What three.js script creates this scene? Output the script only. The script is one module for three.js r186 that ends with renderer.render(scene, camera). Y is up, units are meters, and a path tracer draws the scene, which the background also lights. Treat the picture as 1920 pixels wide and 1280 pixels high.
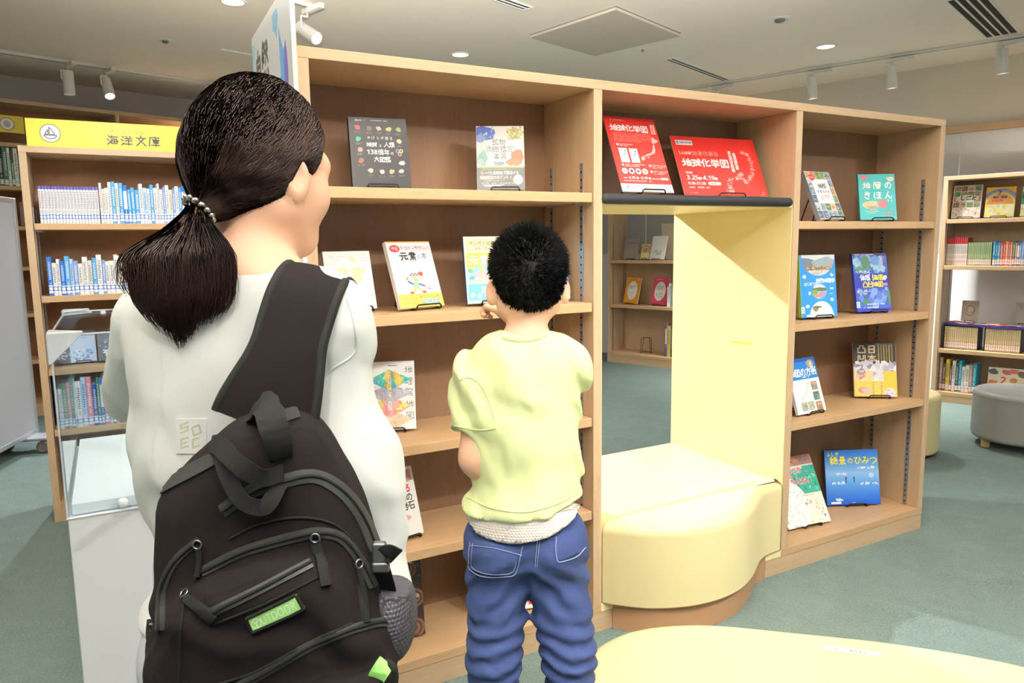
import * as THREE from 'three';
import { RoundedBoxGeometry } from 'three/addons/geometries/RoundedBoxGeometry.js';
import { mergeGeometries, toCreasedNormals } from 'three/addons/utils/BufferGeometryUtils.js';
import { ImprovedNoise } from 'three/addons/math/ImprovedNoise.js';
import { RectAreaLightUniformsLib } from 'three/addons/lights/RectAreaLightUniformsLib.js';

// ------------------------------------------------------------------ camera, light level
RectAreaLightUniformsLib.init();
const scene = new THREE.Scene();
scene.background = new THREE.Color(0x000000);
const EYE = new THREE.Vector3(-0.4642, 1.345, 1.9628);
const FOCAL = 1376.26;                                       // pixels at 1920 x 1280
const camera = new THREE.PerspectiveCamera(2 * Math.atan(640 / FOCAL) * 180 / Math.PI, 1.5, 0.05, 60);
camera.position.copy(EYE);
camera.rotation.set(-7.6233 * Math.PI / 180, -28.7395 * Math.PI / 180, -0.7842 * Math.PI / 180, 'YXZ');
camera.updateMatrixWorld(true);
scene.add(camera);
const renderer = new THREE.WebGLRenderer();
renderer.toneMapping = THREE.LinearToneMapping;
renderer.toneMappingExposure = 0.76;
renderer.shadowMap.enabled = true;

const H = 2.8, TH = 18.3 * Math.PI / 180;                    // ceiling height, turn of the room against the big bookcase
const DOWN = 4, TRACK = 14, DAY = 0.8, FLASH = 225;                                  // candela of a downlight and of a track spot
const LAMP_COLOR = 0xfffdf9, COOL = 0xf2f6ff;
function spot(x, y, z, tx, ty, tz, cd, angle, color = LAMP_COLOR, pen = 0.6, r = 2) {
  const l = new THREE.SpotLight(color, cd, 0, angle, pen, 2);
  l.position.set(x, y, z); l.target.position.set(tx, ty, tz); l.castShadow = true; l.shadow.radius = r;
  l.shadow.mapSize.set(1024, 1024); l.name = 'lamp_light';
  scene.add(l); scene.add(l.target); return l;
}

// the photographer's flash, turned up so that it bounces off the ceiling
spot(EYE.x - 0.05, EYE.y + 0.2, EYE.z + 0.08, EYE.x + 0.22, EYE.y + 2.0, EYE.z - 0.42, FLASH, 1.12, 0xfffdf8, 0.15, 3).name = 'camera_flash';

// ------------------------------------------------------------------ helpers
let seed = 12345;
const rnd = () => { seed = (seed + 0x6d2b79f5) | 0; let t = Math.imul(seed ^ (seed >>> 15), 1 | seed); t = (t + Math.imul(t ^ (t >>> 7), 61 | t)) ^ t; return ((t ^ (t >>> 14)) >>> 0) / 4294967296; };
const rr = (a, b) => a + (b - a) * rnd();
const pick = (a) => a[Math.floor(rnd() * a.length) % a.length];
const V = (x, y, z) => new THREE.Vector3(x, y, z);
const noise = new ImprovedNoise();
const fbm = (x, y, z, o = 4) => { let s = 0, a = 0.5; for (let i = 0; i < o; i++) { s += a * noise.noise(x, y, z); x *= 2.03; y *= 2.03; z *= 2.03; a *= 0.5; } return s; };
const clamp = THREE.MathUtils.clamp, lerp = THREE.MathUtils.lerp, smooth = THREE.MathUtils.smoothstep;
const rad = (d) => d * Math.PI / 180;
// the point that stands at pixel (u, v) of the photograph, depth metres in front of the camera
const at = (u, v, d) => V((u - 960) / FOCAL * d, (640 - v) / FOCAL * d, -d).applyMatrix4(camera.matrixWorld);
// room axes: r grows towards the wall on the right, s towards the viewer
const room = (r, y, s) => V(r * Math.cos(TH) + s * Math.sin(TH), y, -r * Math.sin(TH) + s * Math.cos(TH));

const used = new Map();
function numbered(n) { const k = used.get(n) || 0; used.set(n, k + 1); return k ? n + '_' + String(k).padStart(3, '0') : n; }
function tag(o, label, category, group, kind) {
  if (label) o.userData.label = label; if (category) o.userData.category = category;
  if (group) o.userData.group = group; if (kind) o.userData.kind = kind; return o;
}
function thing(name, label, category, pos = [0, 0, 0], turn = 0, group) {
  const o = new THREE.Group(); o.name = numbered(name); scene.add(o);
  o.position.set(...pos); o.rotation.y = turn; return tag(o, label, category, group);
}
function part(name, geo, m, parent, label) {
  const g = Array.isArray(geo) ? merge(geo) : geo;
  const o = new THREE.Mesh(g, m); o.name = parent === scene ? numbered(name) : name; o.castShadow = o.receiveShadow = true;
  parent.add(o); if (label) o.userData.label = label; return o;
}
function struct(name, geo, m, parent = scene) { const o = part(name, geo, m, parent); if (parent === scene) o.userData.kind = 'structure'; return o; }
function merge(list) {
  const l = list.map((g) => { const q = g.index ? g.toNonIndexed() : g; for (const k of Object.keys(q.attributes)) if (!['position', 'normal', 'uv'].includes(k)) q.deleteAttribute(k); return q; });
  return mergeGeometries(l, false);
}
// texture coordinates in metres; grain = axis the v coordinate follows
function metric(g, grain = 'y', off = 0) {
  const p = g.attributes.position, n = g.attributes.normal, uv = new Float32Array(p.count * 2), ax = { x: 0, y: 1, z: 2 }[grain];
  for (let i = 0; i < p.count; i++) {
    const q = [p.getX(i), p.getY(i), p.getZ(i)], a = [Math.abs(n.getX(i)), Math.abs(n.getY(i)), Math.abs(n.getZ(i))];
    const m = a[0] > a[1] ? (a[0] > a[2] ? 0 : 2) : (a[1] > a[2] ? 1 : 2);
    const o = [0, 1, 2].filter((k) => k !== m);
    let vv = o.includes(ax) ? ax : o[1], uu = o[0] === vv ? o[1] : o[0];
    uv[i * 2] = q[uu] + off; uv[i * 2 + 1] = q[vv] + off * 1.7;
  }
  g.setAttribute('uv', new THREE.BufferAttribute(uv, 2)); return g;
}
function box(w, h, d, x = 0, y = 0, z = 0, bevel = 0.0015, grain = 'y', off = 0) {
  const b = Math.min(bevel, w / 2.5, h / 2.5, d / 2.5);
  const g = bevel > 0 ? new RoundedBoxGeometry(w, h, d, 1, b) : new THREE.BoxGeometry(w, h, d);
  g.translate(x, y, z); return metric(g, grain, off);
}
// box from corner to corner
const slab = (x0, x1, y0, y1, z0, z1, bevel = 0.0015, grain = 'y', off = 0) => box(x1 - x0, y1 - y0, z1 - z0, (x0 + x1) / 2, (y0 + y1) / 2, (z0 + z1) / 2, bevel, grain, off);
const tube = (pts, r, seg = 24, sides = 8, closed = false) => new THREE.TubeGeometry(new THREE.CatmullRomCurve3(pts, closed, 'centripetal'), seg, r, sides, closed);
// polyline tube with small rounded corners
function wire(pts, r, corner = 0.006, sides = 6) {
  const path = new THREE.CurvePath();
  let prev = pts[0].clone();
  for (let i = 1; i < pts.length; i++) {
    const p = pts[i];
    if (i < pts.length - 1) {
      const a = p.clone().sub(prev), b = pts[i + 1].clone().sub(p), c = Math.min(corner, a.length() * 0.45, b.length() * 0.45);
      const p0 = p.clone().addScaledVector(a.normalize(), -c), p1 = p.clone().addScaledVector(b.normalize(), c);
      path.add(new THREE.LineCurve3(prev, p0)); path.add(new THREE.QuadraticBezierCurve3(p0, p.clone(), p1)); prev = p1;
    } else path.add(new THREE.LineCurve3(prev, p.clone()));
  }
  return new THREE.TubeGeometry(path, pts.length * 7, r, sides, false);
}
const cyl = (r0, r1, h, x = 0, y = 0, z = 0, n = 24) => { const g = new THREE.CylinderGeometry(r0, r1, h, n); g.translate(x, y, z); return g; };

// ------------------------------------------------------------------ textures
function dataTex(w, h, f, srgb = true) {
  const d = new Uint8Array(w * h * 4);
  for (let y = 0; y < h; y++) for (let x = 0; x < w; x++) { const c = f(x / w, y / h, x, y); const i = (y * w + x) * 4; d[i] = clamp(c[0], 0, 255); d[i + 1] = clamp(c[1], 0, 255); d[i + 2] = clamp(c[2], 0, 255); d[i + 3] = 255; }
  const t = new THREE.DataTexture(d, w, h); t.magFilter = THREE.LinearFilter; t.minFilter = THREE.LinearMipmapLinearFilter; t.generateMipmaps = true;
  t.wrapS = t.wrapT = THREE.RepeatWrapping; if (srgb) t.colorSpace = THREE.SRGBColorSpace; t.needsUpdate = true; return t;
}
const rep = (t, x, y = x) => { const c = t.clone(); c.repeat.set(x, y); c.needsUpdate = true; return c; };
// periodic noise for tiling
const pn = (u, v, fx, fy, s) => { const a = noise.noise(u * fx, v * fy, s), b = noise.noise((u - 1) * fx, v * fy, s), c = noise.noise(u * fx, (v - 1) * fy, s), d = noise.noise((u - 1) * fx, (v - 1) * fy, s); return lerp(lerp(a, b, u), lerp(c, d, u), v); };
const woodTex = dataTex(512, 1024, (u, v) => {                // straight oak grain along v, one metre square
  const flow = u + 0.012 * pn(u, v, 3, 4, 1.3);
  let s = 0.5 * pn(flow, v, 28, 2, 3.1) + 0.45 * pn(flow, v, 90, 5, 7.7) + 0.35 * pn(flow, v, 230, 16, 9.2);
  const pore = Math.max(0, pn(flow, v, 250, 40, 21.5) - 0.28) * 0.9;
  const broad = pn(u, v, 5, 1, 5.5) * 0.5;
  const t = s * 14 + broad * 12 - pore * 40;
  return [192 + t, 164 + t * 1.05, 131 + t * 1.1];
});
const carpetTex = dataTex(512, 512, (u, v) => {
  const a = pn(u, v, 160, 160, 2.2), b = pn(u, v, 60, 60, 8.1), c = pn(u, v, 7, 7, 4.4), w = (rnd() - 0.5);
  const t = a * 26 + b * 14 + c * 8 + w * 30;
  return [98 + t, 115 + t, 110 + t * 0.95];
});
const carpetBump = dataTex(512, 512, (u, v) => { const t = 128 + pn(u, v, 150, 150, 2.2) * 90 + pn(u, v, 50, 50, 3.3) * 50 + (rnd() - 0.5) * 70; return [t, t, t]; }, false);
const clothBump = dataTex(256, 256, (u, v) => { const t = 128 + 45 * Math.sin(u * Math.PI * 128) * Math.sin(v * Math.PI * 128) + (rnd() - 0.5) * 40; return [t, t, t]; }, false);
const meshBump = dataTex(128, 128, (u, v) => { const k = Math.max(Math.abs(Math.sin(u * Math.PI * 8 + Math.PI * (Math.floor(v * 8) % 2) / 2)), 0); const t = 60 + 150 * k * Math.abs(Math.sin(v * Math.PI * 8)); return [t, t, t]; }, false);
const denimTex = dataTex(256, 256, (u, v, x, y) => { const w = ((x + y) % 4 < 2 ? 6 : -6) + (rnd() - 0.5) * 14 + pn(u, v, 5, 30, 1.1) * 9; return [34 + w, 52 + w, 98 + w * 1.1]; });
const wallTex = dataTex(256, 256, (u, v) => { const t = (rnd() - 0.5) * 6 + pn(u, v, 12, 12, 1.4) * 4; return [128 + t * 4, 128 + t * 4, 128 + t * 4]; }, false);

const std = (color, roughness = 0.6, extra = {}) => new THREE.MeshStandardMaterial({ color, roughness, ...extra });
const phys = (o) => new THREE.MeshPhysicalMaterial(o);
const M = {
  wood: std(0xffffff, 0.5, { map: woodTex }),
  woodEdge: std(0xfff4e4, 0.5, { map: woodTex }),
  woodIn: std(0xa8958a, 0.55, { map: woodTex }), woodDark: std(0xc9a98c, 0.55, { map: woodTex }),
  yellow: std(0xf7e6b0, 0.35),
  yellowSeat: phys({ color: 0xebdca6, roughness: 0.42, clearcoat: 0.25, clearcoatRoughness: 0.35 }),
  black: std(0x121214, 0.45), blackRubber: std(0x1b1d21, 0.7), wire: std(0x0c0c0d, 0.35, { metalness: 0.3 }),
  steel: std(0xb9bcc0, 0.35, { metalness: 0.85 }), alu: std(0xc9ced3, 0.38, { metalness: 0.75 }),
  white: std(0xf2f2f0, 0.5), lampWhite: std(0xf0efec, 0.4), caster: std(0x6d6a68, 0.6),
  ceil: std(0xf8efe2, 0.95, { bumpMap: rep(wallTex, 4), bumpScale: 0.0004 }), wall: std(0xe4dcd2, 0.9), wallGray: std(0xd6d3d2, 0.9),
  panelGray: std(0xc8c3bb, 0.7),
  carpet: std(0xffffff, 0.97, { map: rep(carpetTex, 2), bumpMap: rep(carpetBump, 2), bumpScale: 0.003 }),
  paper: std(0xf3efe4, 0.9), pages: std(0xeee8d8, 0.95), cream: std(0xe9e0c8, 0.8), dark: std(0x0d0d0e, 0.8),
};
const glow = (c, i) => new THREE.MeshStandardMaterial({ color: 0xffffff, emissive: c, emissiveIntensity: i, roughness: 0.5 });

// ------------------------------------------------------------------ the room
const inRoom = (g) => g.applyMatrix4(new THREE.Matrix4().makeRotationY(TH));
{
  const R0 = -5.2, R1 = 6.26, S0 = -5.75, S1 = 6.2;
  struct('floor', metric(inRoom(slab(R0 - 0.2, R1 + 0.6, -0.1, 0, S0 - 0.2, S1 + 0.2, 0))), M.carpet);
  struct('ceiling', inRoom(slab(R0 - 0.2, R1 + 0.6, H, H + 0.12, S0 - 0.2, S1 + 0.2, 0)), M.ceil);
  struct('wall_back', inRoom(slab(R0 - 0.2, R1 + 0.6, 0, H, S0 - 0.2, S0, 0)), M.wallGray);
  struct('wall_left', inRoom(slab(R0 - 0.2, R0, 0, H, S0, S1, 0)), M.wall);
  // wall behind the viewer, with a long daylight window
  const A0 = -4.2, A1 = 4.6, B0 = 0.85, B1 = 2.45;
  for (const [a, b, c, d] of [[R0 - 0.2, A0, 0, H], [A1, R1 + 0.6, 0, H], [A0, A1, 0, B0], [A0, A1, B1, H]]) struct('wall_front', inRoom(slab(a, b, c, d, S1, S1 + 0.2, 0)), M.wall);
  const day = new THREE.Group(); day.name = 'window_2'; day.userData.kind = 'structure'; scene.add(day);
  struct('frosted_pane', inRoom(slab(A0, A1, B0, B1, S1 + 0.06, S1 + 0.07, 0)), glow(0xf3f6ff, DAY * 0.5), day);
  for (let i = 0; i <= 6; i++) { const q = A0 + (A1 - A0) * i / 6; struct('window_frame', inRoom(slab(q - 0.03, q + 0.03, B0, B1, S1 + 0.0, S1 + 0.06, 0.004)), M.white, day); }
  const area = new THREE.RectAreaLight(0xf6f7ff, DAY, A1 - A0, B1 - B0); const pc = room((A0 + A1) / 2, (B0 + B1) / 2, S1 - 0.03), pt = room((A0 + A1) / 2, (B0 + B1) / 2, 0);
  area.position.copy(pc); area.lookAt(pt); area.name = 'window_light'; scene.add(area);
  struct('wall_right', inRoom(slab(R1 - 0.02, R1 + 0.5, 2.275, H, S0, S1, 0)), M.wall);
  // glazed strip over the low shelves: panes in front of a pale lining, a wooden beam above
  struct('trim_1', inRoom(slab(R1 - 0.06, R1, 2.22, 2.277, S0, S1, 0.002, 'z')), M.wood);
  struct('wall_right_lining', inRoom(slab(R1 + 0.03, R1 + 0.5, 0, 2.3, S0, S1, 0)), std(0xe2e3e8, 0.8));
  const win = new THREE.Group(); win.name = 'window_1'; win.userData.kind = 'structure'; scene.add(win);
  const glassM = phys({ color: 0xdfe3e6, roughness: 0.03, transmission: 1, thickness: 0, ior: 1.5 });
  const bright = phys({ color: 0xb4b5b8, roughness: 0.08, clearcoat: 1, clearcoatRoughness: 0.02 });
  let s = S0;
  for (const e of [-4.6, -2.95, -1.4, 0.165, 1.75, 3.3, 4.8, S1]) {
    struct('pane', inRoom(slab(R1 - 0.022, R1 - 0.012, 1.2, 2.22, s + 0.004, e - 0.004, 0.001)), bright, win);
    if (e < S1) struct('joint', inRoom(slab(R1 - 0.024, R1 - 0.01, 1.2, 2.22, e - 0.0045, e + 0.0045, 0)), M.white, win);
    s = e;
  }
  struct('back_panel', inRoom(slab(R1 - 0.02, R1 - 0.008, 0, 1.2, S0, S1, 0)), std(0xe6e6ea, 0.5), win);
}

// ------------------------------------------------------------------ ceiling fittings
function downlight(x, z, name, label, cd = DOWN, lit = true, r = 0.062) {
  const t = thing('downlight', label, 'ceiling light', [x, H, z], 0, name);
  const ring = new THREE.LatheGeometry([[r, 0.0], [r + 0.004, -0.006], [r + 0.014, -0.006], [r + 0.018, -0.001], [r + 0.016, 0]].map((p) => new THREE.Vector2(...p)), 40);
  part('trim_ring', ring, M.lampWhite, t);
  const g = new THREE.CylinderGeometry(r, r, 0.003, 36); g.translate(0, -0.003, 0);
  part('diffuser', g, glow(0xfff3e2, lit ? 2.2 : 0.1), t);
  if (lit) spot(x, H - 0.02, z, x, 0, z, cd, rad(66), LAMP_COLOR, 0.9, 5);
  return t;
}
{
  const G = 'round ceiling downlights';
  downlight(2.065, -3.419, null, 'round lit downlight in the ceiling just above the top of the big bookcase', 34);
  downlight(4.472, -1.997, null, 'round lit downlight in the ceiling over the right-hand end of the big bookcase', 34);
  downlight(0.321, -2.883, null, 'round lit downlight at the top edge of the photo, left of the map poster board', 34);
  // lamps the photograph does not show but the room has
  const lab = 'round downlight behind the camera, outside the photograph';
  for (const [x, z] of [[-0.55, 2.9], [0.9, 2.6], [2.5, 2.2], [4.1, 1.2], [5.2, 0.3], [-2.2, 2.6], [-2.3, 0.6], [-2.6, -1.6], [-1.9, -3.4], [-3.8, -0.2], [-0.2, 4.6], [1.6, 4.4]]) downlight(x, z, 'downlights outside the photograph', lab);
}
{
  // flat square ceiling panel, drawn from its four corners
  const t = thing('ceiling_panel', 'flat pale square access panel set into the ceiling', 'ceiling panel');
  const c = [[2.282, -2.71], [2.445, -1.934], [3.213, -2.212], [2.992, -2.938]];
  const sh = (k) => { const m = [0, 1].map((i) => c.reduce((a, p) => a + p[i], 0) / 4); const s = new THREE.Shape(); c.forEach((p, i) => { const q = p.map((v, j) => m[j] + (v - m[j]) * k); i ? s.lineTo(q[0], q[1]) : s.moveTo(q[0], q[1]); }); s.closePath(); return s; };
  const ex = (s, y0, d) => { const g = new THREE.ExtrudeGeometry(s, { depth: d, bevelEnabled: true, bevelSize: 0.003, bevelThickness: 0.003, bevelSegments: 1 }); g.rotateX(Math.PI / 2); g.translate(0, y0, 0); return g; };
  part('panel', ex(sh(1), H - 0.006, 0.012), std(0xcfc6b8, 0.75), t);
  part('gap', ex(sh(1.008), H + 0.002, 0.003), std(0x8a8378, 0.9), t);
}
function airDiffuser(a, b, w, label) {           // slot diffuser from a to b
  const dx = b[0] - a[0], dz = b[1] - a[1], L = Math.hypot(dx, dz), n = w > 0.1 ? 4 : 2;
  const t = thing('air_diffuser', label, 'air vent', [(a[0] + b[0]) / 2, H, (a[1] + b[1]) / 2], -Math.atan2(dz, dx));
  const f = []; for (const s of [-1, 1]) { f.push(box(L, 0.008, 0.012, 0, -0.003, s * w / 2)); f.push(box(0.012, 0.008, w, s * L / 2, -0.003, 0)); }
  part('frame', f, M.lampWhite, t);
  part('slot', box(L, 0.004, w, 0, -0.001, 0, 0), M.dark, t);
  for (let i = 1; i < n; i++) part('slat', box(L, 0.01, 0.012, 0, -0.003, -w / 2 + w * i / n), M.lampWhite, t);
}
airDiffuser([1.30, -1.98], [1.97, -2.21], 0.07, 'slim double-slot air vent in the ceiling above the first bay of the bookcase');
airDiffuser([3.63, -2.81], [4.65, -3.2], 0.07, 'slim double-slot air vent in the ceiling above the red posters');
airDiffuser([4.25, -0.83], [5.37, -1.2], 0.2, 'broad four-slot air vent in the ceiling at the top right corner');
airDiffuser([0.40, -4.05], [1.15, -4.28], 0.03, 'thin single slot vent in the ceiling left of the map poster board');
function dome(x, z, r, name, label, category) {
  const t = thing(name, label, category, [x, H, z]);
  part('base', new THREE.LatheGeometry([[0, -0.004], [r, -0.004], [r * 1.05, 0]].map((p) => new THREE.Vector2(...p)), 28), M.lampWhite, t);
  part('sensor_head', new THREE.LatheGeometry([[0, -0.022], [r * 0.4, -0.018], [r * 0.5, -0.004]].map((p) => new THREE.Vector2(...p)), 20), std(0x77716a, 0.3), t);
}
dome(0.024, -3.973, 0.045, 'sprinkler_head', 'small round sprinkler head on the ceiling above the seated lamps at left', 'sprinkler');
dome(3.594, -1.664, 0.07, 'smoke_detector', 'round silvery smoke detector on the ceiling above the right bookcase bay', 'smoke detector');
dome(3.251, -2.672, 0.022, 'sprinkler_head', 'tiny dark sprinkler dot beside the square ceiling panel', 'sprinkler');

function trackSpot(p, label, aim, lit, cool) {   // lamp hangs under the track at p and points along aim
  const t = thing('track_spotlight', label, 'spotlight', [p.x, p.y, p.z], TH);
  const d = aim.clone().normalize().applyAxisAngle(V(0, 1, 0), -TH), q = new THREE.Quaternion().setFromUnitVectors(V(0, -1, 0), d);
  part('adapter', box(0.035, 0.03, 0.2, 0, -0.025, 0.06, 0.004), M.lampWhite, t);
  part('arm', wire([V(0, -0.03, 0), V(0, -0.06, 0), V(-0.045, -0.06, 0), V(-0.045, -0.13, 0), V(-0.02, -0.13, 0)], 0.006), M.lampWhite, t);
  const c = V(0, -0.15, 0);
  const body = new THREE.LatheGeometry([[0, 0.09], [0.034, 0.09], [0.039, 0.085], [0.04, -0.09], [0.036, -0.09], [0.034, -0.08], [0, -0.08]].map((v) => new THREE.Vector2(...v)), 32);
  body.applyQuaternion(q); body.translate(c.x, c.y, c.z);
  part('lamp_body', body, M.lampWhite, t);
  const lens = new THREE.CylinderGeometry(0.034, 0.034, 0.004, 28); lens.translate(0, -0.084, 0); lens.applyQuaternion(q); lens.translate(c.x, c.y, c.z);
  part('lens', lens, glow(cool ? 0xf2f6ff : 0xfff3e2, lit ? 3 : 0.2), t);
  return t.localToWorld(c.clone().addScaledVector(d, 0.1));
}
function rail(a, b, label) {
  const L = a.distanceTo(b), t = thing('lighting_track', label, 'lighting track', [(a.x + b.x) / 2, H, (a.z + b.z) / 2], -Math.atan2(b.z - a.z, b.x - a.x));
  part('rail', box(L, 0.022, 0.034, 0, -0.011, 0, 0.002), M.lampWhite, t);
  part('groove', box(L - 0.01, 0.004, 0.01, 0, -0.022, 0, 0), std(0x8d8a86, 0.6), t);
}
{
  const a = room(5.5, H, -5.0), b = room(5.52, H, 2.6);
  rail(V(4.0, H, -5.0), V(5.8, H, -0.35), 'white lighting track on the ceiling along the right-hand wall');
  rail(V(-1.9, H, -4.47), V(2.1, H, -5.8), 'white lighting track on the ceiling at the back left');
  const dirR = (t) => V(4.0 + 1.8 * t, H - 0.02, -5.0 + 4.65 * t);
  const names = [[0.36, 'white track spotlight half hidden behind the bookcase top, leftmost on the right track'], [0.535, 'white track spotlight above the third bookcase bay, second from left on the right track'], [0.66, 'white track spotlight with a lit rim, just left of the downlight at right'], [0.81, 'white track spotlight nearest the top right corner of the photo']];
  names.forEach(([k, n], i) => {
    const p = dirR(k), q = trackSpot(p, n, V(0.12, -1, 0.02), true);
    spot(q.x, q.y, q.z, q.x + 0.35, 0, q.z + 0.1, TRACK * 1.6, rad(38));
  });
  for (const [k, n, aim, lit] of [[0.322, 'white track spotlight pointing straight down above the yellow sign', V(0, -1, 0.02), false], [0.389, 'brightly glowing white track spotlight tilted at the yellow sign', V(0.12, -0.8, 0.55), true], [0.588, 'white track spotlight half hidden behind the head of the woman', V(0.0, -1, -0.1), true]]) {
    const p = V(-1.9 + 4 * k, H - 0.02, -4.47 - 1.33 * k), q = trackSpot(p, n, aim, lit, true);
    if (lit) spot(q.x, q.y, q.z, q.x + aim.x * 2, q.y + aim.y * 2, q.z + aim.z * 2 - (aim.z < 0 ? 0.9 : 0), 40, rad(44), COOL, 0.8, 2);
  }
  // the lamp at the top edge beside the poster board shines through the opening onto the yellow lining
  const p = V(0.72, H - 0.02, -2.72), q = trackSpot(p, 'bright track spotlight at the top edge right of the poster board', V(0.35, -0.5, 0.75), true, true);
  rail(V(0.2, H, -2.5), V(0.78, H, -2.745), 'short piece of white lighting track above the top edge of the photo');
  spot(q.x, q.y, q.z, 1.84, 0.7, -0.2, 75, rad(26), COOL, 0.5, 1.5);
  // spotlights outside the photograph: over the viewer, aimed at the big bookcase, and over the aisle at left, aimed at the ocean shelf
  const out = 'white track spotlight behind the camera, outside the photograph';
  rail(V(-1.6, H, 2.35), V(4.2, H, 2.0), 'white lighting track behind the camera, outside the photograph');
  for (const [x, tx, ty, tz, cd] of [[-0.7, 0.5, 0.55, 0, 5], [0.55, 1.5, 0.5, 0, 6], [1.55, 0.5, 0.6, 0, 15], [2.7, 1.6, 0.5, 0, 9], [3.7, 2.3, 0.6, 0, 11]]) {
    const z = 2.35 - (x + 1.6) * 0.0603;
    const l = trackSpot(V(x, H - 0.02, z), out, V(tx - x, ty - H, tz - z), true); tag(scene.children.findLast((c) => c.name.startsWith('track_spotlight')), out, 'spotlight', 'spotlights outside the photograph');
    spot(l.x, l.y, l.z, tx, ty, tz, cd, rad(30), LAMP_COLOR, 0.7, 1.5);
  }
  const l2 = trackSpot(V(-0.35, H - 0.02, -0.75), 'cool white track spotlight above the display case, outside the photograph', V(0, -1.4, -1.3), true, true);
  spot(l2.x, l2.y, l2.z, -0.35, 1.45, -2.2, 10, rad(27), COOL, 0.8, 1.5);
}

// ------------------------------------------------------------------ shelving
const stripGeo = (x, y0, y1, z, side) => {       // slotted metal shelf standard let into a side panel, seen from side (+1 faces +x)
  const g = [slab(x, x + side * 0.004 || 0.001, y0, y1, z - 0.009, z + 0.009, 0)];
  return g;
};
function shelfStandard(parent, x, y0, y1, z, side) {
  const a = Math.min(x, x + side * 0.004), t = part('shelf_standard', slab(a, a + 0.004, y0, y1, z - 0.009, z + 0.009, 0.0008), M.steel, parent);
  const n = Math.floor((y1 - y0) / 0.025), sl = [];
  for (let i = 0; i < n; i++) { const xx = x + side * 0.0042; sl.push(slab(xx - 0.0003, xx + 0.0003, y0 + 0.012 + i * 0.025, y0 + 0.018 + i * 0.025, z - 0.004, z + 0.003, 0)); }
  part('slots', sl, M.dark, t); return t;
}
const clip = (parent, x, y, z, side) => part('shelf_clip', slab(Math.min(x, x + side * 0.03), Math.max(x, x + side * 0.03), y - 0.008, y, z - 0.008, z + 0.008, 0.001), M.steel, parent);
// a run of shelves between two faces
function shelves(t, x0, x1, zf, zb, ys, th = 0.03, m = M.woodEdge) {
  for (const y of ys) {
    part('shelf', slab(x0 + 0.003, x1 - 0.003, y - th, y, zb, zf, 0.0018, 'x', y), m, t);
    for (const [x, s] of [[x0, 1], [x1, -1]]) for (const z of [zf - 0.065, zb + 0.05]) clip(t, x, y - th, z, s);
  }
}
// --- the big bookcase: z = 0 is its front, x runs along it
const SH1 = [1.501, 1.149, 0.765, 0.442], SH3 = [1.414, 1.015, 0.617], YB = 0.102, YT = 1.821, HB = 1.85, DB = 0.67;
const case1 = thing('bookcase', 'big oak bookcase of three bays with a yellow-lined opening in the middle', 'bookcase');
{
  const t = case1;
  for (const [a, b, n] of [[0, 0.0298, 'side_panel'], [0.9173, 0.9501, 'divider'], [1.8408, 1.8747, 'divider'], [2.7444, 2.7758, 'side_panel']])
    part(n, slab(a, b, YB - 0.001, YT, -DB, 0, 0.0018, 'y', a), M.wood, t);
  part('top_panel', slab(0, 2.7758, YT, HB, -DB, 0, 0.0018, 'x', 0.3), M.wood, t);
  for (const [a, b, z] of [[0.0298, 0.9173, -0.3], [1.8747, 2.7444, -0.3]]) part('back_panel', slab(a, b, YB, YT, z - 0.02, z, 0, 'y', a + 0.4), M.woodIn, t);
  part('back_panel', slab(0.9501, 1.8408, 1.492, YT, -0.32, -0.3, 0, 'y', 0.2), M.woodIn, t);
  part('base_board', slab(0, 2.7758, 0, YB - 0.03, -DB, -0.002, 0.001, 'x', 0.1), M.wood, t);
  part('bottom_shelf', slab(0.0, 0.9501, YB - 0.03, YB, -DB, 0, 0.0015, 'x', 0.7), M.woodEdge, t);
  part('bottom_shelf', slab(1.8408, 2.7758, YB - 0.03, YB, -DB, 0, 0.0015, 'x', 0.2), M.woodEdge, t);
  part('bottom_shelf', slab(0.9501, 1.8408, YB - 0.03, YB, -DB, 0, 0.0015, 'x', 0.2), M.yellow, t, 'yellow floor strip of the opening');
  shelves(t, 0.0298, 0.9173, -0.004, -0.298, SH1);
  shelves(t, 1.8747, 2.7444, -0.004, -0.298, SH3);
  for (const [x, s] of [[0.0298, 1], [0.9173, -1], [1.8747, 1], [2.7444, -1]]) for (const z of [-0.065, -0.25]) shelfStandard(t, x, YB + 0.004, 1.6, z, s);
  // middle bay: upper box with a yellow underside, black bumper on its edge, yellow lining of the opening
  part('upper_shelf', slab(0.9501, 1.8408, 1.482, 1.494, -DB, -0.02, 0.001, 'x', 0.5), M.wood, t);
  part('underside', slab(0.9501, 1.8408, 1.464, 1.482, -DB, -0.006, 0.001, 'x'), M.yellow, t, 'yellow underside of the upper box');
  const roll = new THREE.CapsuleGeometry(0.017, 0.845, 6, 20); roll.rotateZ(Math.PI / 2); roll.translate(1.388, 1.484, -0.001);
  part('bumper_roll', roll, M.blackRubber, t, 'black foam roll on the shelf edge');
  part('lining', slab(1.8368, 1.8408, YB, 1.464, -DB, -0.004, 0.001), M.yellow, t, 'yellow lining of the opening');
  part('lining', slab(0.9501, 0.9541, YB, 1.464, -DB, -0.004, 0.001), M.yellow, t, 'yellow lining of the opening');
  part('tape_mark', slab(1.8362, 1.8370, 0.916, 0.924, -0.30, -0.18, 0), std(0xead95a, 0.5), t);
}
// --- yellow seat in the opening
function smoothOutline(pts, n = 12) { const c = new THREE.CatmullRomCurve3(pts.map((p) => V(p[0], p[1], 0)), false, 'centripetal'); return c.getPoints(pts.length * n).map((p) => new THREE.Vector2(p.x, p.y)); }
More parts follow.
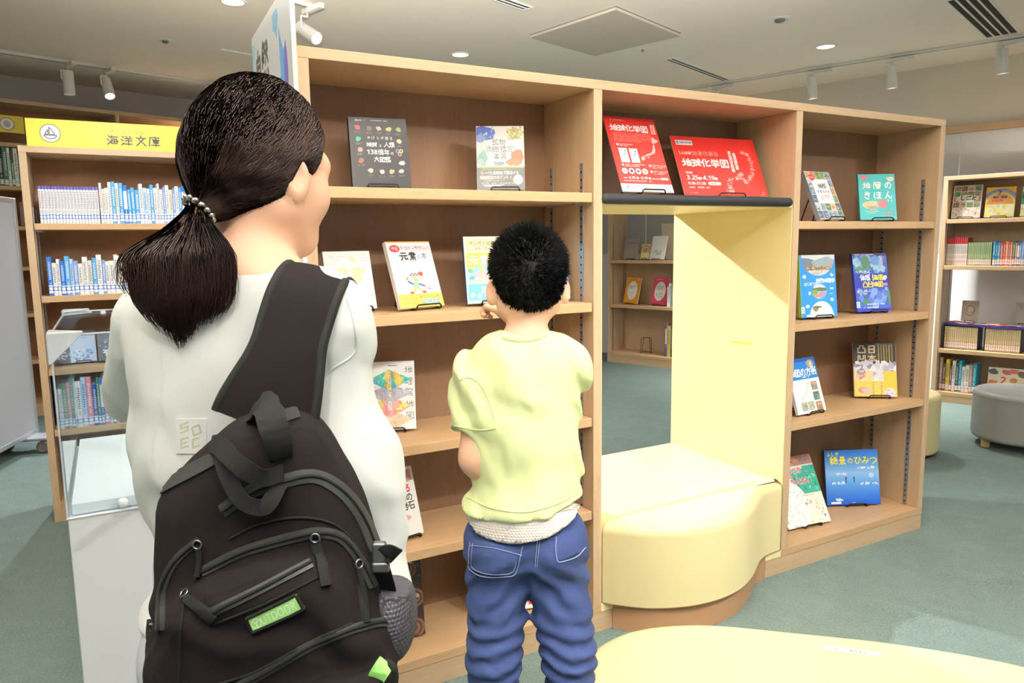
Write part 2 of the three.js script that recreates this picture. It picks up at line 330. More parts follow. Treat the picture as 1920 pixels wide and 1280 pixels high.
// solid with a vertical wall along the outline and a rounded upper edge
function padGeo(outline, y0, y1, r, segs = 8) {
  // outline: closed polygon (x, z) counter-clockwise seen from above or not; inset computed from vertex normals
  const n = outline.length, area = outline.reduce((a, p, i) => { const q = outline[(i + 1) % n]; return a + p.x * q.y - q.x * p.y; }, 0), sg = Math.sign(area);
  const nor = outline.map((p, i) => { const a = outline[(i + n - 1) % n], b = outline[(i + 1) % n]; const d = new THREE.Vector2(b.x - a.x, b.y - a.y).normalize(); return new THREE.Vector2(-d.y * sg, d.x * sg); });
  const rows = [[0, y0], [0, y1 - r]]; for (let i = 1; i <= segs; i++) { const a = i / segs * Math.PI / 2; rows.push([r * (1 - Math.cos(a)), y1 - r + r * Math.sin(a)]); }
  const pos = [], idx = [];
  for (const [ins, y] of rows) for (let i = 0; i <= n; i++) { const k = i % n; pos.push(outline[k].x + nor[k].x * ins, y, outline[k].y + nor[k].y * ins); }
  const w = n + 1;
  for (let j = 0; j < rows.length - 1; j++) for (let i = 0; i < n; i++) { const a = j * w + i, b = a + 1, c = a + w, d = c + 1; if (sg > 0) idx.push(a, c, b, b, c, d); else idx.push(a, b, c, b, d, c); }
  const g = new THREE.BufferGeometry(); g.setAttribute('position', new THREE.Float32BufferAttribute(pos, 3)); g.setIndex(idx);
  const top = outline.map((p, i) => new THREE.Vector2(p.x + nor[i].x * r, p.y + nor[i].y * r));
  const sh = new THREE.ShapeGeometry(new THREE.Shape(top)); sh.rotateX(Math.PI / 2); sh.translate(0, y1, 0);
  const shp = sh.attributes.position; const ix = sh.index.array; const up = []; for (let i = 0; i < ix.length; i += 3) up.push(ix[i], ix[i + 2], ix[i + 1]);
  const g2 = new THREE.BufferGeometry(); g2.setAttribute('position', new THREE.Float32BufferAttribute(Array.from(shp.array), 3)); g2.setIndex(up);
  g.computeVertexNormals(); const nn = new Float32Array(shp.count * 3); for (let i = 0; i < shp.count; i++) nn[i * 3 + 1] = 1; g2.setAttribute('normal', new THREE.BufferAttribute(nn, 3));
  for (const q of [g, g2]) q.setAttribute('uv', new THREE.BufferAttribute(new Float32Array(q.attributes.position.count * 2), 2));
  return [g, g2];
}
const seatFront = [[0.957, 0.0], [1.0, 0.05], [1.08, 0.118], [1.2, 0.17], [1.33, 0.185], [1.45, 0.165], [1.55, 0.12], [1.63, 0.07], [1.69, 0.032], [1.75, 0.012], [1.832, 0.004]];
{
  const t = thing('nook_seat', 'pale yellow moulded seat with a curved front filling the bookcase opening', 'seat');
  const o = [...smoothOutline(seatFront, 8), new THREE.Vector2(1.832, -DB + 0.002), new THREE.Vector2(0.957, -DB + 0.002)];
  part('seat_body', padGeo(o, 0.106, 0.4, 0.045), M.yellowSeat, t);
  part('under_plate', padGeo(o, 0.103, 0.106, 0.0005, 1), M.woodDark, t);
  const kick = seatFront.slice(1, -1).map(([x, z]) => [x, z - 0.022]); kick[0][1] = 0.002; kick[kick.length - 1][1] = 0.001;
  const k = smoothOutline(kick, 8).concat([new THREE.Vector2(1.74, -0.001), new THREE.Vector2(1.0, -0.001)]);
  part('kick_board', padGeo(k, 0, 0.103, 0.001, 1), std(0xe6cfc0, 0.4, { map: woodTex }), t, 'curved wooden kick board');
}
// --- bench in the foreground
{
  const t = thing('bench', 'pale yellow rounded bench in the foreground with a small white sticker', 'bench');
  const c = new THREE.CatmullRomCurve3([[0.388, 0.70], [0.425, 0.638], [0.501, 0.59], [0.625, 0.572], [0.788, 0.628], [0.988, 0.793], [1.164, 0.96], [1.308, 1.148], [1.37, 1.33], [1.28, 1.47], [1.1, 1.47], [0.86, 1.28], [0.6, 1.0], [0.43, 0.82]].map((p) => V(p[0], p[1], 0)), true, 'centripetal');
  const o = c.getPoints(160).slice(0, 160).map((p) => new THREE.Vector2(p.x, p.y));
  part('seat_body', padGeo(o, 0.07, 0.38, 0.035), M.yellowSeat, t);
  const ins = c.getPoints(120).slice(0, 120).map((p) => new THREE.Vector2(lerp(p.x, 0.85, 0.07), lerp(p.y, 0.97, 0.07)));
  part('plinth', padGeo(ins, 0, 0.07, 0.001, 1), M.woodDark, t);
}
// --- generic straight shelving unit, local x along it, z = 0 front, origin at the left front foot
function unit(name, label, pos, turn, W, HH, D, ys, o = {}) {
  const t = thing(name, label, 'bookcase', pos, turn);
  const p = o.post || 0.032, top = o.top ?? 0.03, yb = o.base ?? 0.1;
  const xs = o.div || [0, W];
  xs.forEach((x, i) => { const a = i === 0 ? 0 : i === xs.length - 1 ? W - p : x - p / 2; part(i === 0 || i === xs.length - 1 ? 'side_panel' : 'divider', slab(a, a + p, 0, HH - top, -D, 0, 0.0018, 'y', x + HH), M.wood, t); });
  part('top_panel', slab(0, W, HH - top, HH, -D, 0, 0.0018, 'x', W), M.wood, t);
  part('base_board', slab(p, W - p, 0, yb - 0.03, -D, -0.003, 0.001, 'x', 0.3), M.wood, t);
  for (let i = 0; i < xs.length - 1; i++) {
    const a = i === 0 ? p : xs[i] + p / 2, b = i === xs.length - 2 ? W - p : xs[i + 1] - p / 2;
    part('bottom_shelf', slab(a, b, yb - 0.03, yb, -D, 0, 0.0015, 'x', a), M.woodEdge, t);
    shelves(t, a, b, -0.003, -D + 0.02, ys, o.th || 0.03);
    const op = o.open || [];
    const lev = [yb, ...[...ys].sort((q, w) => q - w), HH - top];
    for (let k = 0; k < lev.length - 1; k++) if (!op.includes(k)) part('back_panel', slab(a, b, lev[k], lev[k + 1] - (k < lev.length - 2 ? 0.03 : 0), -D, -D + 0.018, 0, 'y', a + k), o.backM || M.wood, t);
    if (o.rails !== false) for (const [x, s] of [[a, 1], [b, -1]]) for (const z of [-0.06, -D + 0.07]) shelfStandard(t, x, yb + 0.004, HH - top - 0.25, z, s);
  }
  return t;
}
// ocean shelf at left
const LC = { x: -0.783, z: -2.2, ys: [1.468, 1.122, 0.766, 0.463] };
unit('bookcase', 'oak bookcase at left full of blue and white books, yellow sign on top', [LC.x, 0, LC.z], 0, 1.75, 1.826, 0.32, LC.ys, { div: [0, 0.9, 1.75], backM: M.woodDark });
// tall bookcase along the back wall
const along = (s0) => TH; 
const BK = { s: -5.10, ys: [2.17, 1.84, 1.53, 1.21, 0.84, 0.46] };
{
  // left end at world x = -1.9 on the plane s = -5.10
  const r0 = -0.3, p = room(r0 - 0.05, 0, BK.s);
  unit('bookcase', 'tall oak bookcase along the back wall at the far left', [p.x, 0, p.z], TH, 2.9, 2.5, 0.34, BK.ys, { div: [0, 1.735, 2.9], rails: false, backM: M.woodDark, base: 0.1 });
}
// low bookcases along the right wall; their front looks to -r, local x runs towards +s... (seen from the front, left is -s)
const RW = { r: 5.69, ys: [1.486, 1.118, 0.44] };
const wallShelf = (s0, W, label, ys, open, base) => { const p = room(RW.r, 0, s0); return unit('bookcase', label, [p.x, 0, p.z], TH - Math.PI / 2, W, 1.825, 0.34, ys, { open, base, th: 0.032 }); };
wallShelf(0.18, 1.7, 'low oak bookcase at the right edge of the photo, seen past the big bookcase', RW.ys, [1], 0.088);
wallShelf(-3.095, 1.75, 'low oak bookcase seen through the yellow opening', [1.143, 0.652], [2], 0.118);
// a point in front of the right wall: s along it, d behind the shelf front
const onWall = (s, y, d) => room(RW.r + d, y, s);

// --- round stools
function stool(name, label, x, z, r, h, m, legs) {
  const t = thing(name, label, 'stool', [x, 0, z]);
  const y0 = legs ? 0.055 : 0.012, q = 0.025;
  const pr = [[0, y0], [r - q, y0], [r - 0.006, y0 + 0.008], [r, y0 + q]];
  for (let i = 0; i <= 6; i++) { const a = i / 6 * Math.PI / 2; pr.push([r - q + q * Math.cos(a), h - q + q * Math.sin(a)]); }
  pr.push([0, h + 0.006]);
  part('seat_body', new THREE.LatheGeometry(pr.map((p) => new THREE.Vector2(...p)), 72), m, t);
  const seam = new THREE.TorusGeometry(r + 0.0005, 0.0018, 6, 72); seam.rotateX(Math.PI / 2); seam.translate(0, h - q - 0.002, 0); part('seam', seam, m, t);
  if (legs) for (const a of [0.5, 2.1, 3.67, 5.2]) { const g = new THREE.CylinderGeometry(0.028, 0.024, 0.055, 20); g.translate(Math.cos(a) * r * 0.8, 0.0275, Math.sin(a) * r * 0.8); part('leg', g, std(0xd9b27c, 0.5), t); }
  else { const g = cyl(r * 0.9, r * 0.9, 0.012, 0, 0.006, 0, 40); part('foot_ring', g, M.black, t); }
}
stool('stool', 'round grey upholstered stool on short wooden feet at the right edge', 4.63, -0.5, 0.285, 0.365, std(0x8f8e8c, 0.55), true);
stool('stool', 'pale yellow round stool half hidden behind the right end of the bookcase', 3.88, -0.88, 0.25, 0.385, M.yellowSeat, false);

// --- acrylic display case
{
  const x0 = -0.576, x1 = -0.10, z0 = -0.46, z1 = 0.2, yb = 0.78, yt = 1.17;
  const acr = phys({ color: 0xf6fbff, roughness: 0.02, transmission: 1, thickness: 0, ior: 1.49 });
  const t = thing('display_case', 'white plinth with a clear acrylic cover beside the woman', 'display case');
  part('plinth', slab(x0, x1, 0.02, yb, z0, z1, 0.003), std(0xd8d8dc, 0.55), t);
  part('foot', slab(x0 + 0.03, x1 - 0.03, 0, 0.02, z0 + 0.03, z1 - 0.03, 0.001), M.black, t);
  const e = 0.004;
  part('cover_pane', slab(x0, x1, yb, yt, z1 - e, z1, 0.0005), acr, t); part('cover_pane', slab(x0, x1, yb, yt, z0, z0 + e, 0.0005), acr, t);
  part('cover_pane', slab(x0, x0 + e, yb, yt, z0 + e, z1 - e, 0.0005), acr, t); part('cover_pane', slab(x1 - e, x1, yb, yt, z0 + e, z1 - e, 0.0005), acr, t);
  part('cover_pane', slab(x0 + e, x1 - e, yt - e, yt, z0 + e, z1 - e, 0.0005), acr, t);
  const edge = phys({ color: 0xeaf3fa, roughness: 0.15, transmission: 0.5, thickness: 0 });
  for (const [x, z] of [[x0, z1], [x0, z0], [x1, z1], [x1, z0]]) part('edge_bead', slab(x - 0.0018, x + 0.0018, yb, yt, z - 0.0018, z + 0.0018, 0.0006), edge, t);
  for (const z of [z0, z1]) part('edge_bead', slab(x0, x1, yt - 0.0018, yt + 0.0018, z - 0.0018, z + 0.0018, 0.0006), edge, t);
  for (const x of [x0, x1]) part('edge_bead', slab(x - 0.0018, x + 0.0018, yt - 0.0018, yt + 0.0018, z0, z1, 0.0006), edge, t);
  // three-cornered plastic corner guards
  const guard = (x, z, sx, sz) => {
    const L = 0.062, tri = (a, b, c) => { const g = new THREE.BufferGeometry(); const n = b.clone().sub(a).cross(c.clone().sub(a)).normalize().multiplyScalar(0.003); const P = [a, b, c].map((p) => p.clone().add(n)), Q = [a, b, c].map((p) => p.clone().sub(n)); const f = [P[0], P[1], P[2], Q[0], Q[2], Q[1]]; for (let i = 0; i < 3; i++) { const j = (i + 1) % 3; f.push(P[i], Q[i], P[j], P[j], Q[i], Q[j]); } g.setAttribute('position', new THREE.Float32BufferAttribute(f.flatMap((p) => [p.x, p.y, p.z]), 3)); g.computeVertexNormals(); g.setAttribute('uv', new THREE.BufferAttribute(new Float32Array(f.length * 2), 2)); return g; };
    const o = V(x - sx * 0.004, yt + 0.004, z - sz * 0.004), X = V(sx * L, 0, 0), Y = V(0, -L, 0), Z = V(0, 0, sz * L), S = (p) => o.clone().add(p);
    const rim = (a, b) => new THREE.TubeGeometry(new THREE.LineCurve3(a, b), 1, 0.003, 6);
    part('corner_guard', [tri(o, S(X), S(Y)), tri(o, S(Y), S(Z)), tri(o, S(Z), S(X)), rim(S(X), S(Y)), rim(S(Y), S(Z)), rim(S(Z), S(X)), rim(o, S(X)), rim(o, S(Y)), rim(o, S(Z))], phys({ color: 0xf3f7fa, roughness: 0.25, transmission: 0.55, thickness: 0 }), t);
  };
  guard(x0, z1, 1, -1); guard(x0, z0, 1, 1); guard(x1, z1, -1, -1); guard(x1, z0, -1, 1);
  part('base_rim', [slab(x0 - 0.002, x1 + 0.002, yb - 0.002, yb + 0.001, z1 - 0.004, z1 + 0.003, 0.0006)], M.white, t);
  const kn = new THREE.LatheGeometry([[0, 0.010], [0.007, 0.009], [0.011, 0.005], [0.011, 0]].map((p) => new THREE.Vector2(...p)), 20); kn.rotateX(Math.PI / 2); kn.translate(x0 + 0.105, yb + 0.016, z1 + 0.001);
  part('lock_knob', kn, std(0xdfe2e6, 0.35), t);
  const b = thing('exhibit_board', 'blank white board lying inside the clear display case', 'board', [0, yb, 0]);
  part('board', slab(x0 + 0.008, x1 - 0.008, 0.001, 0.026, z0 + 0.03, z1 - 0.012, 0.002), std(0xf4f3f0, 0.6), b);
  part('plate', slab(x0 + 0.13, x1 - 0.03, 0.026, 0.03, z0 + 0.2, z1 - 0.1, 0.001), std(0xf7f7f5, 0.5), b);
  for (let i = 0; i < 4; i++) part('caption_mark', slab(x0 + 0.16 + i * 0.035, x0 + 0.166 + i * 0.035, 0.03, 0.0305, z1 - 0.22 - i * 0.05, z1 - 0.205 - i * 0.05, 0), std(0xb9b9ba, 0.8), b);
}
// --- folding partitions on castors, far left
function caster(parent, x, z) {
  const w = new THREE.TorusGeometry(0.03, 0.013, 8, 24); w.rotateY(Math.PI / 2); w.translate(x, 0.043, z);
  const hub = new THREE.CylinderGeometry(0.03, 0.03, 0.02, 20); hub.rotateZ(Math.PI / 2); hub.translate(x, 0.043, z);
  part('caster', [w, hub, cyl(0.008, 0.008, 0.03, x, 0.085, z)], M.caster, parent);
}
for (let i = 0; i < 4; i++) {
  const L = 1.5, hh = 1.68, base = V(-1.075 + i * 0.037, 0, -3.80 - i * 0.03), turn = rad(-105 - (i === 0 ? 0 : 4));
  const t = thing('partition', ['grey partition panel on castors nearest the viewer at the left edge', 'second folded partition of the stack at left, only its silver post showing', 'third folded partition of the stack at left, only its silver post showing', 'rearmost folded partition of the stack at left beside the bookcase post'][i], 'partition', [base.x, 0, base.z], turn);
  // local +x runs away from the visible post
  part('panel', slab(0.03, L - 0.03, 0.13, hh - 0.02, -0.011, 0.011, 0.002), std(0xa9acb2, 0.5), t);
  for (const x of [0.015, L - 0.015]) part('post', slab(x - 0.017, x + 0.017, 0.08, hh, -0.016, 0.016, 0.006), M.alu, t);
  part('top_rail', slab(0.03, L - 0.03, hh - 0.03, hh, -0.014, 0.014, 0.003), M.alu, t); part('bottom_rail', slab(0.03, L - 0.03, 0.11, 0.14, -0.014, 0.014, 0.003), M.alu, t);
  for (const x of [0.04, L - 0.04]) { part('foot', box(0.045, 0.022, 0.4, x, 0.1, 0, 0.008), M.alu, t); caster(t, x, -0.17); caster(t, x, 0.17); }
}

// ------------------------------------------------------------------ lettering: characters as pen strokes on a 10 x 10 grid
const GL = {};
`海 1122 0415 0927 4133 3292 4438888444 2696 6468
洋 1122 0415 0927 4152 8172 3393 3595 2898 6369
文 5052 1292 7319 3399
庫 5051 1191 1109 3393 4484864644 4585 6269 2898
地 0434 2127 0837 45939686 7177 52589897
球 0242 0545 0947 2228 4393 7178 5465 4866 9485 7598 8192
化 3105 2329 9255 51589897
学 2132 5152 8172 15139395 3575565949 1797
図 1191991911 3345 5264 7338 3578
鉱 2003 2043 1333 0545 2328 0949 7071 5292 5249 746898 8799
物 1104 0343 2029 0745 5145 53938979 6348 8359
肉 1912929989 5053 5335 5375 5638 5678
眼 0131380801 0333 0535 51818454 5383 515978 9576 6599
鑑 2003 2043 1333 0545 2328 0949 5054 5070 5272 5474 6064 8073 8292 5659 5696 9699 6669 8689 4999
定 5051 13119193 2484 5458 5686 3519 2749 4999
事 1191 3272733332 25858727 1696 505949
典 2126 218186 4046 6066 2484 1696 3719 7799
元 2181 0494 343719 64689897
素 2181 2282 1393 5053 533565 743786 5759 3729 7789
生 3114 2383 2686 1999 5059
活 1122 0415 0927 8041 3393 6165 4585894945
理 0141 0444 0847 2128 5191955551 5393 7179 5797 4999
院 1019 1030233526 6061 43419193 5484 4696 6649 76799998
列 0151 2105 234319 2536 7176 909989
島 5041 2126 21717424 2595 269689 171959 3639 5759
質 1040 1004 1242 3234 6090 6054 6292 8284 2585882825 2686 2787 3819 7899
岩 21238381 5053 1494 4418 3686893936
石 1191 4106 3585893935
形 0151 0454 212409 4149 9063 9366 9659
層 11919313 1109 3344 8374 3494963634 6466 3595 4787894947 4888
自 5042 2282892922 2484 2686
然 2004 215106 2334 1435 5393 717356 7396 8192 1809 3839 5859 8899
体 3004 2329 4393 6069 6338 6398 5777
感 1191 1106 2353 3454553534 607596 8365 8090 1709 37497978 5768 8799
底 5051 1191 1109 8233 333857 3595 638897 3989
凸 143431717494991914
凹 113135757191991911
日 2181892921 2585
本 1292 5059 5217 5297 3777
術 2002 2305 1419 3363 4049 4336 4366 7191 6494 848979
方 5051 1292 423619 44847959
絶 200223 320534 2529 1608 3648 6043 618173 53939555 7375 53589897
景 3070733330 3171 5354 1494 3575773735 575949 3819 7899
類 0343 2026 0112 4032 2509 2749 5090 7062 5292975752 5393 5595 6759 8799
億 2004 1319 6061 4191 3393 4484864644 4585 4739 57698988 9798
年 3013 2292 3484 3437 0797 6269
人 505309 5399
語 1021 0242 1434 1636 1737391917 5191 6164 528284 4494 5696995956
条 4013 317115 3295 1696 5559 5629 5689
痕 6061 2191 212509 0213 0615 43838545 4484 434968 9776 5699
色 4013 317163 23838626 5356 2328399997
見 2080862620 2282 2484 4619 66699998
分 4014 6094 25857959 4529
大 1393 505319 5399
知 2003 1242 0545 222509 2649 6292986862
企 5004 5094 5459 5686 3539 1999
画 1191 3373773733 5157 3575 14199994
展 10909212 1009 2494 4346 7376 2696 464968 6699 9778
市 5059 1292 28248488
科 4011 0343 2129 2307 2345 6172 6374 5796 8089
館 2003 2043 1333 1737391917 1535 5053 53519193 6383856563 6369 66969969
福 2021 0242 4207 2429 5090 5292945452 5696995956 7679 5797
岡 1911919989 3243 7263 2484 36387876 5458
今 5004 5094 3363 357559
測 1122 0415 0927 3272773732 3474 3575 4739 6789 8186 909989
か 13636748 4119 7295
い 22263847 7387
よ 5058 5383 583928375789
う 3061 2453747649
ふ 4061 4255674938 1826 8598
ん 5019 193555688996
こ 2282 263898
け 110519 3393 707659
ら 3051 2326 2664867849
る 217126 26648679494868
と 3044 8336284989
の 524728153261948869
や 04629476 5062 2159
さ 1383 4076 263979
し 30375987
た 1262 4019 5484 576999
を 1272 5025 255467 8446385989
く 702479
わ 2029 033307 0753848759
り 212534 717549
お 1363 4048291755868869 7192
も 4037598886 1363 1565
ろ 217117 1764867949
き 2281 2483 4076 274979
ほ 110519 4191 4494 71785948577799
ひ 0241163968737195
み 215127081696 837759
つ 0362948749
あ 1282 4048 7348291745859769
ち 1282 402564867839
は 110519 3393 606849385799
め 2158 7047281543848769
て 1291555789
に 110519 4282 474898
ト 3039 3376
コ 128288 1898
ン 1132 196792
マ 129256 3568
カ 13837958 404419
ル 313519 606895
ー 1595
ヘ 063398
ホ 1292 5059 3518 7598
イ 8015 5359
ラ 2181 148439
！ 5056 5859
・ 5455
| 5059`.split('\n').forEach((l) => { const [c, ...s] = l.split(' '); GL[c] = s.map((q) => [...q].map(Number)); });
const voiced = { が: 'か', ぶ: 'ふ', で: 'て', じ: 'し', ご: 'こ', だ: 'た', ガ: 'カ', ど: 'と', ず: 'す' }, semi = { ペ: 'ヘ', ポ: 'ホ' };
for (const [k, b] of Object.entries(voiced)) GL[k] = [...(GL[b] || []), [7, 1, 8, 2], [8, 0, 9, 1]];
for (const [k, b] of Object.entries(semi)) GL[k] = [...GL[b], [8, 0, 9, 1, 8, 2, 7, 1, 8, 0]];
function glyph(c, ch, x, y, s, w) {
  const g = GL[ch]; if (!g) { c.save(); c.font = 'bold ' + s * 1.02 + 'px sans-serif'; c.textAlign = 'center'; c.fillText(ch, x + s / 2, y + s * 0.86); c.restore(); return; }
  c.lineWidth = s * w; c.lineCap = 'round'; c.lineJoin = 'round';
  for (const q of g) { c.beginPath(); for (let i = 0; i < q.length; i += 2) { const px = x + (q[i] + 0.5) * s * 0.1, py = y + (q[i + 1] + 0.5) * s * 0.1; i ? c.lineTo(px, py) : c.moveTo(px, py); } c.stroke(); }
}
// text with its top left at (x, y); opt: w stroke weight, v vertical, gap, outline
function jp(c, text, x, y, s, color, opt = {}) {
  const gap = opt.gap ?? 0.06, w = opt.w ?? 0.085;
  const run = (col, ww) => {
    c.strokeStyle = c.fillStyle = col; let px = x, py = y;
    for (const ch of text) {
      if (ch === ' ') { opt.v ? (py += s * 0.5) : (px += s * 0.5); continue; }
      const ascii = ch.charCodeAt(0) < 128, adv = ascii && !opt.v ? s * 0.62 : s;
      if (ascii && !opt.v) { c.save(); c.font = 'bold ' + s * 1.02 + 'px sans-serif'; if (ww > w) { c.lineWidth = s * (ww - w); c.lineJoin = 'round'; c.strokeText(ch, px, py + s * 0.86); } c.fillText(ch, px, py + s * 0.86); c.restore(); } else glyph(c, ch, px, py, s, ww);
      opt.v ? (py += s * (1 + gap)) : (px += adv + s * gap);
    }
  };
  if (opt.outline) run(opt.outline, w + (opt.ow ?? 0.14));
  run(color, w);
}
// rows of small print that is too small to be read in the photograph
function small(c, x, y, w, rows, lh, color, fill = 0.8, th = 0.5) { c.fillStyle = color; for (let r = 0; r < rows; r++) { let p = x; while (p < x + w * (r === rows - 1 ? 0.7 : 1)) { const q = lh * th * rr(0.5, 1.4); if (rnd() < fill) c.fillRect(p, y + r * lh, q, lh * th); p += q + lh * 0.15; } } }
function canvasTex(w, h, draw) {
  const cv = document.createElement('canvas'); cv.width = w; cv.height = h; const c = cv.getContext('2d'); draw(c, w, h);
  const t = new THREE.CanvasTexture(cv); t.colorSpace = THREE.SRGBColorSpace; t.anisotropy = 8; return t;
}
const printM = (w, h, draw, rough = 0.4, extra = {}) => std(0xffffff, rough, { map: canvasTex(w, h, draw), ...extra });
const blob = (c, x, y, rx, ry, color, n = 9, jit = 0.25) => { c.fillStyle = color; c.beginPath(); for (let i = 0; i <= n; i++) { const a = i / n * Math.PI * 2, k = 1 + (i % n ? (rnd() - 0.5) * 2 * jit : 0); const px = x + Math.cos(a) * rx * k, py = y + Math.sin(a) * ry * k; i ? c.lineTo(px, py) : c.moveTo(px, py); } c.closePath(); c.fill(); };
const speck = (c, x, y, w, h, cols, n, s0, s1) => { for (let i = 0; i < n; i++) blob(c, x + rnd() * w, y + rnd() * h, rr(s0, s1), rr(s0, s1), pick(cols), 7, 0.4); };
const rect = (c, x, y, w, h, col) => { c.fillStyle = col; c.fillRect(x, y, w, h); };
const disc = (c, x, y, r, col, ry) => { c.fillStyle = col; c.beginPath(); c.ellipse(x, y, r, ry ?? r, 0, 0, Math.PI * 2); c.fill(); };
// the outline of Japan, drawn small: four islands as ragged strips from south-west to north-east
function japan(c, x, y, s, cols, dash) {
  const isl = [[[0, 9], [1, 8], [2, 8.2], [1.6, 9.6], [0.8, 10], [0.2, 9.8]], [[1.9, 7.9], [3, 7.2], [4.6, 6.8], [5.6, 6.0], [6.2, 4.6], [6.6, 3.2], [7.3, 3.1], [7.1, 4.8], [6.9, 6.3], [6, 7], [5, 7.4], [3.6, 7.8], [2.2, 8.2]], [[2.6, 8.4], [3.9, 8.1], [3.8, 8.6], [2.8, 8.9]], [[6.4, 2.6], [6.8, 1], [7.2, 0], [8.2, 1], [9.4, 1.4], [8.8, 2.2], [7.6, 2.5], [6.9, 2.9]]];
  isl.forEach((p, k) => { c.fillStyle = cols[k % cols.length]; c.beginPath(); p.forEach(([a, b], i) => { const px = x + a * s * 0.1 + (rnd() - 0.5) * s * 0.015, py = y + b * s * 0.1; i ? c.lineTo(px, py) : c.moveTo(px, py); }); c.closePath(); c.fill(); });
}

// ------------------------------------------------------------------ the covers
const COV = {
  black: (c, w, h) => {
    rect(c, 0, 0, w, h, '#17171d'); c.fillStyle = '#f2f2f4'; c.font = 'bold 13px sans-serif'; c.fillText('RELICS', 38, 24); small(c, 92, 15, 200, 1, 11, '#dcdce0');
    const o = [[50, 62, '#b4564a'], [120, 66, '#4a4c55'], [178, 64, '#c9b3a6'], [240, 66, '#e8cf8e'], [298, 68, '#7f8a55'], [52, 132, '#2f9b7c'], [300, 140, '#dfc79a'], [58, 196, '#caa094'], [60, 262, '#8c4538'], [112, 320, '#dcc0ae'], [180, 326, '#d9c6c6'], [240, 324, '#e3a98c'], [298, 320, '#e1b9a6']];
    for (const [x, y, k] of o) { blob(c, x, y, 16, 14, k, 10, 0.25); small(c, x - 18, y + 24, 36, 2, 6, '#6d6d76', 0.7); }
    c.lineWidth = 6; for (const [x, y, k] of [[306, 198, '#e6cfa4'], [284, 198, '#7d8188'], [296, 218, '#c98d7c']]) { c.strokeStyle = k; c.beginPath(); c.arc(x, y, 9, 0, 7); c.stroke(); } blob(c, 306, 272, 20, 14, '#efe6dc', 6, 0.3);
    jp(c, 'かけらが語る', 104, 112, 20, '#ececf0', { gap: 0.35, w: 0.1 }); jp(c, '地球', 96, 146, 32, '#fff', { w: 0.13, gap: 0.02 }); jp(c, 'と', 172, 158, 18, '#fff', { w: 0.12 }); jp(c, '人類', 202, 146, 32, '#fff', { w: 0.13, gap: 0.02 });
    c.font = 'bold 40px sans-serif'; c.fillStyle = '#fff'; c.fillText('138', 96, 222); jp(c, '億年', 164, 190, 34, '#fff', { w: 0.14, gap: 0.02 }); jp(c, 'の', 240, 204, 18, '#fff', { w: 0.12 }); jp(c, '大図鑑', 134, 234, 34, '#fff', { w: 0.13, gap: 0.02 });
  },
  mineral: (c, w, h) => {
    rect(c, 0, 0, w, h, '#f4f2f2'); blob(c, 50, 40, 66, 42, '#1c3f8f', 14, 0.2); blob(c, 30, 72, 30, 26, '#7f8fc4', 9, 0.3); speck(c, 10, 10, 100, 60, ['#c3d2f2', '#12265e', '#3c66bf'], 26, 2, 8);
    blob(c, 236, 40, 56, 40, '#8a8347', 13, 0.25); speck(c, 190, 10, 84, 70, ['#d6d09c', '#5f5a2a', '#b8b07a', '#eeeac8'], 50, 3, 9); blob(c, 34, 192, 34, 42, '#6f9690', 5, 0.3); blob(c, 20, 216, 24, 22, '#a7b6b8', 6, 0.3); blob(c, 246, 190, 38, 50, '#f4856c', 7, 0.15); blob(c, 220, 220, 44, 22, '#f58f78', 6, 0.2); blob(c, 130, 228, 40, 12, '#7f8c98', 11, 0.4);
    jp(c, '鉱物', 94, 76, 40, '#33333a', { w: 0.07 }); jp(c, '肉眼鑑定', 56, 120, 40, '#33333a', { w: 0.07 }); jp(c, '事典', 98, 166, 40, '#33333a', { w: 0.07 });
    rect(c, 0, 244, w, 8, '#8fb35c'); rect(c, 0, 252, w, h - 252, '#26262a'); small(c, 22, 258, 220, 1, 9, '#8d8b5a');
    jp(c, 'ルーペと条痕色で見分ける', 18, 272, 21, '#fff', { w: 0.12, gap: -0.08 }); jp(c, '鉱物鑑定のポイント！', 18, 300, 21, '#fff', { w: 0.12, gap: -0.08 }); small(c, 40, 328, 150, 1, 10, '#9aa05f'); small(c, 22, 342, 190, 2, 11, '#b9b9bd'); rect(c, 44, 354, 100, 10, '#e9e9ec');
    disc(c, 246, 324, 29, '#fafafa'); small(c, 226, 312, 42, 3, 10, '#666'); rect(c, 0, 366, w, 20, '#26262a');
  },
  seikatsu: (c, w, h) => {
    rect(c, 0, 0, w, h, '#f3f1ef'); c.fillStyle = '#c9cfe0'; c.font = 'bold 20px sans-serif'; c.fillText('Wonderful Life', 36, 42); c.font = 'bold 14px sans-serif'; c.fillText('with', 70, 64); c.font = 'bold 18px sans-serif'; c.fillText('The ELEMENTS', 36, 88);
    jp(c, '元素生活', 226, 18, 56, '#b9b9c6', { v: true, w: 0.05, gap: 0.3 });
    for (const [x, y, rx, ry] of [[104, 130, 46, 26], [206, 130, 46, 26], [112, 176, 34, 26], [198, 176, 34, 26]]) blob(c, x, y, rx, ry, '#efe7a4', 12, 0.12);
    for (const [x, y] of [[86, 126], [120, 150], [190, 160], [216, 112], [208, 196]]) disc(c, x, y, 5, '#c9bf62');
    c.strokeStyle = '#cfcbc4'; c.lineWidth = 2; for (const d of [-12, -4, 4, 12]) { c.beginPath(); c.moveTo(154 + d * 0.5, 160); c.lineTo(154 + d, 284); c.stroke(); } c.beginPath(); c.ellipse(154, 112, 10, 13, 0, 0, 7); c.stroke(); c.strokeRect(142, 128, 24, 46); blob(c, 184, 56, 24, 26, '#efe9b4', 9, 0.3); blob(c, 180, 50, 10, 16, '#c8c8c0', 9, 0.3);
  },
  genso: (c, w, h) => {
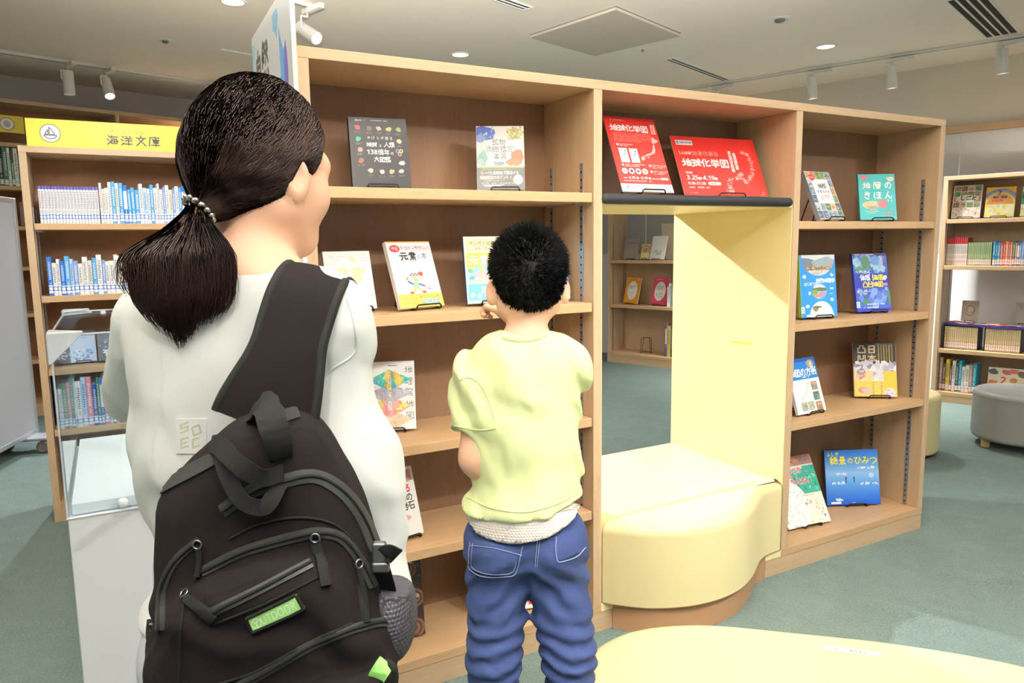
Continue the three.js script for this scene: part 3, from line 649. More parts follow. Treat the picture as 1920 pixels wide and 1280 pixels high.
    rect(c, 0, 0, w, h, '#f8f6f7'); rect(c, 0, 0, w, 8, '#f2a44a'); disc(c, 48, 44, 32, '#e0303a', 22); jp(c, '今日', 26, 32, 22, '#fff', { w: 0.12, gap: -0.05 }); jp(c, 'トコトンやさしい', 84, 28, 24, '#e0303f', { w: 0.13, gap: -0.02 }); jp(c, '元素', 68, 64, 52, '#221f24', { w: 0.15 }); jp(c, 'の', 178, 84, 26, '#7b8092', { w: 0.1 }); jp(c, '本', 206, 70, 40, '#7b8092', { w: 0.12 });
    small(c, 28, 128, 80, 5, 10, '#e3c8e8'); small(c, 216, 120, 50, 1, 8, '#b5b5bd');
    for (let i = 0; i < 9; i++) for (let j = 0; j < 7; j++) if ((i + j) % 2) rect(c, 22 + i * 28, 190 + j * 14, 28, 14, '#e9eaf1');
    // a plain little figure with a chequered cap
    disc(c, 138, 226, 25, '#f0c6a0'); c.fillStyle = '#fff'; c.beginPath(); c.ellipse(134, 206, 34, 19, 0.1, Math.PI, 0); c.fill(); for (let i = 0; i < 6; i++) rect(c, 106 + i * 10, i % 2 ? 194 : 202, 9, 8, '#222'); disc(c, 130, 222, 4.5, '#fff'); disc(c, 146, 222, 4.5, '#fff'); disc(c, 131, 223, 2, '#333'); disc(c, 147, 223, 2, '#333'); rect(c, 132, 236, 12, 4, '#c94b4b');
    blob(c, 132, 268, 26, 22, '#8fb7a2', 9, 0.08); c.strokeStyle = '#45507f'; c.lineWidth = 12; c.lineCap = 'round'; c.beginPath(); c.moveTo(110, 258); c.lineTo(86, 244); c.moveTo(156, 262); c.lineTo(184, 274); c.stroke(); disc(c, 76, 236, 8, '#f0c6a0'); disc(c, 194, 280, 8, '#f0c6a0'); c.strokeStyle = '#e2b884'; c.lineWidth = 16; c.beginPath(); c.moveTo(122, 290); c.lineTo(102, 304); c.moveTo(142, 290); c.lineTo(164, 304); c.stroke(); disc(c, 94, 312, 14, '#c23f3f', 7); disc(c, 174, 310, 13, '#c23f3f', 7); disc(c, 178, 200, 14, '#dd4a4a'); disc(c, 84, 226, 6, '#dd4a4a'); disc(c, 214, 292, 8, '#ef8f9b'); disc(c, 86, 334, 12, '#7fd1b4');
    rect(c, 0, 318, w, 82, '#f6e25c'); small(c, 26, 336, 92, 5, 11, '#e58a52', 0.85); jp(c, '知りたいことを', 138, 330, 17, '#333', { w: 0.12 }); jp(c, 'よくわかる', 140, 352, 27, '#2f92dd', { w: 0.15, gap: -0.1, outline: '#d8efff', ow: 0.1 });
  },
  manga: (c, w, h) => {
    rect(c, 0, 0, w, h, '#f9f8f6'); rect(c, 10, 12, w - 20, 78, '#f7f0b4'); jp(c, 'マンガと図鑑で', 30, 28, 25, '#2d2d31', { w: 0.1, gap: 0.1 }); jp(c, 'おもしろい', 70, 62, 18, '#3a3a3e', { w: 0.11 }); rect(c, 10, 98, w - 20, 88, '#f3d73f'); jp(c, '元素', 22, 112, 60, '#fff', { w: 0.11, outline: '#b9b4d0', ow: 0.06 }); jp(c, 'の本', 160, 118, 52, '#fff', { w: 0.11, outline: '#b9b4d0', ow: 0.06 });
    blob(c, 140, 220, 128, 40, '#8cc3ee', 20, 0.2); blob(c, 110, 236, 60, 26, '#a9a3a8', 9, 0.25); blob(c, 32, 204, 16, 18, '#3f8c52', 5, 0.2); blob(c, 40, 250, 22, 14, '#4f95d8', 7, 0.3); blob(c, 100, 204, 14, 20, '#b7a668', 7, 0.2); rect(c, 10, 262, w - 20, 10, '#f3e486'); rect(c, 10, 284, w - 20, 100, '#5fb0e6'); for (let i = 0; i < 6; i++) disc(c, 34 + i * 44, 350 + (i % 2) * 6, 14, '#f8fbff'); small(c, 90, 300, 120, 2, 22, '#c9d6ea', 0.9, 0.8);
  },
  blue: (c, w, h) => { const g = c.createLinearGradient(0, 0, 0, h); g.addColorStop(0, '#4fa8dc'); g.addColorStop(1, '#8cc7ec'); c.fillStyle = g; c.fillRect(0, 0, w, h); rect(c, w - 8, 0, 8, h, '#2d6fb8'); speck(c, 160, 60, 110, 260, ['#bfe0f4', '#3b7fc0', '#e4f3fb'], 40, 5, 16); jp(c, '元素', 30, 30, 54, '#fff', { w: 0.11 }); blob(c, 236, 190, 20, 44, '#20304c', 12, 0.3); },
  chiri: (c, w, h) => {
    rect(c, 0, 0, w, h, '#f5f5f5'); jp(c, '地理院地図', w - 62, 28, 50, '#26262a', { v: true, w: 0.06, gap: 0.42 }); jp(c, 'のしくみ', 34, 60, 46, '#26262a', { v: true, w: 0.07, gap: 0.2 }); small(c, 190, 24, 90, 1, 12, '#555', 0.6);
    const dia = (y, cols, base) => { c.save(); c.beginPath(); c.moveTo(70, y + 62); c.lineTo(205, y); c.lineTo(340, y + 62); c.lineTo(205, y + 130); c.closePath(); c.clip(); rect(c, 60, y, 290, 140, base); speck(c, 70, y, 270, 130, cols, 60, 8, 30); c.strokeStyle = 'rgba(60,60,80,0.5)'; c.lineWidth = 2; for (let i = 0; i < 4; i++) { c.beginPath(); c.moveTo(90 + i * 60, y + 20); c.lineTo(130 + i * 50, y + 60); c.lineTo(120 + i * 60, y + 120); c.stroke(); } c.restore(); };
    dia(300, ['#f0c7a8', '#e9b7a0', '#d8c9a0', '#f2d8c4'], '#ecc6ac'); dia(218, ['#ef8f86', '#f3b0a0', '#e9df7a', '#e79cab'], '#f0a89c'); dia(136, ['#c4c3cf', '#b0b0bf', '#d3d2dc'], '#bcbcc8'); dia(52, ['#2bb5a0', '#1d9cc4', '#f2b64a', '#f5cf5a', '#37b98a'], '#24b29a'); for (const y of [86, 170, 252]) { rect(c, 196, y, 18, 50, '#fff'); small(c, 200, y + 6, 10, 4, 10, '#555'); }
  },
  wakaru: (c, w, h) => { rect(c, 0, 0, w, h, '#ece6e0'); rect(c, 16, 16, w - 32, 66, '#cf8e88'); speck(c, 20, 20, w - 40, 56, ['#dba9a2', '#c67d76', '#e2bab2'], 16, 6, 16); jp(c, 'でわかる', 54, 98, 46, '#d02b2e', { w: 0.13 }); jp(c, '日本列島の', 22, 150, 46, '#2a2526', { w: 0.12, gap: -0.02 }); jp(c, '地質・岩石', 20, 198, 48, '#2a2526', { w: 0.13, gap: -0.02 }); small(c, 90, 256, 100, 1, 16, '#4a4545'); japan(c, 60, 262, 170, ['#d9a29a', '#cf9088', '#dfb0a8', '#d49c92']); },
  rings: (c, w, h) => { rect(c, 0, 0, w, h, '#2c2220'); for (const [x, y, r] of [[60, 60, 44], [220, 40, 40], [240, 180, 46], [230, 320, 50], [60, 330, 46], [140, 190, 90]]) for (let k = 5; k > 0; k--) disc(c, x, y, r * k / 5, k % 2 ? '#7a5a44' : '#3b2c28'); speck(c, 0, 0, w, h, ['#8d2f33', '#4c586e', '#b69a72', '#a23c3c'], 40, 3, 10); },
  layers: (c, w, h) => { rect(c, 0, 0, w, h, '#f2f0f3'); rect(c, 0, 250, w, 34, '#67b46a'); rect(c, 0, 284, w, 30, '#3f7fc2'); rect(c, 0, 314, w, 18, '#b8452f'); blob(c, 186, 326, 60, 18, '#f0e6dc', 13, 0.3); jp(c, '地球', 40, 60, 60, '#444', { w: 0.12 }); },
  posterA: (c, w, h) => {
    rect(c, 0, 0, w, h, '#e8352f'); small(c, 30, 22, 210, 1, 14, '#f4a79b', 0.55); jp(c, '地球化学図', 32, 54, 58, '#fff', { w: 0.15, gap: 0.02 }); for (const x of [354, 374]) { c.save(); c.translate(x, 44); c.rotate(0.06); rect(c, 0, 0, 15, 74, '#fbeeea'); small(c, 3, 4, 9, 6, 11, '#d8514a'); c.restore(); }
    small(c, 40, 124, 300, 6, 12, '#f3a096', 0.9, 0.4); disc(c, 56, 214, 9, '#fff'); small(c, 72, 208, 100, 2, 11, '#fbe2de'); for (const x of [52, 132]) { rect(c, x, 240, 66, 108, '#eef1f2'); japan(c, x + 4, 250, 58, ['#7fb0cf', '#6b95b8', '#8cc0b4', '#5f88b0']); }
    japan(c, 210, 140, 190, ['#f5b5ac', '#f6beb6', '#f4a79d', '#f6c4bd']); disc(c, 56, 366, 9, '#fff'); small(c, 72, 360, 150, 2, 12, '#fbe2de'); for (let i = 0; i < 4; i++) { disc(c, 58 + i * 52, 412, 22, '#f4f6f7'); blob(c, 58 + i * 52, 412, 11, 11, ['#9fb3b8', '#3e464d', '#4d6a63', '#8b9298'][i], 8, 0.3); } for (const y of [366, 412]) { disc(c, 266, y, 9, '#fff'); small(c, 282, y - 7, 110, 3, 10, '#f8cfc9'); }
    c.fillStyle = '#fff'; c.font = 'bold 13px sans-serif'; c.fillText('2026', 34, 468); c.font = 'bold 27px sans-serif'; c.fillText('3.25', 74, 470); c.fillText('4.19', 168, 470); disc(c, 142, 462, 9, '#fff'); jp(c, '・', 150, 450, 20, '#fff'); disc(c, 236, 462, 9, '#fff'); c.font = 'bold 13px sans-serif'; c.fillText('9:30-21:30', 252, 470); rect(c, 322, 456, 60, 16, '#fbe9e6'); small(c, 34, 482, 300, 1, 12, '#fbd7d2');
    rect(c, 0, 506, w, 60, '#f2f2f5'); rect(c, 44, 520, 16, 20, '#2d4a9a'); rect(c, 50, 524, 8, 12, '#f2f2f5'); jp(c, '福岡市科学館', 66, 520, 20, '#3c4c86', { w: 0.08 }); small(c, 206, 524, 90, 2, 8, '#b9bcc8'); rect(c, 300, 516, 88, 5, '#8d93a4'); c.strokeStyle = '#8d93a4'; c.strokeRect(300, 521, 88, 10);
  },
  posterB: (c, w, h) => {
    rect(c, 0, 0, w, h, '#ea332c'); rect(c, 26, 28, 118, 34, '#fbfbfc'); rect(c, 34, 36, 16, 18, '#23418f'); rect(c, 40, 40, 8, 10, '#fff'); jp(c, '福岡市科学館', 54, 37, 14, '#3a4676', { w: 0.09, gap: 0 });
    jp(c, '企画展', 46, 108, 20, '#fff', { w: 0.11 }); c.strokeStyle = '#fff'; c.lineWidth = 4; c.beginPath(); c.moveTo(34, 106); c.lineTo(40, 128); c.moveTo(116, 106); c.lineTo(110, 128); c.stroke(); [...'元素で見る'].forEach((k, i) => { c.strokeStyle = '#fbd0cb'; c.lineWidth = 2; c.beginPath(); c.arc(140 + i * 38, 118, 16, 0, 7); c.stroke(); jp(c, k, 131 + i * 38, 109, 18, '#fff', { w: 0.1 }); });
    jp(c, '地球化学図', 36, 150, 64, '#fff', { w: 0.15, gap: 0.04 }); c.fillStyle = '#fff'; c.font = 'bold 22px sans-serif'; c.fillText('2026', 42, 262); c.font = 'bold 42px sans-serif'; c.fillText('3.25', 42, 304); c.fillText('4.19', 156, 304); disc(c, 134, 294, 11, '#fff'); rect(c, 147, 288, 9, 5, '#fff'); disc(c, 248, 294, 11, '#fff'); c.font = 'bold 26px sans-serif'; c.fillText('9:30-21:30', 42, 338); c.fillStyle = '#fde9e6'; c.beginPath(); c.roundRect(182, 316, 92, 24, 12); c.fill(); small(c, 200, 324, 56, 1, 16, '#e2534c'); small(c, 42, 352, 200, 1, 18, '#fde2de'); small(c, 42, 392, 70, 1, 11, '#f6b3ac');
    for (const [x, y, hh] of [[384, 92, 150], [416, 104, 120]]) { c.save(); c.translate(x, y); c.rotate(0.03); rect(c, 0, 0, 22, hh, '#fbf3f1'); small(c, 5, 6, 12, Math.floor(hh / 14) - 1, 14, '#e0504a'); c.restore(); }
    // the map as a swarm of short strokes
    c.strokeStyle = '#fbd3ce'; c.lineWidth = 3; c.lineCap = 'round'; const P = [[300, 410, 340, 300], [340, 300, 430, 280], [430, 280, 470, 330], [470, 300, 520, 250], [520, 250, 540, 180], [540, 180, 520, 110], [520, 110, 480, 90], [330, 330, 340, 400], [440, 250, 400, 270]]; for (const [x0, y0, x1, y1] of P) for (let i = 0; i < 26; i++) { const t = rnd(), px = lerp(x0, x1, t) + rr(-14, 14), py = lerp(y0, y1, t) + rr(-10, 10), l = rr(4, 14); c.beginPath(); c.moveTo(px, py); c.lineTo(px + l, py + rr(-3, 8)); c.stroke(); }
    c.strokeStyle = '#f0766e'; c.lineWidth = 1.5; c.strokeRect(540, 350, 44, 50); small(c, 556, 380, 18, 3, 9, '#fff');
  },
  chikei: (c, w, h) => { rect(c, 0, 0, w, h, '#e9ebee'); const cols = ['#8a9bb4', '#c98b6a', '#6e8f5e', '#4f5f77', '#b9c7d6', '#b78b3e', '#71839a', '#d9b08a', '#55704e']; for (let i = 0; i < 5; i++) for (let j = 0; j < 6; j++) { if (i > 0 && i < 4 && j > 0 && j < 4) continue; const x = i * 56 + 2, y = j * 66 + 2; rect(c, x, y, 53, 63, pick(cols)); speck(c, x + 4, y + 20, 44, 36, cols, 8, 4, 10); } rect(c, 50, 70, 182, 200, '#f7f7f8'); disc(c, 66, 52, 27, '#d92d30'); jp(c, '今日', 48, 42, 18, '#fff', { w: 0.12, gap: -0.02 }); jp(c, '地形', 102, 98, 46, '#2d2d30', { w: 0.12 }); jp(c, 'を見るのを', 72, 156, 28, '#3b3b3e', { w: 0.1 }); small(c, 96, 200, 90, 3, 14, '#c25a55'); },
  chisou: (c, w, h) => { rect(c, 0, 0, w, h, '#3bb0b2'); jp(c, '地層の', 34, 62, 62, '#fff', { w: 0.15, gap: 0.4 }); jp(c, 'きほん', 34, 148, 62, '#fff', { w: 0.15, gap: 0.4 }); blob(c, 46, 30, 36, 22, '#c0707a', 8, 0.3); blob(c, 262, 44, 34, 24, '#e9dfd6', 7, 0.3); blob(c, 100, 262, 78, 32, '#e2c99c', 12, 0.12); for (let i = 0; i < 5; i++) blob(c, 110, 274 + i * 7, 64 - i * 8, 4, ['#8a8f9a', '#c4a88a', '#7f8692', '#d6bd96', '#9aa0a8'][i], 10, 0.1); blob(c, 190, 252, 40, 36, '#c9787c', 10, 0.15); small(c, 52, 312, 110, 2, 14, '#d9f0ee', 0.7, 0.35); for (let k = 4; k > 0; k--) disc(c, 236, 338, 12 * k, k % 2 ? '#a08c98' : '#4d9f9f', 7 * k); small(c, 230, 220, 44, 2, 13, '#f3faf9'); },
  shizen: (c, w, h) => {
    rect(c, 0, 0, w, h, '#2f8fe4'); const photo = (x, y, rx, ry, f) => { c.save(); c.beginPath(); c.ellipse(x, y, rx, ry, 0, 0, 7); c.clip(); f(); c.restore(); };
    photo(w / 2 + 6, 6, 134, 128, () => { rect(c, 0, 0, w, 140, '#dfe3ea'); blob(c, 60, 60, 90, 46, '#6f7c86', 9, 0.25); blob(c, 200, 56, 100, 36, '#98a3ab', 9, 0.25); rect(c, 0, 78, w, 24, '#9a7d5a'); speck(c, 20, 76, 240, 26, ['#b8906a', '#6f6b4e', '#caa57f'], 30, 5, 12); rect(c, 0, 100, w, 50, '#cfccc9'); speck(c, 40, 104, 200, 34, ['#b9b5b4', '#dedcda'], 20, 4, 12); });
    jp(c, 'はじめての', 30, 176, 22, '#fff', { w: 0.13, gap: -0.05 }); jp(c, '自然地理学', 122, 150, 32, '#fff', { w: 0.15, gap: -0.03 });
    photo(150, 236, 60, 48, () => { rect(c, 80, 180, 150, 110, '#b9c6a0'); rect(c, 80, 180, 150, 34, '#cdd7ee'); blob(c, 150, 222, 80, 12, '#4d6a44', 12, 0.2); blob(c, 180, 258, 40, 26, '#a99ac4', 9, 0.2); blob(c, 110, 240, 30, 14, '#7f9a55', 9, 0.2); blob(c, 120, 266, 34, 10, '#b58a7a', 9, 0.2); });
    photo(162, 396, 96, 96, () => { rect(c, 60, 290, 210, 110, '#e6e9ef'); blob(c, 116, 346, 24, 18, '#8a7a58', 8, 0.25); blob(c, 128, 336, 40, 5, '#4d5a42', 9, 0.3); });
    for (const [x, y] of [[36, 140], [256, 132], [70, 246], [248, 290], [52, 330]]) blob(c, x, y, 14, 12, '#f4f8ff', 7, 0.4); small(c, 224, 214, 50, 1, 20, '#fff'); small(c, 228, 250, 48, 1, 11, '#d5eaff'); rect(c, 40, 384, 72, 14, '#f5f6f8'); small(c, 240, 388, 36, 1, 11, '#e6f2ff');
  },
  umi: (c, w, h) => {
    const g = c.createLinearGradient(0, 0, 0, h); g.addColorStop(0, '#3e6cc4'); g.addColorStop(0.5, '#2a47a6'); g.addColorStop(1, '#4a66c8'); c.fillStyle = g; c.fillRect(0, 0, w, h); rect(c, 0, 0, w, 18, '#2b1f6c'); small(c, 20, 5, 240, 1, 14, '#d9d4ee'); speck(c, 20, 20, 240, 110, ['#6b93d6', '#86b3dc', '#4f7fd0', '#9fc6d9'], 34, 10, 30); blob(c, 100, 60, 38, 40, '#4f7a55', 12, 0.3); blob(c, 56, 112, 36, 22, '#50805a', 10, 0.3); blob(c, 118, 106, 20, 14, '#54845a', 10, 0.3); speck(c, 20, 120, 110, 20, ['#cdd8e2', '#b7c9dc'], 20, 3, 7); rect(c, 230, 26, 16, 90, '#d5c8d6'); small(c, 233, 30, 9, 7, 12, '#b2545e');
    rect(c, 0, 140, w, 100, '#22309a'); jp(c, '体感！', 46, 146, 42, '#fff', { w: 0.15, gap: -0.02 }); jp(c, '海底', 154, 146, 42, '#f8ea3c', { w: 0.15, gap: 0 }); jp(c, '凸凹地図', 62, 192, 42, '#f8ea3c', { w: 0.15, gap: 0 }); rect(c, 234, 208, 34, 18, '#ef8a8a'); blob(c, 250, 170, 20, 18, '#e9dcc8', 8, 0.2); small(c, 90, 248, 90, 2, 12, '#cfdcf4'); speck(c, 20, 250, 240, 110, ['#6a8ad8', '#5a78d0', '#7f9ee2'], 24, 12, 30); blob(c, 76, 332, 30, 22, '#477a55', 9, 0.2); speck(c, 20, 252, 70, 30, ['#c9c4b8', '#8fb0a8'], 14, 4, 9); blob(c, 270, 300, 12, 60, '#4b7d58', 8, 0.2); small(c, 60, 348, 170, 2, 22, '#e2e9fa', 0.75, 0.4); rect(c, 0, 382, w, 18, '#2a3bb4');
  },
  jutsu: (c, w, h) => { rect(c, 0, 0, w, h, '#f6f6f7'); rect(c, 0, 0, w, 140, '#2f80d4'); rect(c, 0, 0, w, 24, '#1f5fae'); blob(c, 226, 48, 38, 34, '#b9a68a', 7, 0.2); blob(c, 232, 48, 14, 18, '#e2d8c4', 9, 0.3); jp(c, '地図の方', 2, 66, 54, '#fff', { w: 0.15, gap: 0 }); jp(c, '術', 222, 64, 54, '#fff', { w: 0.15 }); small(c, 120, 122, 100, 1, 18, '#f4e88a'); japan(c, 60, 150, 130, ['#f0dccb', '#eedcd0', '#f2e2d4', '#eed8c8']); for (const [x, y, k] of [[222, 190, '#a58d7a'], [222, 258, '#52756a'], [150, 316, '#b9bda0'], [82, 316, '#a5ad9a'], [228, 324, '#b07a52']]) { rect(c, x - 32, y - 28, 62, 56, k); speck(c, x - 26, y - 20, 48, 40, ['#8a9a86', '#c7b79c', '#6d8087', k], 12, 4, 10); } },
  deko: (c, w, h) => { rect(c, 0, 0, w, h, '#eeeaf1'); rect(c, 0, 0, w, 150, '#26271f'); speck(c, 0, 0, w, 130, ['#3a3a2a', '#2c2f28', '#4a4430'], 30, 6, 18); jp(c, '凸日', 24, 12, 60, '#d6bfa2', { w: 0.14, gap: 0.15 }); jp(c, '凹本', 24, 82, 60, '#d6bfa2', { w: 0.14, gap: 0.15 }); for (let i = 0; i < 6; i++) rect(c, 168 + i * 18, 12, 9, 130, i % 2 ? '#7a6a44' : '#9a7b3a'); speck(c, 0, 140, w, 130, ['#dcd6e8', '#f7f4f8', '#bdbacd', '#efe6ea', '#8b8da0'], 46, 10, 30); rect(c, 0, 200, 130, h, '#f6e2a0'); rect(c, 0, 270, w, h, '#f5d56a'); rect(c, 200, 200, w, h, '#f7cf4c'); speck(c, 20, 200, 100, 60, ['#9a9ab4', '#d88f86', '#f0d0c0'], 14, 6, 18); blob(c, 60, 336, 36, 24, '#e8857a', 9, 0.2); blob(c, 80, 340, 34, 20, '#dcc3cf', 9, 0.2); for (const x of [122, 178]) small(c, x, 280, 10, 9, 12, '#8a7a40'); disc(c, 240, 352, 36, '#e9e4ee'); speck(c, 216, 330, 50, 44, ['#d7b6c4', '#f0dfe6', '#c9c8dc'], 12, 4, 9); },
  achi: (c, w, h) => { rect(c, 0, 0, w, h, '#f4efe2'); rect(c, 0, 0, w, 54, '#a97a64'); speck(c, 0, 0, w, 54, ['#c25a48', '#8a6f68', '#d9805c', '#77686c'], 30, 6, 16); rect(c, 120, 60, 180, 150, '#3aa58c'); speck(c, 130, 60, 160, 140, ['#2b8f78', '#63b9a0', '#1f7d6c', '#8acdb4'], 40, 4, 14); rect(c, 0, 54, 216, 20, '#e8e2da'); jp(c, 'あちこち', 76, 62, 34, '#e0506c', { w: 0.14, gap: -0.05, outline: '#fff', ow: 0.1 }); jp(c, 'ちきゅう', 6, 100, 34, '#d8334a', { w: 0.14, gap: -0.05, outline: '#fff', ow: 0.1 }); jp(c, 'たんけん', 108, 122, 34, '#d8334a', { w: 0.14, gap: -0.05, outline: '#fff', ow: 0.1 }); disc(c, 70, 262, 120, '#fcfbf8', 130); c.strokeStyle = '#8f93c4'; c.lineWidth = 1.5; for (let i = 0; i < 26; i++) { c.beginPath(); const x = rr(10, 150), y = rr(170, 350); c.moveTo(x, y); c.quadraticCurveTo(x + rr(-16, 16), y + rr(-12, 12), x + rr(-22, 22), y + rr(-16, 16)); c.stroke(); } speck(c, 170, 240, 110, 120, ['#f0d38a', '#c9a8b0', '#8f9ab0', '#f3e6c8', '#e8b45a'], 26, 3, 9); small(c, 50, 372, 50, 2, 8, '#777'); rect(c, 44, 362, 46, 10, '#e6e6e8'); small(c, 160, 216, 120, 1, 12, '#d9b7a0'); },
  zekkei: (c, w, h) => { const g = c.createLinearGradient(0, 0, 0, h); g.addColorStop(0, '#1765c0'); g.addColorStop(0.42, '#8dc0f0'); g.addColorStop(0.56, '#69a8ea'); g.addColorStop(1, '#0d4fc0'); c.fillStyle = g; c.fillRect(0, 0, w, h); for (const [x, y, l] of [[190, 96, 96], [60, 128, 60], [40, 178, 70], [196, 182, 96], [40, 268, 46]]) speck(c, x, y, l, 8, ['#e6f1fc', '#d3e6fa'], 16, 3, 8); jp(c, 'ふしぎ', 12, 12, 22, '#f1e04c', { w: 0.14 }); jp(c, '絶景', 30, 36, 44, '#f1e04c', { w: 0.14 }); jp(c, 'の', 128, 42, 32, '#f1e04c', { w: 0.13 }); jp(c, 'ひみつ', 168, 36, 42, '#f1e04c', { w: 0.14 }); for (const x of [116, 162]) { disc(c, x, 152, 4, '#1c2a4a'); rect(c, x - 3, 155, 6, 12, '#1c2a4a'); disc(c, x, 174, 3, '#274a84', 8); } disc(c, 262, 142, 15, 'rgba(225,238,250,0.7)'); rect(c, 24, 284, 58, 12, '#f2f4f7'); small(c, 144, 288, 24, 1, 8, '#dfe9f6'); },
  shigoto: (c, w, h) => { rect(c, 0, 0, w, h, '#efe8e2'); const k = ['#9a7f74', '#3f8f4a', '#b08f80', '#7c5a48', '#8f9a6a', '#a5866e', '#c7b2a4', '#5f8f62']; for (let i = 0; i < 4; i++) for (let j = 0; j < 4; j++) { rect(c, 10 + i * 66, 12 + j * 66, 60, 60, k[(i * 3 + j) % 8]); speck(c, 14 + i * 66, 18 + j * 66, 50, 46, k, 6, 5, 14); } blob(c, 140, 160, 116, 46, '#efe9e4', 14, 0.1); jp(c, 'しごと', 64, 128, 56, '#242326', { w: 0.16, gap: 0 }); speck(c, 14, 284, 250, 100, ['#fff', '#eadfdc', '#d9cfd0', '#c59a94'], 50, 6, 16); },
  seven: (c, w, h) => { rect(c, 0, 0, w, h, '#f3c33a'); for (const [r, k] of [[190, '#8f86c4'], [170, '#7fb0d8'], [150, '#f2c94a'], [128, '#d9a05a']]) disc(c, 140, 210, r, k); rect(c, 0, 200, w, 200, '#f3f0a0'); speck(c, 10, 210, 260, 180, ['#f8f8f0', '#bfe0ea', '#f3b9b0', '#f7e06a'], 30, 10, 24); c.fillStyle = '#2e3f9a'; c.font = 'bold 74px sans-serif'; c.fillText('7', 108, 92); small(c, 70, 108, 150, 1, 28, '#3c4c9a', 0.9, 0.8); small(c, 60, 144, 160, 1, 36, '#e2653a', 0.9, 0.8); },
  greenbook: (c, w, h) => { rect(c, 0, 0, w, h, '#f2f2ee'); rect(c, 0, 60, w, 150, '#3f9a68'); blob(c, 60, 110, 60, 50, '#2c6a3a', 12, 0.3); rect(c, 0, 250, w, 140, '#cfe3a8'); speck(c, 0, 250, w, 130, ['#f4efe0', '#e8c070', '#fff'], 20, 8, 20); small(c, 30, 20, 150, 1, 30, '#d9605a', 0.9, 0.8); },
  two: (c, w, h) => { rect(c, 0, 0, w, h, '#f3ead0'); c.fillStyle = '#d83a34'; c.font = 'bold 96px sans-serif'; c.fillText('2', 96, 150); disc(c, 206, 110, 30, '#d98a5a', 24); for (const [x, y, k] of [[40, 40, '#4a4c5a'], [140, 40, '#d86070'], [270, 50, '#6a5f50'], [40, 140, '#e08a5a'], [280, 150, '#9fc3b4'], [200, 30, '#e07a80']]) blob(c, x, y, 40, 26, k, 9, 0.3); small(c, 180, 150, 70, 1, 16, '#777'); },
  tree: (c, w, h) => { rect(c, 0, 0, w, h, '#121b2c'); speck(c, 0, 0, w, h * 0.7, ['#24344f', '#31486a', '#1a2740', '#5f7fa0', '#8fb6cc'], 60, 3, 14); jp(c, 'そらがしんだ', 20, 140, 52, '#f1f1f3', { w: 0.13, gap: -0.06 }); jp(c, 'あ', 20, 140, 1, '#fff'); },
  pale: (c, w, h) => { rect(c, 0, 0, w, h, '#cfd9ea'); small(c, 40, 30, 200, 3, 26, '#9fb0d0', 0.8, 0.5); speck(c, 40, 220, 200, 120, ['#5f8fc8', '#8fb4dc', '#f0f4fa', '#4f7ab4'], 40, 6, 20); },
  ybook: (c, w, h) => { rect(c, 0, 0, w, h, '#d9952e'); disc(c, w / 2, 200, 96, '#f1efe8', 140); small(c, 80, 130, 120, 2, 26, '#c98a7a', 0.8, 0.5); speck(c, 90, 240, 100, 70, ['#d9c79a', '#b9c4c0', '#f6f2ea'], 20, 5, 14); rect(c, 14, 12, 40, 8, '#f0dcae'); disc(c, 236, 30, 10, '#f0e6cc'); },
  pink: (c, w, h) => { rect(c, 0, 0, w, h, '#d8486a'); disc(c, w / 2, 200, 100, '#f0eeea', 140); small(c, 80, 130, 120, 2, 26, '#b0a0a0', 0.8, 0.5); speck(c, 80, 230, 120, 70, ['#6f8fa4', '#9fb3c0', '#d8705a', '#f6f4f0'], 24, 5, 14); small(c, 30, 24, 200, 1, 16, '#f3c3cf'); },
  whiteleaf: (c, w, h) => { rect(c, 0, 0, w, h, '#fbfcfb'); speck(c, 70, 220, 150, 60, ['#9fcf8a', '#c9e3b0', '#7fb86a'], 18, 5, 14); c.strokeStyle = '#b6d8a6'; c.lineWidth = 3; for (let i = 0; i < 7; i++) { c.beginPath(); c.moveTo(150, 280); c.quadraticCurveTo(150 + (i - 3) * 20, 230, 150 + (i - 3) * 34, 216); c.stroke(); } },
  kraftring: (c, w, h) => { rect(c, 0, 0, w, h, '#8d7c6c'); c.strokeStyle = '#4d4440'; c.lineWidth = 14; c.beginPath(); c.arc(146, 170, 68, 2.4, 7.6); c.stroke(); c.lineWidth = 9; c.beginPath(); c.arc(142, 200, 84, 0.4, 2.8); c.stroke(); disc(c, 140, 160, 52, '#a08d7c'); },
  kraftline: (c, w, h) => { rect(c, 0, 0, w, h, '#7f7367'); small(c, 60, 80, 200, 1, 34, '#5a5f8c', 0.9, 0.8); },
};
GL['そ'] = [[2, 1, 7, 1, 2, 4, 8, 4, 5, 6, 5, 8, 7, 9]]; GL['ぎ'] = [...GL['き'], [7, 1, 8, 2], [8, 0, 9, 1]]; GL['ゅ'] = [[2, 3, 2, 7], [2, 5, 5, 3, 7, 5, 6, 7, 4, 8], [5, 2, 5, 9]];

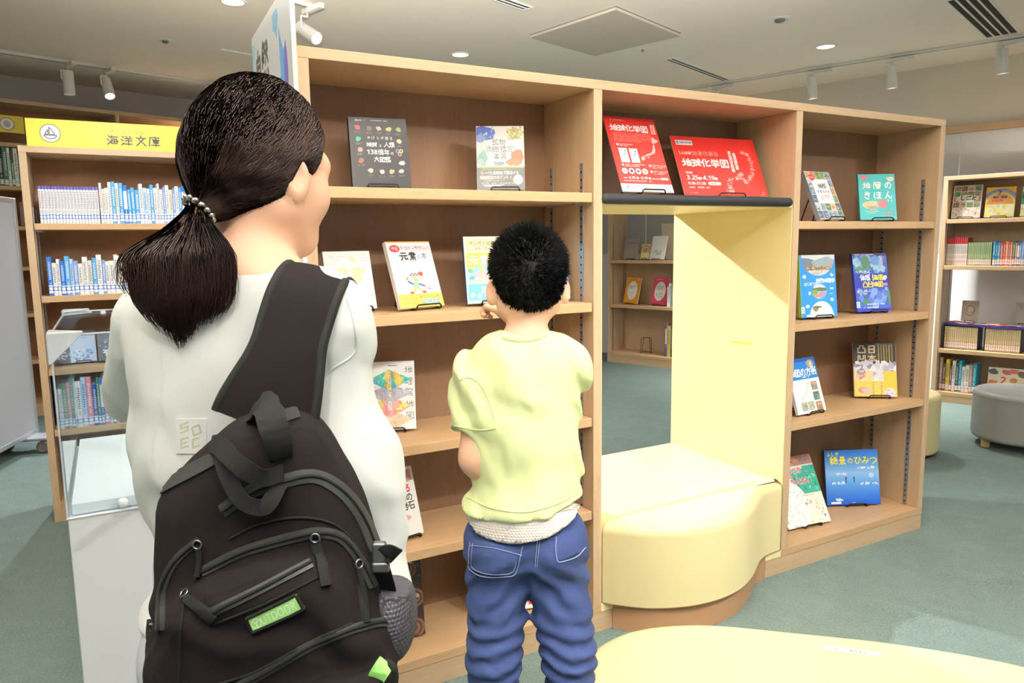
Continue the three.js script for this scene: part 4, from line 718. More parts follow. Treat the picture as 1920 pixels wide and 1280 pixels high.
// ------------------------------------------------------------------ books shown face out, and their stands
const coverM = {};
const coverMat = (key, w, h) => coverM[key] || (coverM[key] = key === 'black' ? phys({ map: canvasTex(w, h, COV[key]), roughness: 0.3, specularIntensity: 0.5 }) : printM(w, h, COV[key], 0.38));
const ringM = printM(48, 64, (c, w, h) => { rect(c, 0, 0, w, h, '#f4f6f4'); c.strokeStyle = '#1d8a66'; c.lineWidth = 7; c.beginPath(); c.roundRect(10, 16, 24, 32, 10); c.stroke(); });
function faceUV(g, w, h) { const p = g.attributes.position, uv = g.attributes.uv; for (let i = 0; i < p.count; i++) uv.setXY(i, p.getX(i) / w + 0.5, p.getY(i) / h); return g; }
function faceBook(name, label, key, cw, ch, pos, yaw, tilt, w, h, t, o = {}) {
  const g = thing(name, label, o.category || 'book', pos); g.rotation.order = 'YXZ'; g.rotation.y = rad(yaw) + (o.turn || 0); g.rotation.x = -rad(tilt);
  if (o.group) g.userData.group = o.group;
  const cvr = std(o.spine || '#efece8', 0.45), hard = o.hard ? 0.003 : 0.0008;
  const f = faceUV(box(w, h, 0.0016, 0, h / 2, -0.0008, 0.0006), w, h); part('front_cover', f, coverMat(key, cw, ch), g);
  if (o.flat) { part('back', box(w, h, t, 0, h / 2, -0.0016 - t / 2, 0.001), o.backMat || std(o.spine || '#d8d8d8', 0.4), g); return g; }
  part('page_block', box(w - hard - 0.001, h - hard * 2, t - 0.003, -hard / 2 - 0.0003, h / 2, -t / 2, 0.0006), M.pages, g);
  part('back_cover', box(w, h, 0.0016, 0, h / 2, -t + 0.0008, 0.0006), cvr, g);
  part('spine', box(0.0018, h, t, (o.rightSpine ? 1 : -1) * (w / 2 - 0.0003), h / 2, -t / 2, 0.0008), cvr, g);
  if (o.ring) { const x = -w / 2 + 0.007; part('library_label', faceUV(box(0.018, 0.026, 0.0006, 0, 0.013, 0, 0.0002), 0.018, 0.026).translate(x, 0.018, 0.0004), ringM, g); }
  if (o.sheen) part('dust_film', box(w * 0.998, h * 0.998, 0.0004, 0, h / 2, 0.0004, 0), o.sheen, g);
  return g;
}
function bookStand(label, pos, yaw, tilt, t, o = {}) {       // pos: where the lower front edge of its book stands
  const s = thing('book_stand', label, 'book stand', [pos[0], pos[1] - 0.0085, pos[2]], rad(yaw) + (o.turn || 0));
  const a = o.a || 0.042, r = 0.0027, T = rad(tilt), zb = (y) => -t / Math.cos(T) - 0.004 - y * Math.tan(T), hh = o.h || 0.13;
  const lip = o.lip || 0.017;
  part('lip', wire([V(-a, 0.003, zb(0.0) - 0.05), V(-a, 0.003, 0.012), V(-a * 0.93, lip, 0.013), V(a * 0.93, lip, 0.013), V(a, 0.003, 0.012), V(a, 0.003, zb(0.0) - 0.05)], r, 0.007), M.wire, s);
  part('back_frame', wire([V(-a, 0.003, zb(0)), V(-a * 0.9, hh, zb(hh)), V(a * 0.9, hh, zb(hh)), V(a, 0.003, zb(0))], r, 0.012), M.wire, s);
  part('rear_leg', wire([V(-a * 0.5, hh - 0.004, zb(hh) - 0.003), V(-a * 0.8, 0.003, zb(hh) - (o.leg ?? 0.045)), V(a * 0.8, 0.003, zb(hh) - (o.leg ?? 0.045)), V(a * 0.5, hh - 0.004, zb(hh) - 0.003)], r, 0.01), M.wire, s);
  return s;
}
const shown = [
  // name, label, cover, canvas, position of the lower front edge, yaw, tilt, w, h, thickness, stand phrase, options
  ['book', 'thick black hardcover with small coloured finds around its white title, top left shelf', 'black', 352, 420, [0.257, 1.511, -0.121], -7.7, 11.3, 0.17, 0.206, 0.026, 'under the black hardcover', { hard: 1, spine: '#141418', }],
  ['book', 'white mineral handbook with a black paper band across its lower third', 'mineral', 288, 386, [0.642, 1.511, -0.11], -25.8, 14.5, 0.151, 0.21, 0.018, 'under the white mineral handbook', { spine: '#e9e7e7' }],
  ['book', 'pale cover with a drawn winged figure and grey vertical title, beside her shoulder', 'seikatsu', 300, 372, [0.163, 1.159, -0.139], 2.7, 17, 0.143, 0.177, 0.018, 'under the pale winged-figure book', { spine: '#c9bdb4' }],
  ['book', 'white paperback with a yellow foot and a cartoon child in a chequered cap', 'genso', 285, 400, [0.361, 1.159, -0.091], 14.4, 20.4, 0.161, 0.209, 0.017, 'under the yellow-footed cartoon paperback', { spine: '#efe9e4' }],
  ['book', 'yellow and blue comic-style element book by the left ear of the boy', 'manga', 280, 400, [0.59, 1.159, -0.096], -13, 13.9, 0.148, 0.215, 0.024, 'under the comic-style element book', { spine: '#2d5a7c' }],
  ['book', 'light blue book peeping out right of the head of the boy', 'blue', 280, 350, [0.815, 1.159, -0.108], -15, 17.6, 0.148, 0.184, 0.014, 'under the light blue book', { spine: '#2d6fb8' }],
  ['book', 'white map book with stacked coloured diamonds on the third shelf', 'chiri', 360, 424, [0.261, 0.775, -0.177], -20.2, 15, 0.182, 0.214, 0.015, 'under the stacked-diamond map book', { rightSpine: true }],
  ['book', 'cream and pink rock guide with a red and black title, fourth shelf', 'wakaru', 280, 400, [0.272, 0.452, -0.084], 13.3, 16.6, 0.148, 0.212, 0.014, 'under the cream and pink rock guide', { spine: '#e2d9d2' }],
  ['book', 'dark brown picture book with round patterns on the bottom shelf', 'rings', 280, 360, [0.237, 0.112, -0.119], -6.6, 9.8, 0.21, 0.238, 0.014, 'under the dark round-pattern book', { hard: 1, spine: '#b79f80' }],
  ['book', 'white picture book with green and blue bands seen between the legs of the boy', 'layers', 280, 350, [0.638, 0.112, -0.099], -13, 15, 0.2, 0.25, 0.012, 'under the white picture book by his legs', {}],
  ['poster', 'tall red poster in a clear stand with small white print, left of the pair', 'posterA', 400, 566, [1.176, 1.511, -0.042], -0.4, 24, 0.221, 0.289, 0.003, 'under the tall red poster', { flat: 1, category: 'poster', backMat: phys({ color: 0xe9eef2, roughness: 0.1, transmission: 0.7, thickness: 0 }), a: 0.05 }],
  ['poster', 'wide red poster with a map of short white strokes, right of the pair', 'posterB', 600, 410, [1.6, 1.511, -0.1], -5.5, 24, 0.389, 0.245, 0.004, 'under the wide red poster', { flat: 1, category: 'poster', spine: '#e9e4dd', a: 0.062 }],
  ['book', 'leaning paperback of many small landscape photos around a white title box', 'chikei', 284, 400, [2.115, 1.424, -0.037], 0.4, 25, 0.152, 0.215, 0.02, 'under the landscape-photo paperback', { spine: '#8c8f98' }],
  ['book', 'turquoise book with white title letters and drawn rocks', 'chisou', 300, 386, [2.479, 1.424, -0.089], -29.2, 13.5, 0.158, 0.203, 0.014, 'under the turquoise book', { spine: '#2f9c9e' }],
  ['book', 'bright blue book with a half-round mountain photo on its cover', 'shizen', 288, 402, [2.108, 1.025, -0.074], -8.7, 7.1, 0.185, 0.257, 0.018, 'under the bright blue mountain book', { spine: '#b9d64a', ring: 1 }],
  ['book', 'deep blue sea map book with yellow and white title', 'umi', 282, 402, [2.501, 1.025, -0.1], -13.3, 12.1, 0.182, 0.259, 0.014, 'under the deep blue sea map book', { spine: '#2a3bb4', ring: 1 }],
  ['book', 'white book with blue heading and small landscape photos, cut off by the divider', 'jutsu', 284, 362, [2.076, 0.627, -0.064], 3, 18.5, 0.182, 0.232, 0.014, 'under the blue-headed white book', { spine: '#f0f0f2' }],
  ['book', 'glossy orange and white picture book with a dark upper corner', 'deko', 288, 380, [2.575, 0.627, -0.124], -34.3, 13.2, 0.188, 0.247, 0.012, 'under the glossy orange picture book', { rightSpine: true, spine: '#f0a070' }],
  ['book', 'cream picture book with a big white globe drawing and red title', 'achi', 300, 376, [2.132, 0.112, -0.098], -5.7, 27.7, 0.243, 0.304, 0.012, 'under the cream globe picture book', { hard: 1, spine: '#6a4a3c', ring: 1 }],
  ['book', 'square blue book with two tiny walkers under a bright sky', 'zekkei', 306, 302, [2.515, 0.112, -0.165], -25.8, 12.4, 0.257, 0.254, 0.013, 'under the square blue sky book', { hard: 1, spine: '#164a8a' }],
];
for (const [name, label, key, cw, ch, pos, yaw, tilt, w, h, t, ph, o] of shown) {
  faceBook(name, label, key, cw, ch, pos, yaw, tilt, w, h, t, o);
  const a = o.a || Math.min(0.046, w * 0.3), off = key === 'black' ? 0 : 0.012, ya = rad(yaw);
  bookStand('black wire book stand ' + ph, [pos[0] + off * Math.cos(ya), pos[1], pos[2] - off * Math.sin(ya)], yaw, tilt, t, { a, h: Math.min(0.15, h * 0.65) });
}

// ------------------------------------------------------------------ books in rows, spines out
const ORD = 'first second third fourth fifth sixth seventh eighth ninth tenth eleventh twelfth thirteenth fourteenth fifteenth sixteenth seventeenth eighteenth nineteenth twentieth'.split(' ');
const TENS = { 2: 'twenty', 3: 'thirty', 4: 'forty', 5: 'fifty' };
const ord = (n) => n < 20 ? ORD[n] : (n + 1) % 10 === 0 ? { 30: 'thirtieth', 40: 'fortieth', 50: 'fiftieth' }[n + 1] : TENS[Math.floor((n + 1) / 10)] + '-' + ORD[(n % 10)];
const spineM = new Map();
// spine print: ground colour, rows of tiny title marks, optional top band and foot mark
function spineMat(bg, ink, o = {}) {
  const k = bg + ink + JSON.stringify(o); if (spineM.has(k)) return spineM.get(k);
  const m = printM(32, 256, (c, w, h) => {
    rect(c, 0, 0, w, h, bg); if (o.top) rect(c, 0, 0, w, o.topH || 26, o.top); if (o.foot) rect(c, 0, h - 74, w, 26, o.foot); if (o.panel) rect(c, 5, 40, w - 10, 120, o.panel);
    c.fillStyle = ink; let y = 36 + (o.y0 || 0); const y1 = o.y1 || 150; while (y < y1) { const hh = rr(7, 12); c.fillRect(w * 0.32 + rr(-1, 1), y, w * 0.36, 2); c.fillRect(w * 0.34, y + hh * 0.45, w * 0.32, 2); c.fillRect(w * rr(0.36, 0.56), y, 2.5, hh * 0.9); y += hh + 3; }
    c.fillStyle = ink; for (let q = 168; q < 190; q += 8) c.fillRect(w * 0.4, q, w * 0.22, 3);
  }, 0.5); spineM.set(k, m); return m;
}
const callM = { blue: printM(32, 64, (c, w, h) => { rect(c, 0, 0, w, h, '#f6f7fa'); rect(c, 0, 10, w, 34, '#4f86d6'); disc(c, w / 2, 27, 12, '#fbfcff', 13); }), red: printM(32, 64, (c, w, h) => { rect(c, 0, 0, w, h, '#f6f2f2'); rect(c, 3, 14, w - 6, 26, '#ea9a9c'); rect(c, 8, 20, w - 16, 14, '#f8eeee'); }), green: printM(32, 64, (c, w, h) => { rect(c, 0, 0, w, h, '#f0f3f0'); c.strokeStyle = '#3d6a58'; c.lineWidth = 4; c.strokeRect(4, 12, w - 8, 30); }) };
const uBoards = merge([slabU(-0.5, -0.44, 0, 1, -1, -0.02), slabU(0.44, 0.5, 0, 1, -1, -0.02)]);
function slabU(x0, x1, y0, y1, z0, z1) { const g = new THREE.BoxGeometry(x1 - x0, y1 - y0, z1 - z0); g.translate((x0 + x1) / 2, (y0 + y1) / 2, (z0 + z1) / 2); return g.toNonIndexed(); }
const uPages = slabU(-0.45, 0.45, 0.015, 0.985, -0.98, -0.03);
const uSpine = (() => { const g = new THREE.CylinderGeometry(0.5, 0.5, 1, 10, 1, true, -Math.PI / 2, Math.PI); g.scale(1, 1, 0.05); g.translate(0, 0.5, -0.022); return g; })();
const uLabel = (() => { const g = new THREE.CylinderGeometry(0.5, 0.5, 1, 8, 1, true, -1.3, 2.6); g.scale(0.97, 1, 0.05); g.translate(0, 0.5, -0.0195); return g; })();
const boardM = new Map(); const boardMat = (c) => boardM.get(c) || (boardM.set(c, std(c, 0.5)), boardM.get(c));
function spineBook(label, pos, yaw, t, h, d, mat, board, call, o = {}) {
  const g = thing(o.name || 'book', label, 'book', pos, yaw, o.group); if (o.lean) g.rotation.z = o.lean;
  const P = (name, geo, m) => { const q = part(name, geo, m, g); q.scale.set(t, h, d); return q; };
  P('boards', uBoards, boardMat(board)); P('page_block', uPages, M.pages); P('spine', uSpine, mat);
  if (call) { const q = part('call_label', uLabel, callM[call], g); q.scale.set(t, 0.038, d); q.position.y = (o.cy || 0.008) + (o.cj ?? rr(0, 0.005)); q.position.z = 0.0004; }
  return g;
}
const colourOf = { '#f4f3f0': 'white', '#f1ecd8': 'cream', '#5aa2dc': 'light blue', '#2f6fc4': 'blue', '#1f3f8f': 'dark blue', '#bcd9f0': 'pale blue', '#26282e': 'black', '#e6dfd0': 'beige', '#2aa0c0': 'turquoise', '#7f9fd8': 'lavender blue', '#7a5a46': 'brown', '#3f7a5a': 'green', '#c9544a': 'red', '#e6c84c': 'yellow', '#e0916a': 'orange', '#9aa0a6': 'grey', '#d98a9a': 'pink', '#4a4f5a': 'slate', '#b98f74': 'tan' };
const inkOf = (c) => ['#f4f3f0', '#f1ecd8', '#e6dfd0', '#bcd9f0', '#e6c84c'].includes(c) ? (c === '#bcd9f0' ? '#3b5f9a' : '#55585f') : '#f2f4f8';
const ALLC = new Set();
// a mixed row along a frame: at(s) gives the world point of the spine foot; len in metres
function mixedRow(pt, yaw, s0, s1, y, hs, ts, d, cols, where, group, call, from = 0) {
  let s = s0, i = from;
  while (s < s1) {
    const t = rr(...ts), h = rr(...hs), c = pick(cols), p = pt(s + t / 2, y);
    const foot = rnd() < 0.3 ? pick(['#3f86d0', '#e9edf2', '#b9c4d0']) : undefined;
    spineBook(colourOf[c] + ' spine, ' + ord(i) + ' from left on ' + where, [p.x, p.y, p.z], yaw, t - 0.0006, h, d * rr(0.9, 1), spineMat(c, inkOf(c), { foot: c === '#f4f3f0' && rnd() < 0.4 ? '#cfe0f2' : undefined, panel: c === '#2f6fc4' && rnd() < 0.4 ? '#f6f6f2' : undefined }), c, call, { group });
    s += t; i++;
  }
  return i;
}
function series(pt, yaw, s0, n, t, y, h, d, mat, board, label, group, call, name) { for (let i = 0; i < n; i++) { const p = pt(s0 + (i + 0.5) * t, y); spineBook(label, [p.x, p.y, p.z], yaw, t - 0.0007, h, d, mat, board, call, { group, name, cj: rr(0, 0.003) }); } }

// ocean bookcase
{
  const pt = (s, y) => V(s, y + 0.0005, LC.z - 0.02);
  const blues = ['#f4f3f0', '#f4f3f0', '#f4f3f0', '#f1ecd8', '#5aa2dc', '#2f6fc4', '#bcd9f0', '#e6dfd0', '#2f6fc4', '#f4f3f0', '#7f9fd8', '#5aa2dc'];
  const g = 'blue and white books on the ocean bookcase';
  series(pt, 0, -0.722, 19, 0.0132, 1.468, 0.176, 0.2, spineMat('#f2eff0', '#5a5560', { top: '#6a5fae', topH: 22 }), '#e9e6ea', 'slim white volume with purple top edge, one of the matching set under the yellow sign', 'matching white set on the ocean bookcase', 'blue');
  let n = mixedRow(pt, 0, -0.468, -0.01, 1.468, [0.165, 0.205], [0.011, 0.02], 0.16, blues, 'the top shelf of the ocean bookcase', g, 'blue', 19);
  n = mixedRow(pt, 0, -0.715, -0.42, 1.122, [0.15, 0.195], [0.014, 0.024], 0.16, blues, 'the second ocean shelf', g, 'blue');
  series(pt, 0, -0.415, 9, 0.0155, 1.122, 0.187, 0.16, spineMat('#f1ecd8', '#8a8064', { y1: 120 }), '#f1ecd8', 'slim cream volume from the set on the second ocean shelf, behind her ponytail', 'cream set on the ocean bookcase', 'blue');
  mixedRow(pt, 0, -0.718, -0.33, 0.463, [0.2, 0.262], [0.012, 0.026], 0.2, ['#f4f3f0', '#5aa2dc', '#1f3f8f', '#bcd9f0', '#e6dfd0', '#3f7a5a', '#2f6fc4', '#2f6fc4', '#d98a9a', '#f4f3f0', '#9aa0a6'], 'the fourth ocean shelf behind the display case', g, 'blue');
  faceBook('book', 'dark night-sky picture book with white title, seen through the clear display case', 'tree', 360, 220, [-0.40, 0.776, -2.3], -3, 14, 0.27, 0.165, 0.012, { hard: 1, spine: '#10131c' });
  bookStand('black wire book stand holding the dark night-sky picture book', [-0.40, 0.776, -2.3], -3, 14, 0.012, { a: 0.05, h: 0.1 });
  faceBook('book', 'pale blue picture book left of the dark one, seen through the display case', 'pale', 280, 350, [-0.60, 0.776, -2.33], 4, 14, 0.12, 0.165, 0.014, { spine: '#b9c4d4' });
  bookStand('black wire book stand holding the pale blue picture book', [-0.60, 0.776, -2.33], 4, 14, 0.014, { a: 0.035, h: 0.1 });
  const sign = thing('shelf_sign', 'yellow shelf sign with a sailing boat in a white circle', 'sign', [-0.295, 1.826, LC.z - 0.02]);
  part('panel', faceUV(box(0.9, 0.127, 0.006, 0, 0.0655, 0, 0.0008), 0.9, 0.129), printM(1024, 146, (c, w, h) => {
    rect(c, 0, 0, w, h, '#f0e14a'); disc(c, 110, 74, 48, '#26262a'); disc(c, 110, 74, 45, '#fafafa'); c.strokeStyle = '#55555c'; c.lineWidth = 5; c.lineJoin = 'round'; c.beginPath(); c.moveTo(80, 84); c.lineTo(140, 84); c.quadraticCurveTo(132, 102, 110, 102); c.quadraticCurveTo(88, 102, 80, 84); c.moveTo(106, 80); c.lineTo(106, 42); c.quadraticCurveTo(124, 62, 130, 80); c.lineTo(106, 80); c.moveTo(100, 80); c.lineTo(100, 56); c.quadraticCurveTo(88, 70, 86, 80); c.lineTo(100, 80); c.stroke();
    jp(c, 'かいようぶんこ', 392, 30, 25, '#a8923a', { w: 0.15, gap: 0.18 }); jp(c, '海洋文庫', 376, 62, 58, '#15151a', { w: 0.115, gap: 0.2 });
  }, 0.4), sign);
  part('foot', [box(0.03, 0.002, 0.05, -0.3, 0.001, -0.02, 0), box(0.03, 0.002, 0.05, 0.3, 0.001, -0.02, 0)], M.steel, sign);
}
// tall bookcase along the back wall
{
  const pt = (r, y) => room(r, y + 0.0005, BK.s - 0.02), g = 'books in the tall bookcase along the back wall';
  const rows = [[1.84, 0.5, 0.82, [0.2, 0.3], ['#2aa0c0', '#f4f3f0', '#7f9fd8', '#26282e', '#3f7a5a', '#e6c84c', '#f4f3f0']], [1.53, 0.66, 0.94, [0.18, 0.27], ['#bcd9f0', '#e6c84c', '#4a4f5a', '#f4f3f0', '#e6dfd0']], [1.21, 0.72, 1.0, [0.18, 0.25], ['#d98a9a', '#f4f3f0', '#9aa0a6', '#7f9fd8', '#b98f74']], [0.84, 0.74, 1.05, [0.24, 0.33], ['#9aa0a6', '#7a5a46', '#26282e', '#4a4f5a', '#b98f74']], [0.46, 0.76, 1.07, [0.25, 0.33], ['#9aa0a6', '#2f6fc4', '#b98f74', '#f4f3f0', '#3f7a5a']], [0.1, 0.78, 1.08, [0.26, 0.32], ['#9aa0a6', '#4a4f5a', '#c9544a', '#3f7a5a', '#d98a9a']]];
  const nm = ['second', 'third', 'fourth', 'fifth', 'sixth', 'bottom'];
  rows.forEach(([y, a, b, hs, cols], i) => mixedRow(pt, TH, a, b, y, hs, [0.018, 0.034], 0.22, cols, 'the ' + nm[i] + ' shelf of the tall back bookcase', g, 'green'));
  const p = room(0.24, 2.244, BK.s + 0.006), sign = thing('shelf_sign', 'yellow shelf sign with a grey round emblem on the tall back bookcase', 'sign', [p.x, p.y, p.z], TH);
  part('panel', faceUV(box(0.9, 0.13, 0.006, 0, 0.065, 0, 0.0008), 0.9, 0.13), printM(512, 74, (c, w, h) => { rect(c, 0, 0, w, h, '#e3cf3c'); disc(c, 448, 37, 27, '#3a3a3c'); disc(c, 448, 37, 25, '#f2f2f2'); disc(c, 448, 37, 14, '#8b8d90'); c.strokeStyle = '#f2f2f2'; c.lineWidth = 1.5; for (let i = -2; i < 3; i++) { c.beginPath(); c.moveTo(434, 37 + i * 5); c.lineTo(462, 37 + i * 5); c.stroke(); } }, 0.4), sign);
}
// low bookcases along the right wall
{
  const yaw = TH - Math.PI / 2, pt = (s, y) => onWall(s, y + 0.0005, 0.075), g = 'books in the low bookcase at the right edge';
  const face = (name, label, key, cw, ch, s, y, dpt, yw, tilt, w, h, t, o = {}) => { const p = onWall(s, y + 0.01, dpt); faceBook(name, label, key, cw, ch, [p.x, p.y, p.z], yw, tilt, w, h, t, { ...o, turn: yaw }); if (!o.nostand) bookStand('black wire book stand under ' + (o.ph || label), [p.x, p.y, p.z], yw, tilt, t, { turn: yaw, a: w * 0.28, h: h * 0.6 }); };
  face('book', 'white jobs picture book with photo squares and bold black title', 'shigoto', 280, 400, 0.325, 1.486, 0.1, 2, 14, 0.2, 0.268, 0.012, { hard: 1, ph: 'the white jobs picture book' });
  face('book', 'yellow rainbow picture book with a big 7 on it', 'seven', 280, 350, 0.552, 1.486, 0.1, 2, 14, 0.195, 0.24, 0.012, { hard: 1, ph: 'the yellow rainbow picture book' });
  face('book', 'green and white picture book cut off by the right edge of the photo', 'greenbook', 280, 350, 0.785, 1.486, 0.1, 0, 14, 0.19, 0.235, 0.012, { hard: 1, ph: 'the green and white picture book' });
  series(pt, yaw, 0.214, 11, 0.0135, 1.118, 0.222, 0.17, spineMat('#f1ece8', '#6a5a62', { top: '#cf3f45', topH: 58, y0: 40 }), '#c9443f', 'white volume with a red top from the set on the low right-hand bookcase', 'red-topped set at right', 'red');
  series(pt, yaw, 0.366, 13, 0.0125, 1.118, 0.182, 0.15, spineMat('#a9bf96', '#5f7a56', { y1: 120 }), '#8aa878', 'slim green volume from the set on the low right-hand bookcase', 'green set at right', 'red');
  mixedRow(pt, yaw, 0.535, 0.80, 1.118, [0.178, 0.19], [0.012, 0.02], 0.15, ['#c9544a', '#2f6fc4', '#3f7a5a', '#e0916a', '#7f9fd8', '#c9544a', '#2aa0c0', '#e6c84c'], 'the second shelf at the right edge', g, 'red');
  // boxed sets in black slipcases with a cloth over them
  for (const [a, n, lab] of [[0.232, 16, 'black slipcase holding cream volumes under the patterned cloth, left one'], [0.52, 16, 'black slipcase holding cream volumes under the patterned cloth, cut by the photo edge']]) {
    const w = n * 0.0148 + 0.012, c = onWall(a + w / 2, 0.44, 0.07), t = thing('slipcase', lab, 'slipcase', [c.x, c.y, c.z], yaw);
    part('case', [box(w, 0.003, 0.16, 0, 0.0015, -0.08, 0), box(w, 0.003, 0.16, 0, 0.1895, -0.08, 0), box(0.003, 0.187, 0.16, -w / 2 + 0.0015, 0.0945, -0.08, 0), box(0.003, 0.187, 0.16, w / 2 - 0.0015, 0.0945, -0.08, 0), box(w, 0.187, 0.003, 0, 0.0945, -0.1585, 0)], M.black, t);
    for (let i = 0; i < n; i++) { const p = onWall(a + 0.006 + (i + 0.5) * 0.0148, 0.4435, 0.073); spineBook(a < 0.4 ? 'slim cream volume with red label in the left black slipcase' : 'slim cream volume with red label in the slipcase at the photo edge', [p.x, p.y, p.z], yaw, 0.0138, 0.178, 0.145, spineMat('#d9c39a', '#9a8456', { y1: 130 }), '#d9c39a', 'red', { group: a < 0.4 ? 'cream volumes in the left slipcase' : 'cream volumes in the right slipcase' }); }
  }
  {
    // red and purple cloth with pale fans, laid over the slipcases
    const c = onWall(0.52, 0.634, 0.07), t = thing('cloth', 'red and purple patterned cloth with pale fan shapes lying on the slipcases', 'cloth', [c.x, c.y, c.z], yaw);
    const g2 = new THREE.PlaneGeometry(0.58, 0.2, 60, 20); g2.rotateX(-Math.PI / 2); const p = g2.attributes.position; for (let i = 0; i < p.count; i++) { const x = p.getX(i), z = p.getZ(i); p.setY(i, 0.012 + 0.008 * noise.noise(x * 9, z * 14, 3) + 0.02 * Math.exp(-(((x + 0.24) / 0.03) ** 2)) * (0.5 + z * 3) - (z > 0.085 ? (z - 0.085) * 1.2 : 0)); p.setZ(i, z - 0.085 + (z > 0.085 ? -(z - 0.085) * 0.4 : 0)); } g2.computeVertexNormals();
    part('cloth', g2, printM(512, 180, (c2, w, h) => { rect(c2, 0, 0, w, h, '#d8352f'); rect(c2, 0, h * 0.72, w, h, '#3a2a78'); for (let i = 0; i < 9; i++) { blob(c2, 40 + i * 62, 70 + (i % 2) * 50, 42, 22, i % 3 ? '#efe6d6' : '#c9e0e2', 12, 0.15); } }, 0.8), t);
  }
  for (const [key, s, lab] of [['kraftring', 0.395, 'brown card with a dark ring standing on the patterned cloth'], ['kraftline', 0.765, 'brown card with blue print at the right photo edge']]) { const p = onWall(s, 0.665, 0.14); faceBook('card', lab, key, 280, 400, [p.x, p.y, p.z], 3, 10, 0.118, 0.168, 0.003, { flat: 1, category: 'card', spine: '#7a6a5c', turn: yaw }); bookStand('black wire stand under the ' + lab.split(' standing')[0].split(' at the')[0], [p.x, p.y, p.z], 3, 10, 0.003, { turn: yaw, a: 0.035, h: 0.1, lip: 0.012 }); }
  mixedRow(pt, yaw, 0.216, 0.475, 0.088, [0.2, 0.275], [0.018, 0.03], 0.2, ['#2aa0c0', '#b98f74', '#4a4f5a', '#e0916a', '#3f7a5a', '#e6c84c', '#9aa0a6', '#7a5a46', '#f4f3f0'], 'the bottom shelf left of the grey stool', g, 'red');
  face('book', 'cream picture book with a big red 2 behind the grey stool', 'two', 320, 240, 0.69, 0.088, 0.12, 2, 10, 0.27, 0.21, 0.012, { hard: 1, ph: 'the cream picture book' });
  // the bookcase seen through the yellow opening
  const q = 'seen through the yellow opening';
  face('framed_card', 'small framed card with white rim, ' + q, 'kraftline', 280, 400, -2.88, 1.143, 0.13, 20, 16, 0.16, 0.235, 0.006, { flat: 1, category: 'card', spine: '#f0efec', ph: 'the framed card' });
  face('book', 'tiny yellow book ' + q, 'seven', 280, 350, -2.71, 1.143, 0.15, 0, 12, 0.1, 0.165, 0.01, { ph: 'the tiny yellow book' });
  face('book', 'white book with a green leaf drawing ' + q, 'whiteleaf', 280, 350, -2.53, 1.143, 0.1, -10, 14, 0.2, 0.255, 0.012, { hard: 1, ph: 'the white leaf book' });
  face('book', 'orange book with a white oval ' + q, 'ybook', 280, 400, -2.875, 0.652, 0.12, -10, 14, 0.215, 0.298, 0.014, { hard: 1, spine: '#c9852a', ph: 'the orange oval book' });
  face('book', 'pink book with a white oval ' + q, 'pink', 280, 400, -2.52, 0.652, 0.12, -10, 14, 0.215, 0.302, 0.014, { hard: 1, spine: '#b83a58', ph: 'the pink oval book' });
  { const c = onWall(-2.42, 1.385, 0.3), t = thing('paper_sheet', 'beige paper sheet standing behind the white leaf book', 'paper', [c.x, c.y - 0.235, c.z], yaw); part('sheet', box(0.34, 0.385, 0.004, 0, 0.1925, 0, 0.001), std(0xd8cfbc, 0.8), t); part('foot', box(0.3, 0.006, 0.04, 0, 0.003, -0.01, 0.001), M.cream, t); }
  for (const [s, y] of [[-2.66, 0.118]]) { const p = onWall(s, y + 0.0085, 0.12); bookStand('empty black wire book stand on the bottom shelf behind the opening', [p.x, p.y, p.z], 30, 14, 0.01, { turn: yaw, a: 0.06, h: 0.17 }); }
  const pm = (s, y) => onWall(s, y + 0.0005, 0.06);
  mixedRow(pm, yaw, -2.372, -2.29, 0.652, [0.19, 0.25], [0.018, 0.03], 0.18, ['#f4f3f0', '#e6dfd0', '#9aa0a6'], 'the middle shelf behind the opening', 'books behind the opening', null);
  mixedRow(pm, yaw, -2.385, -2.29, 0.118, [0.33, 0.37], [0.012, 0.022], 0.22, ['#d98a9a', '#2f6fc4', '#3f7a5a', '#e6c84c', '#3f7a5a'], 'the bottom shelf behind the opening', 'books behind the opening', null);
}
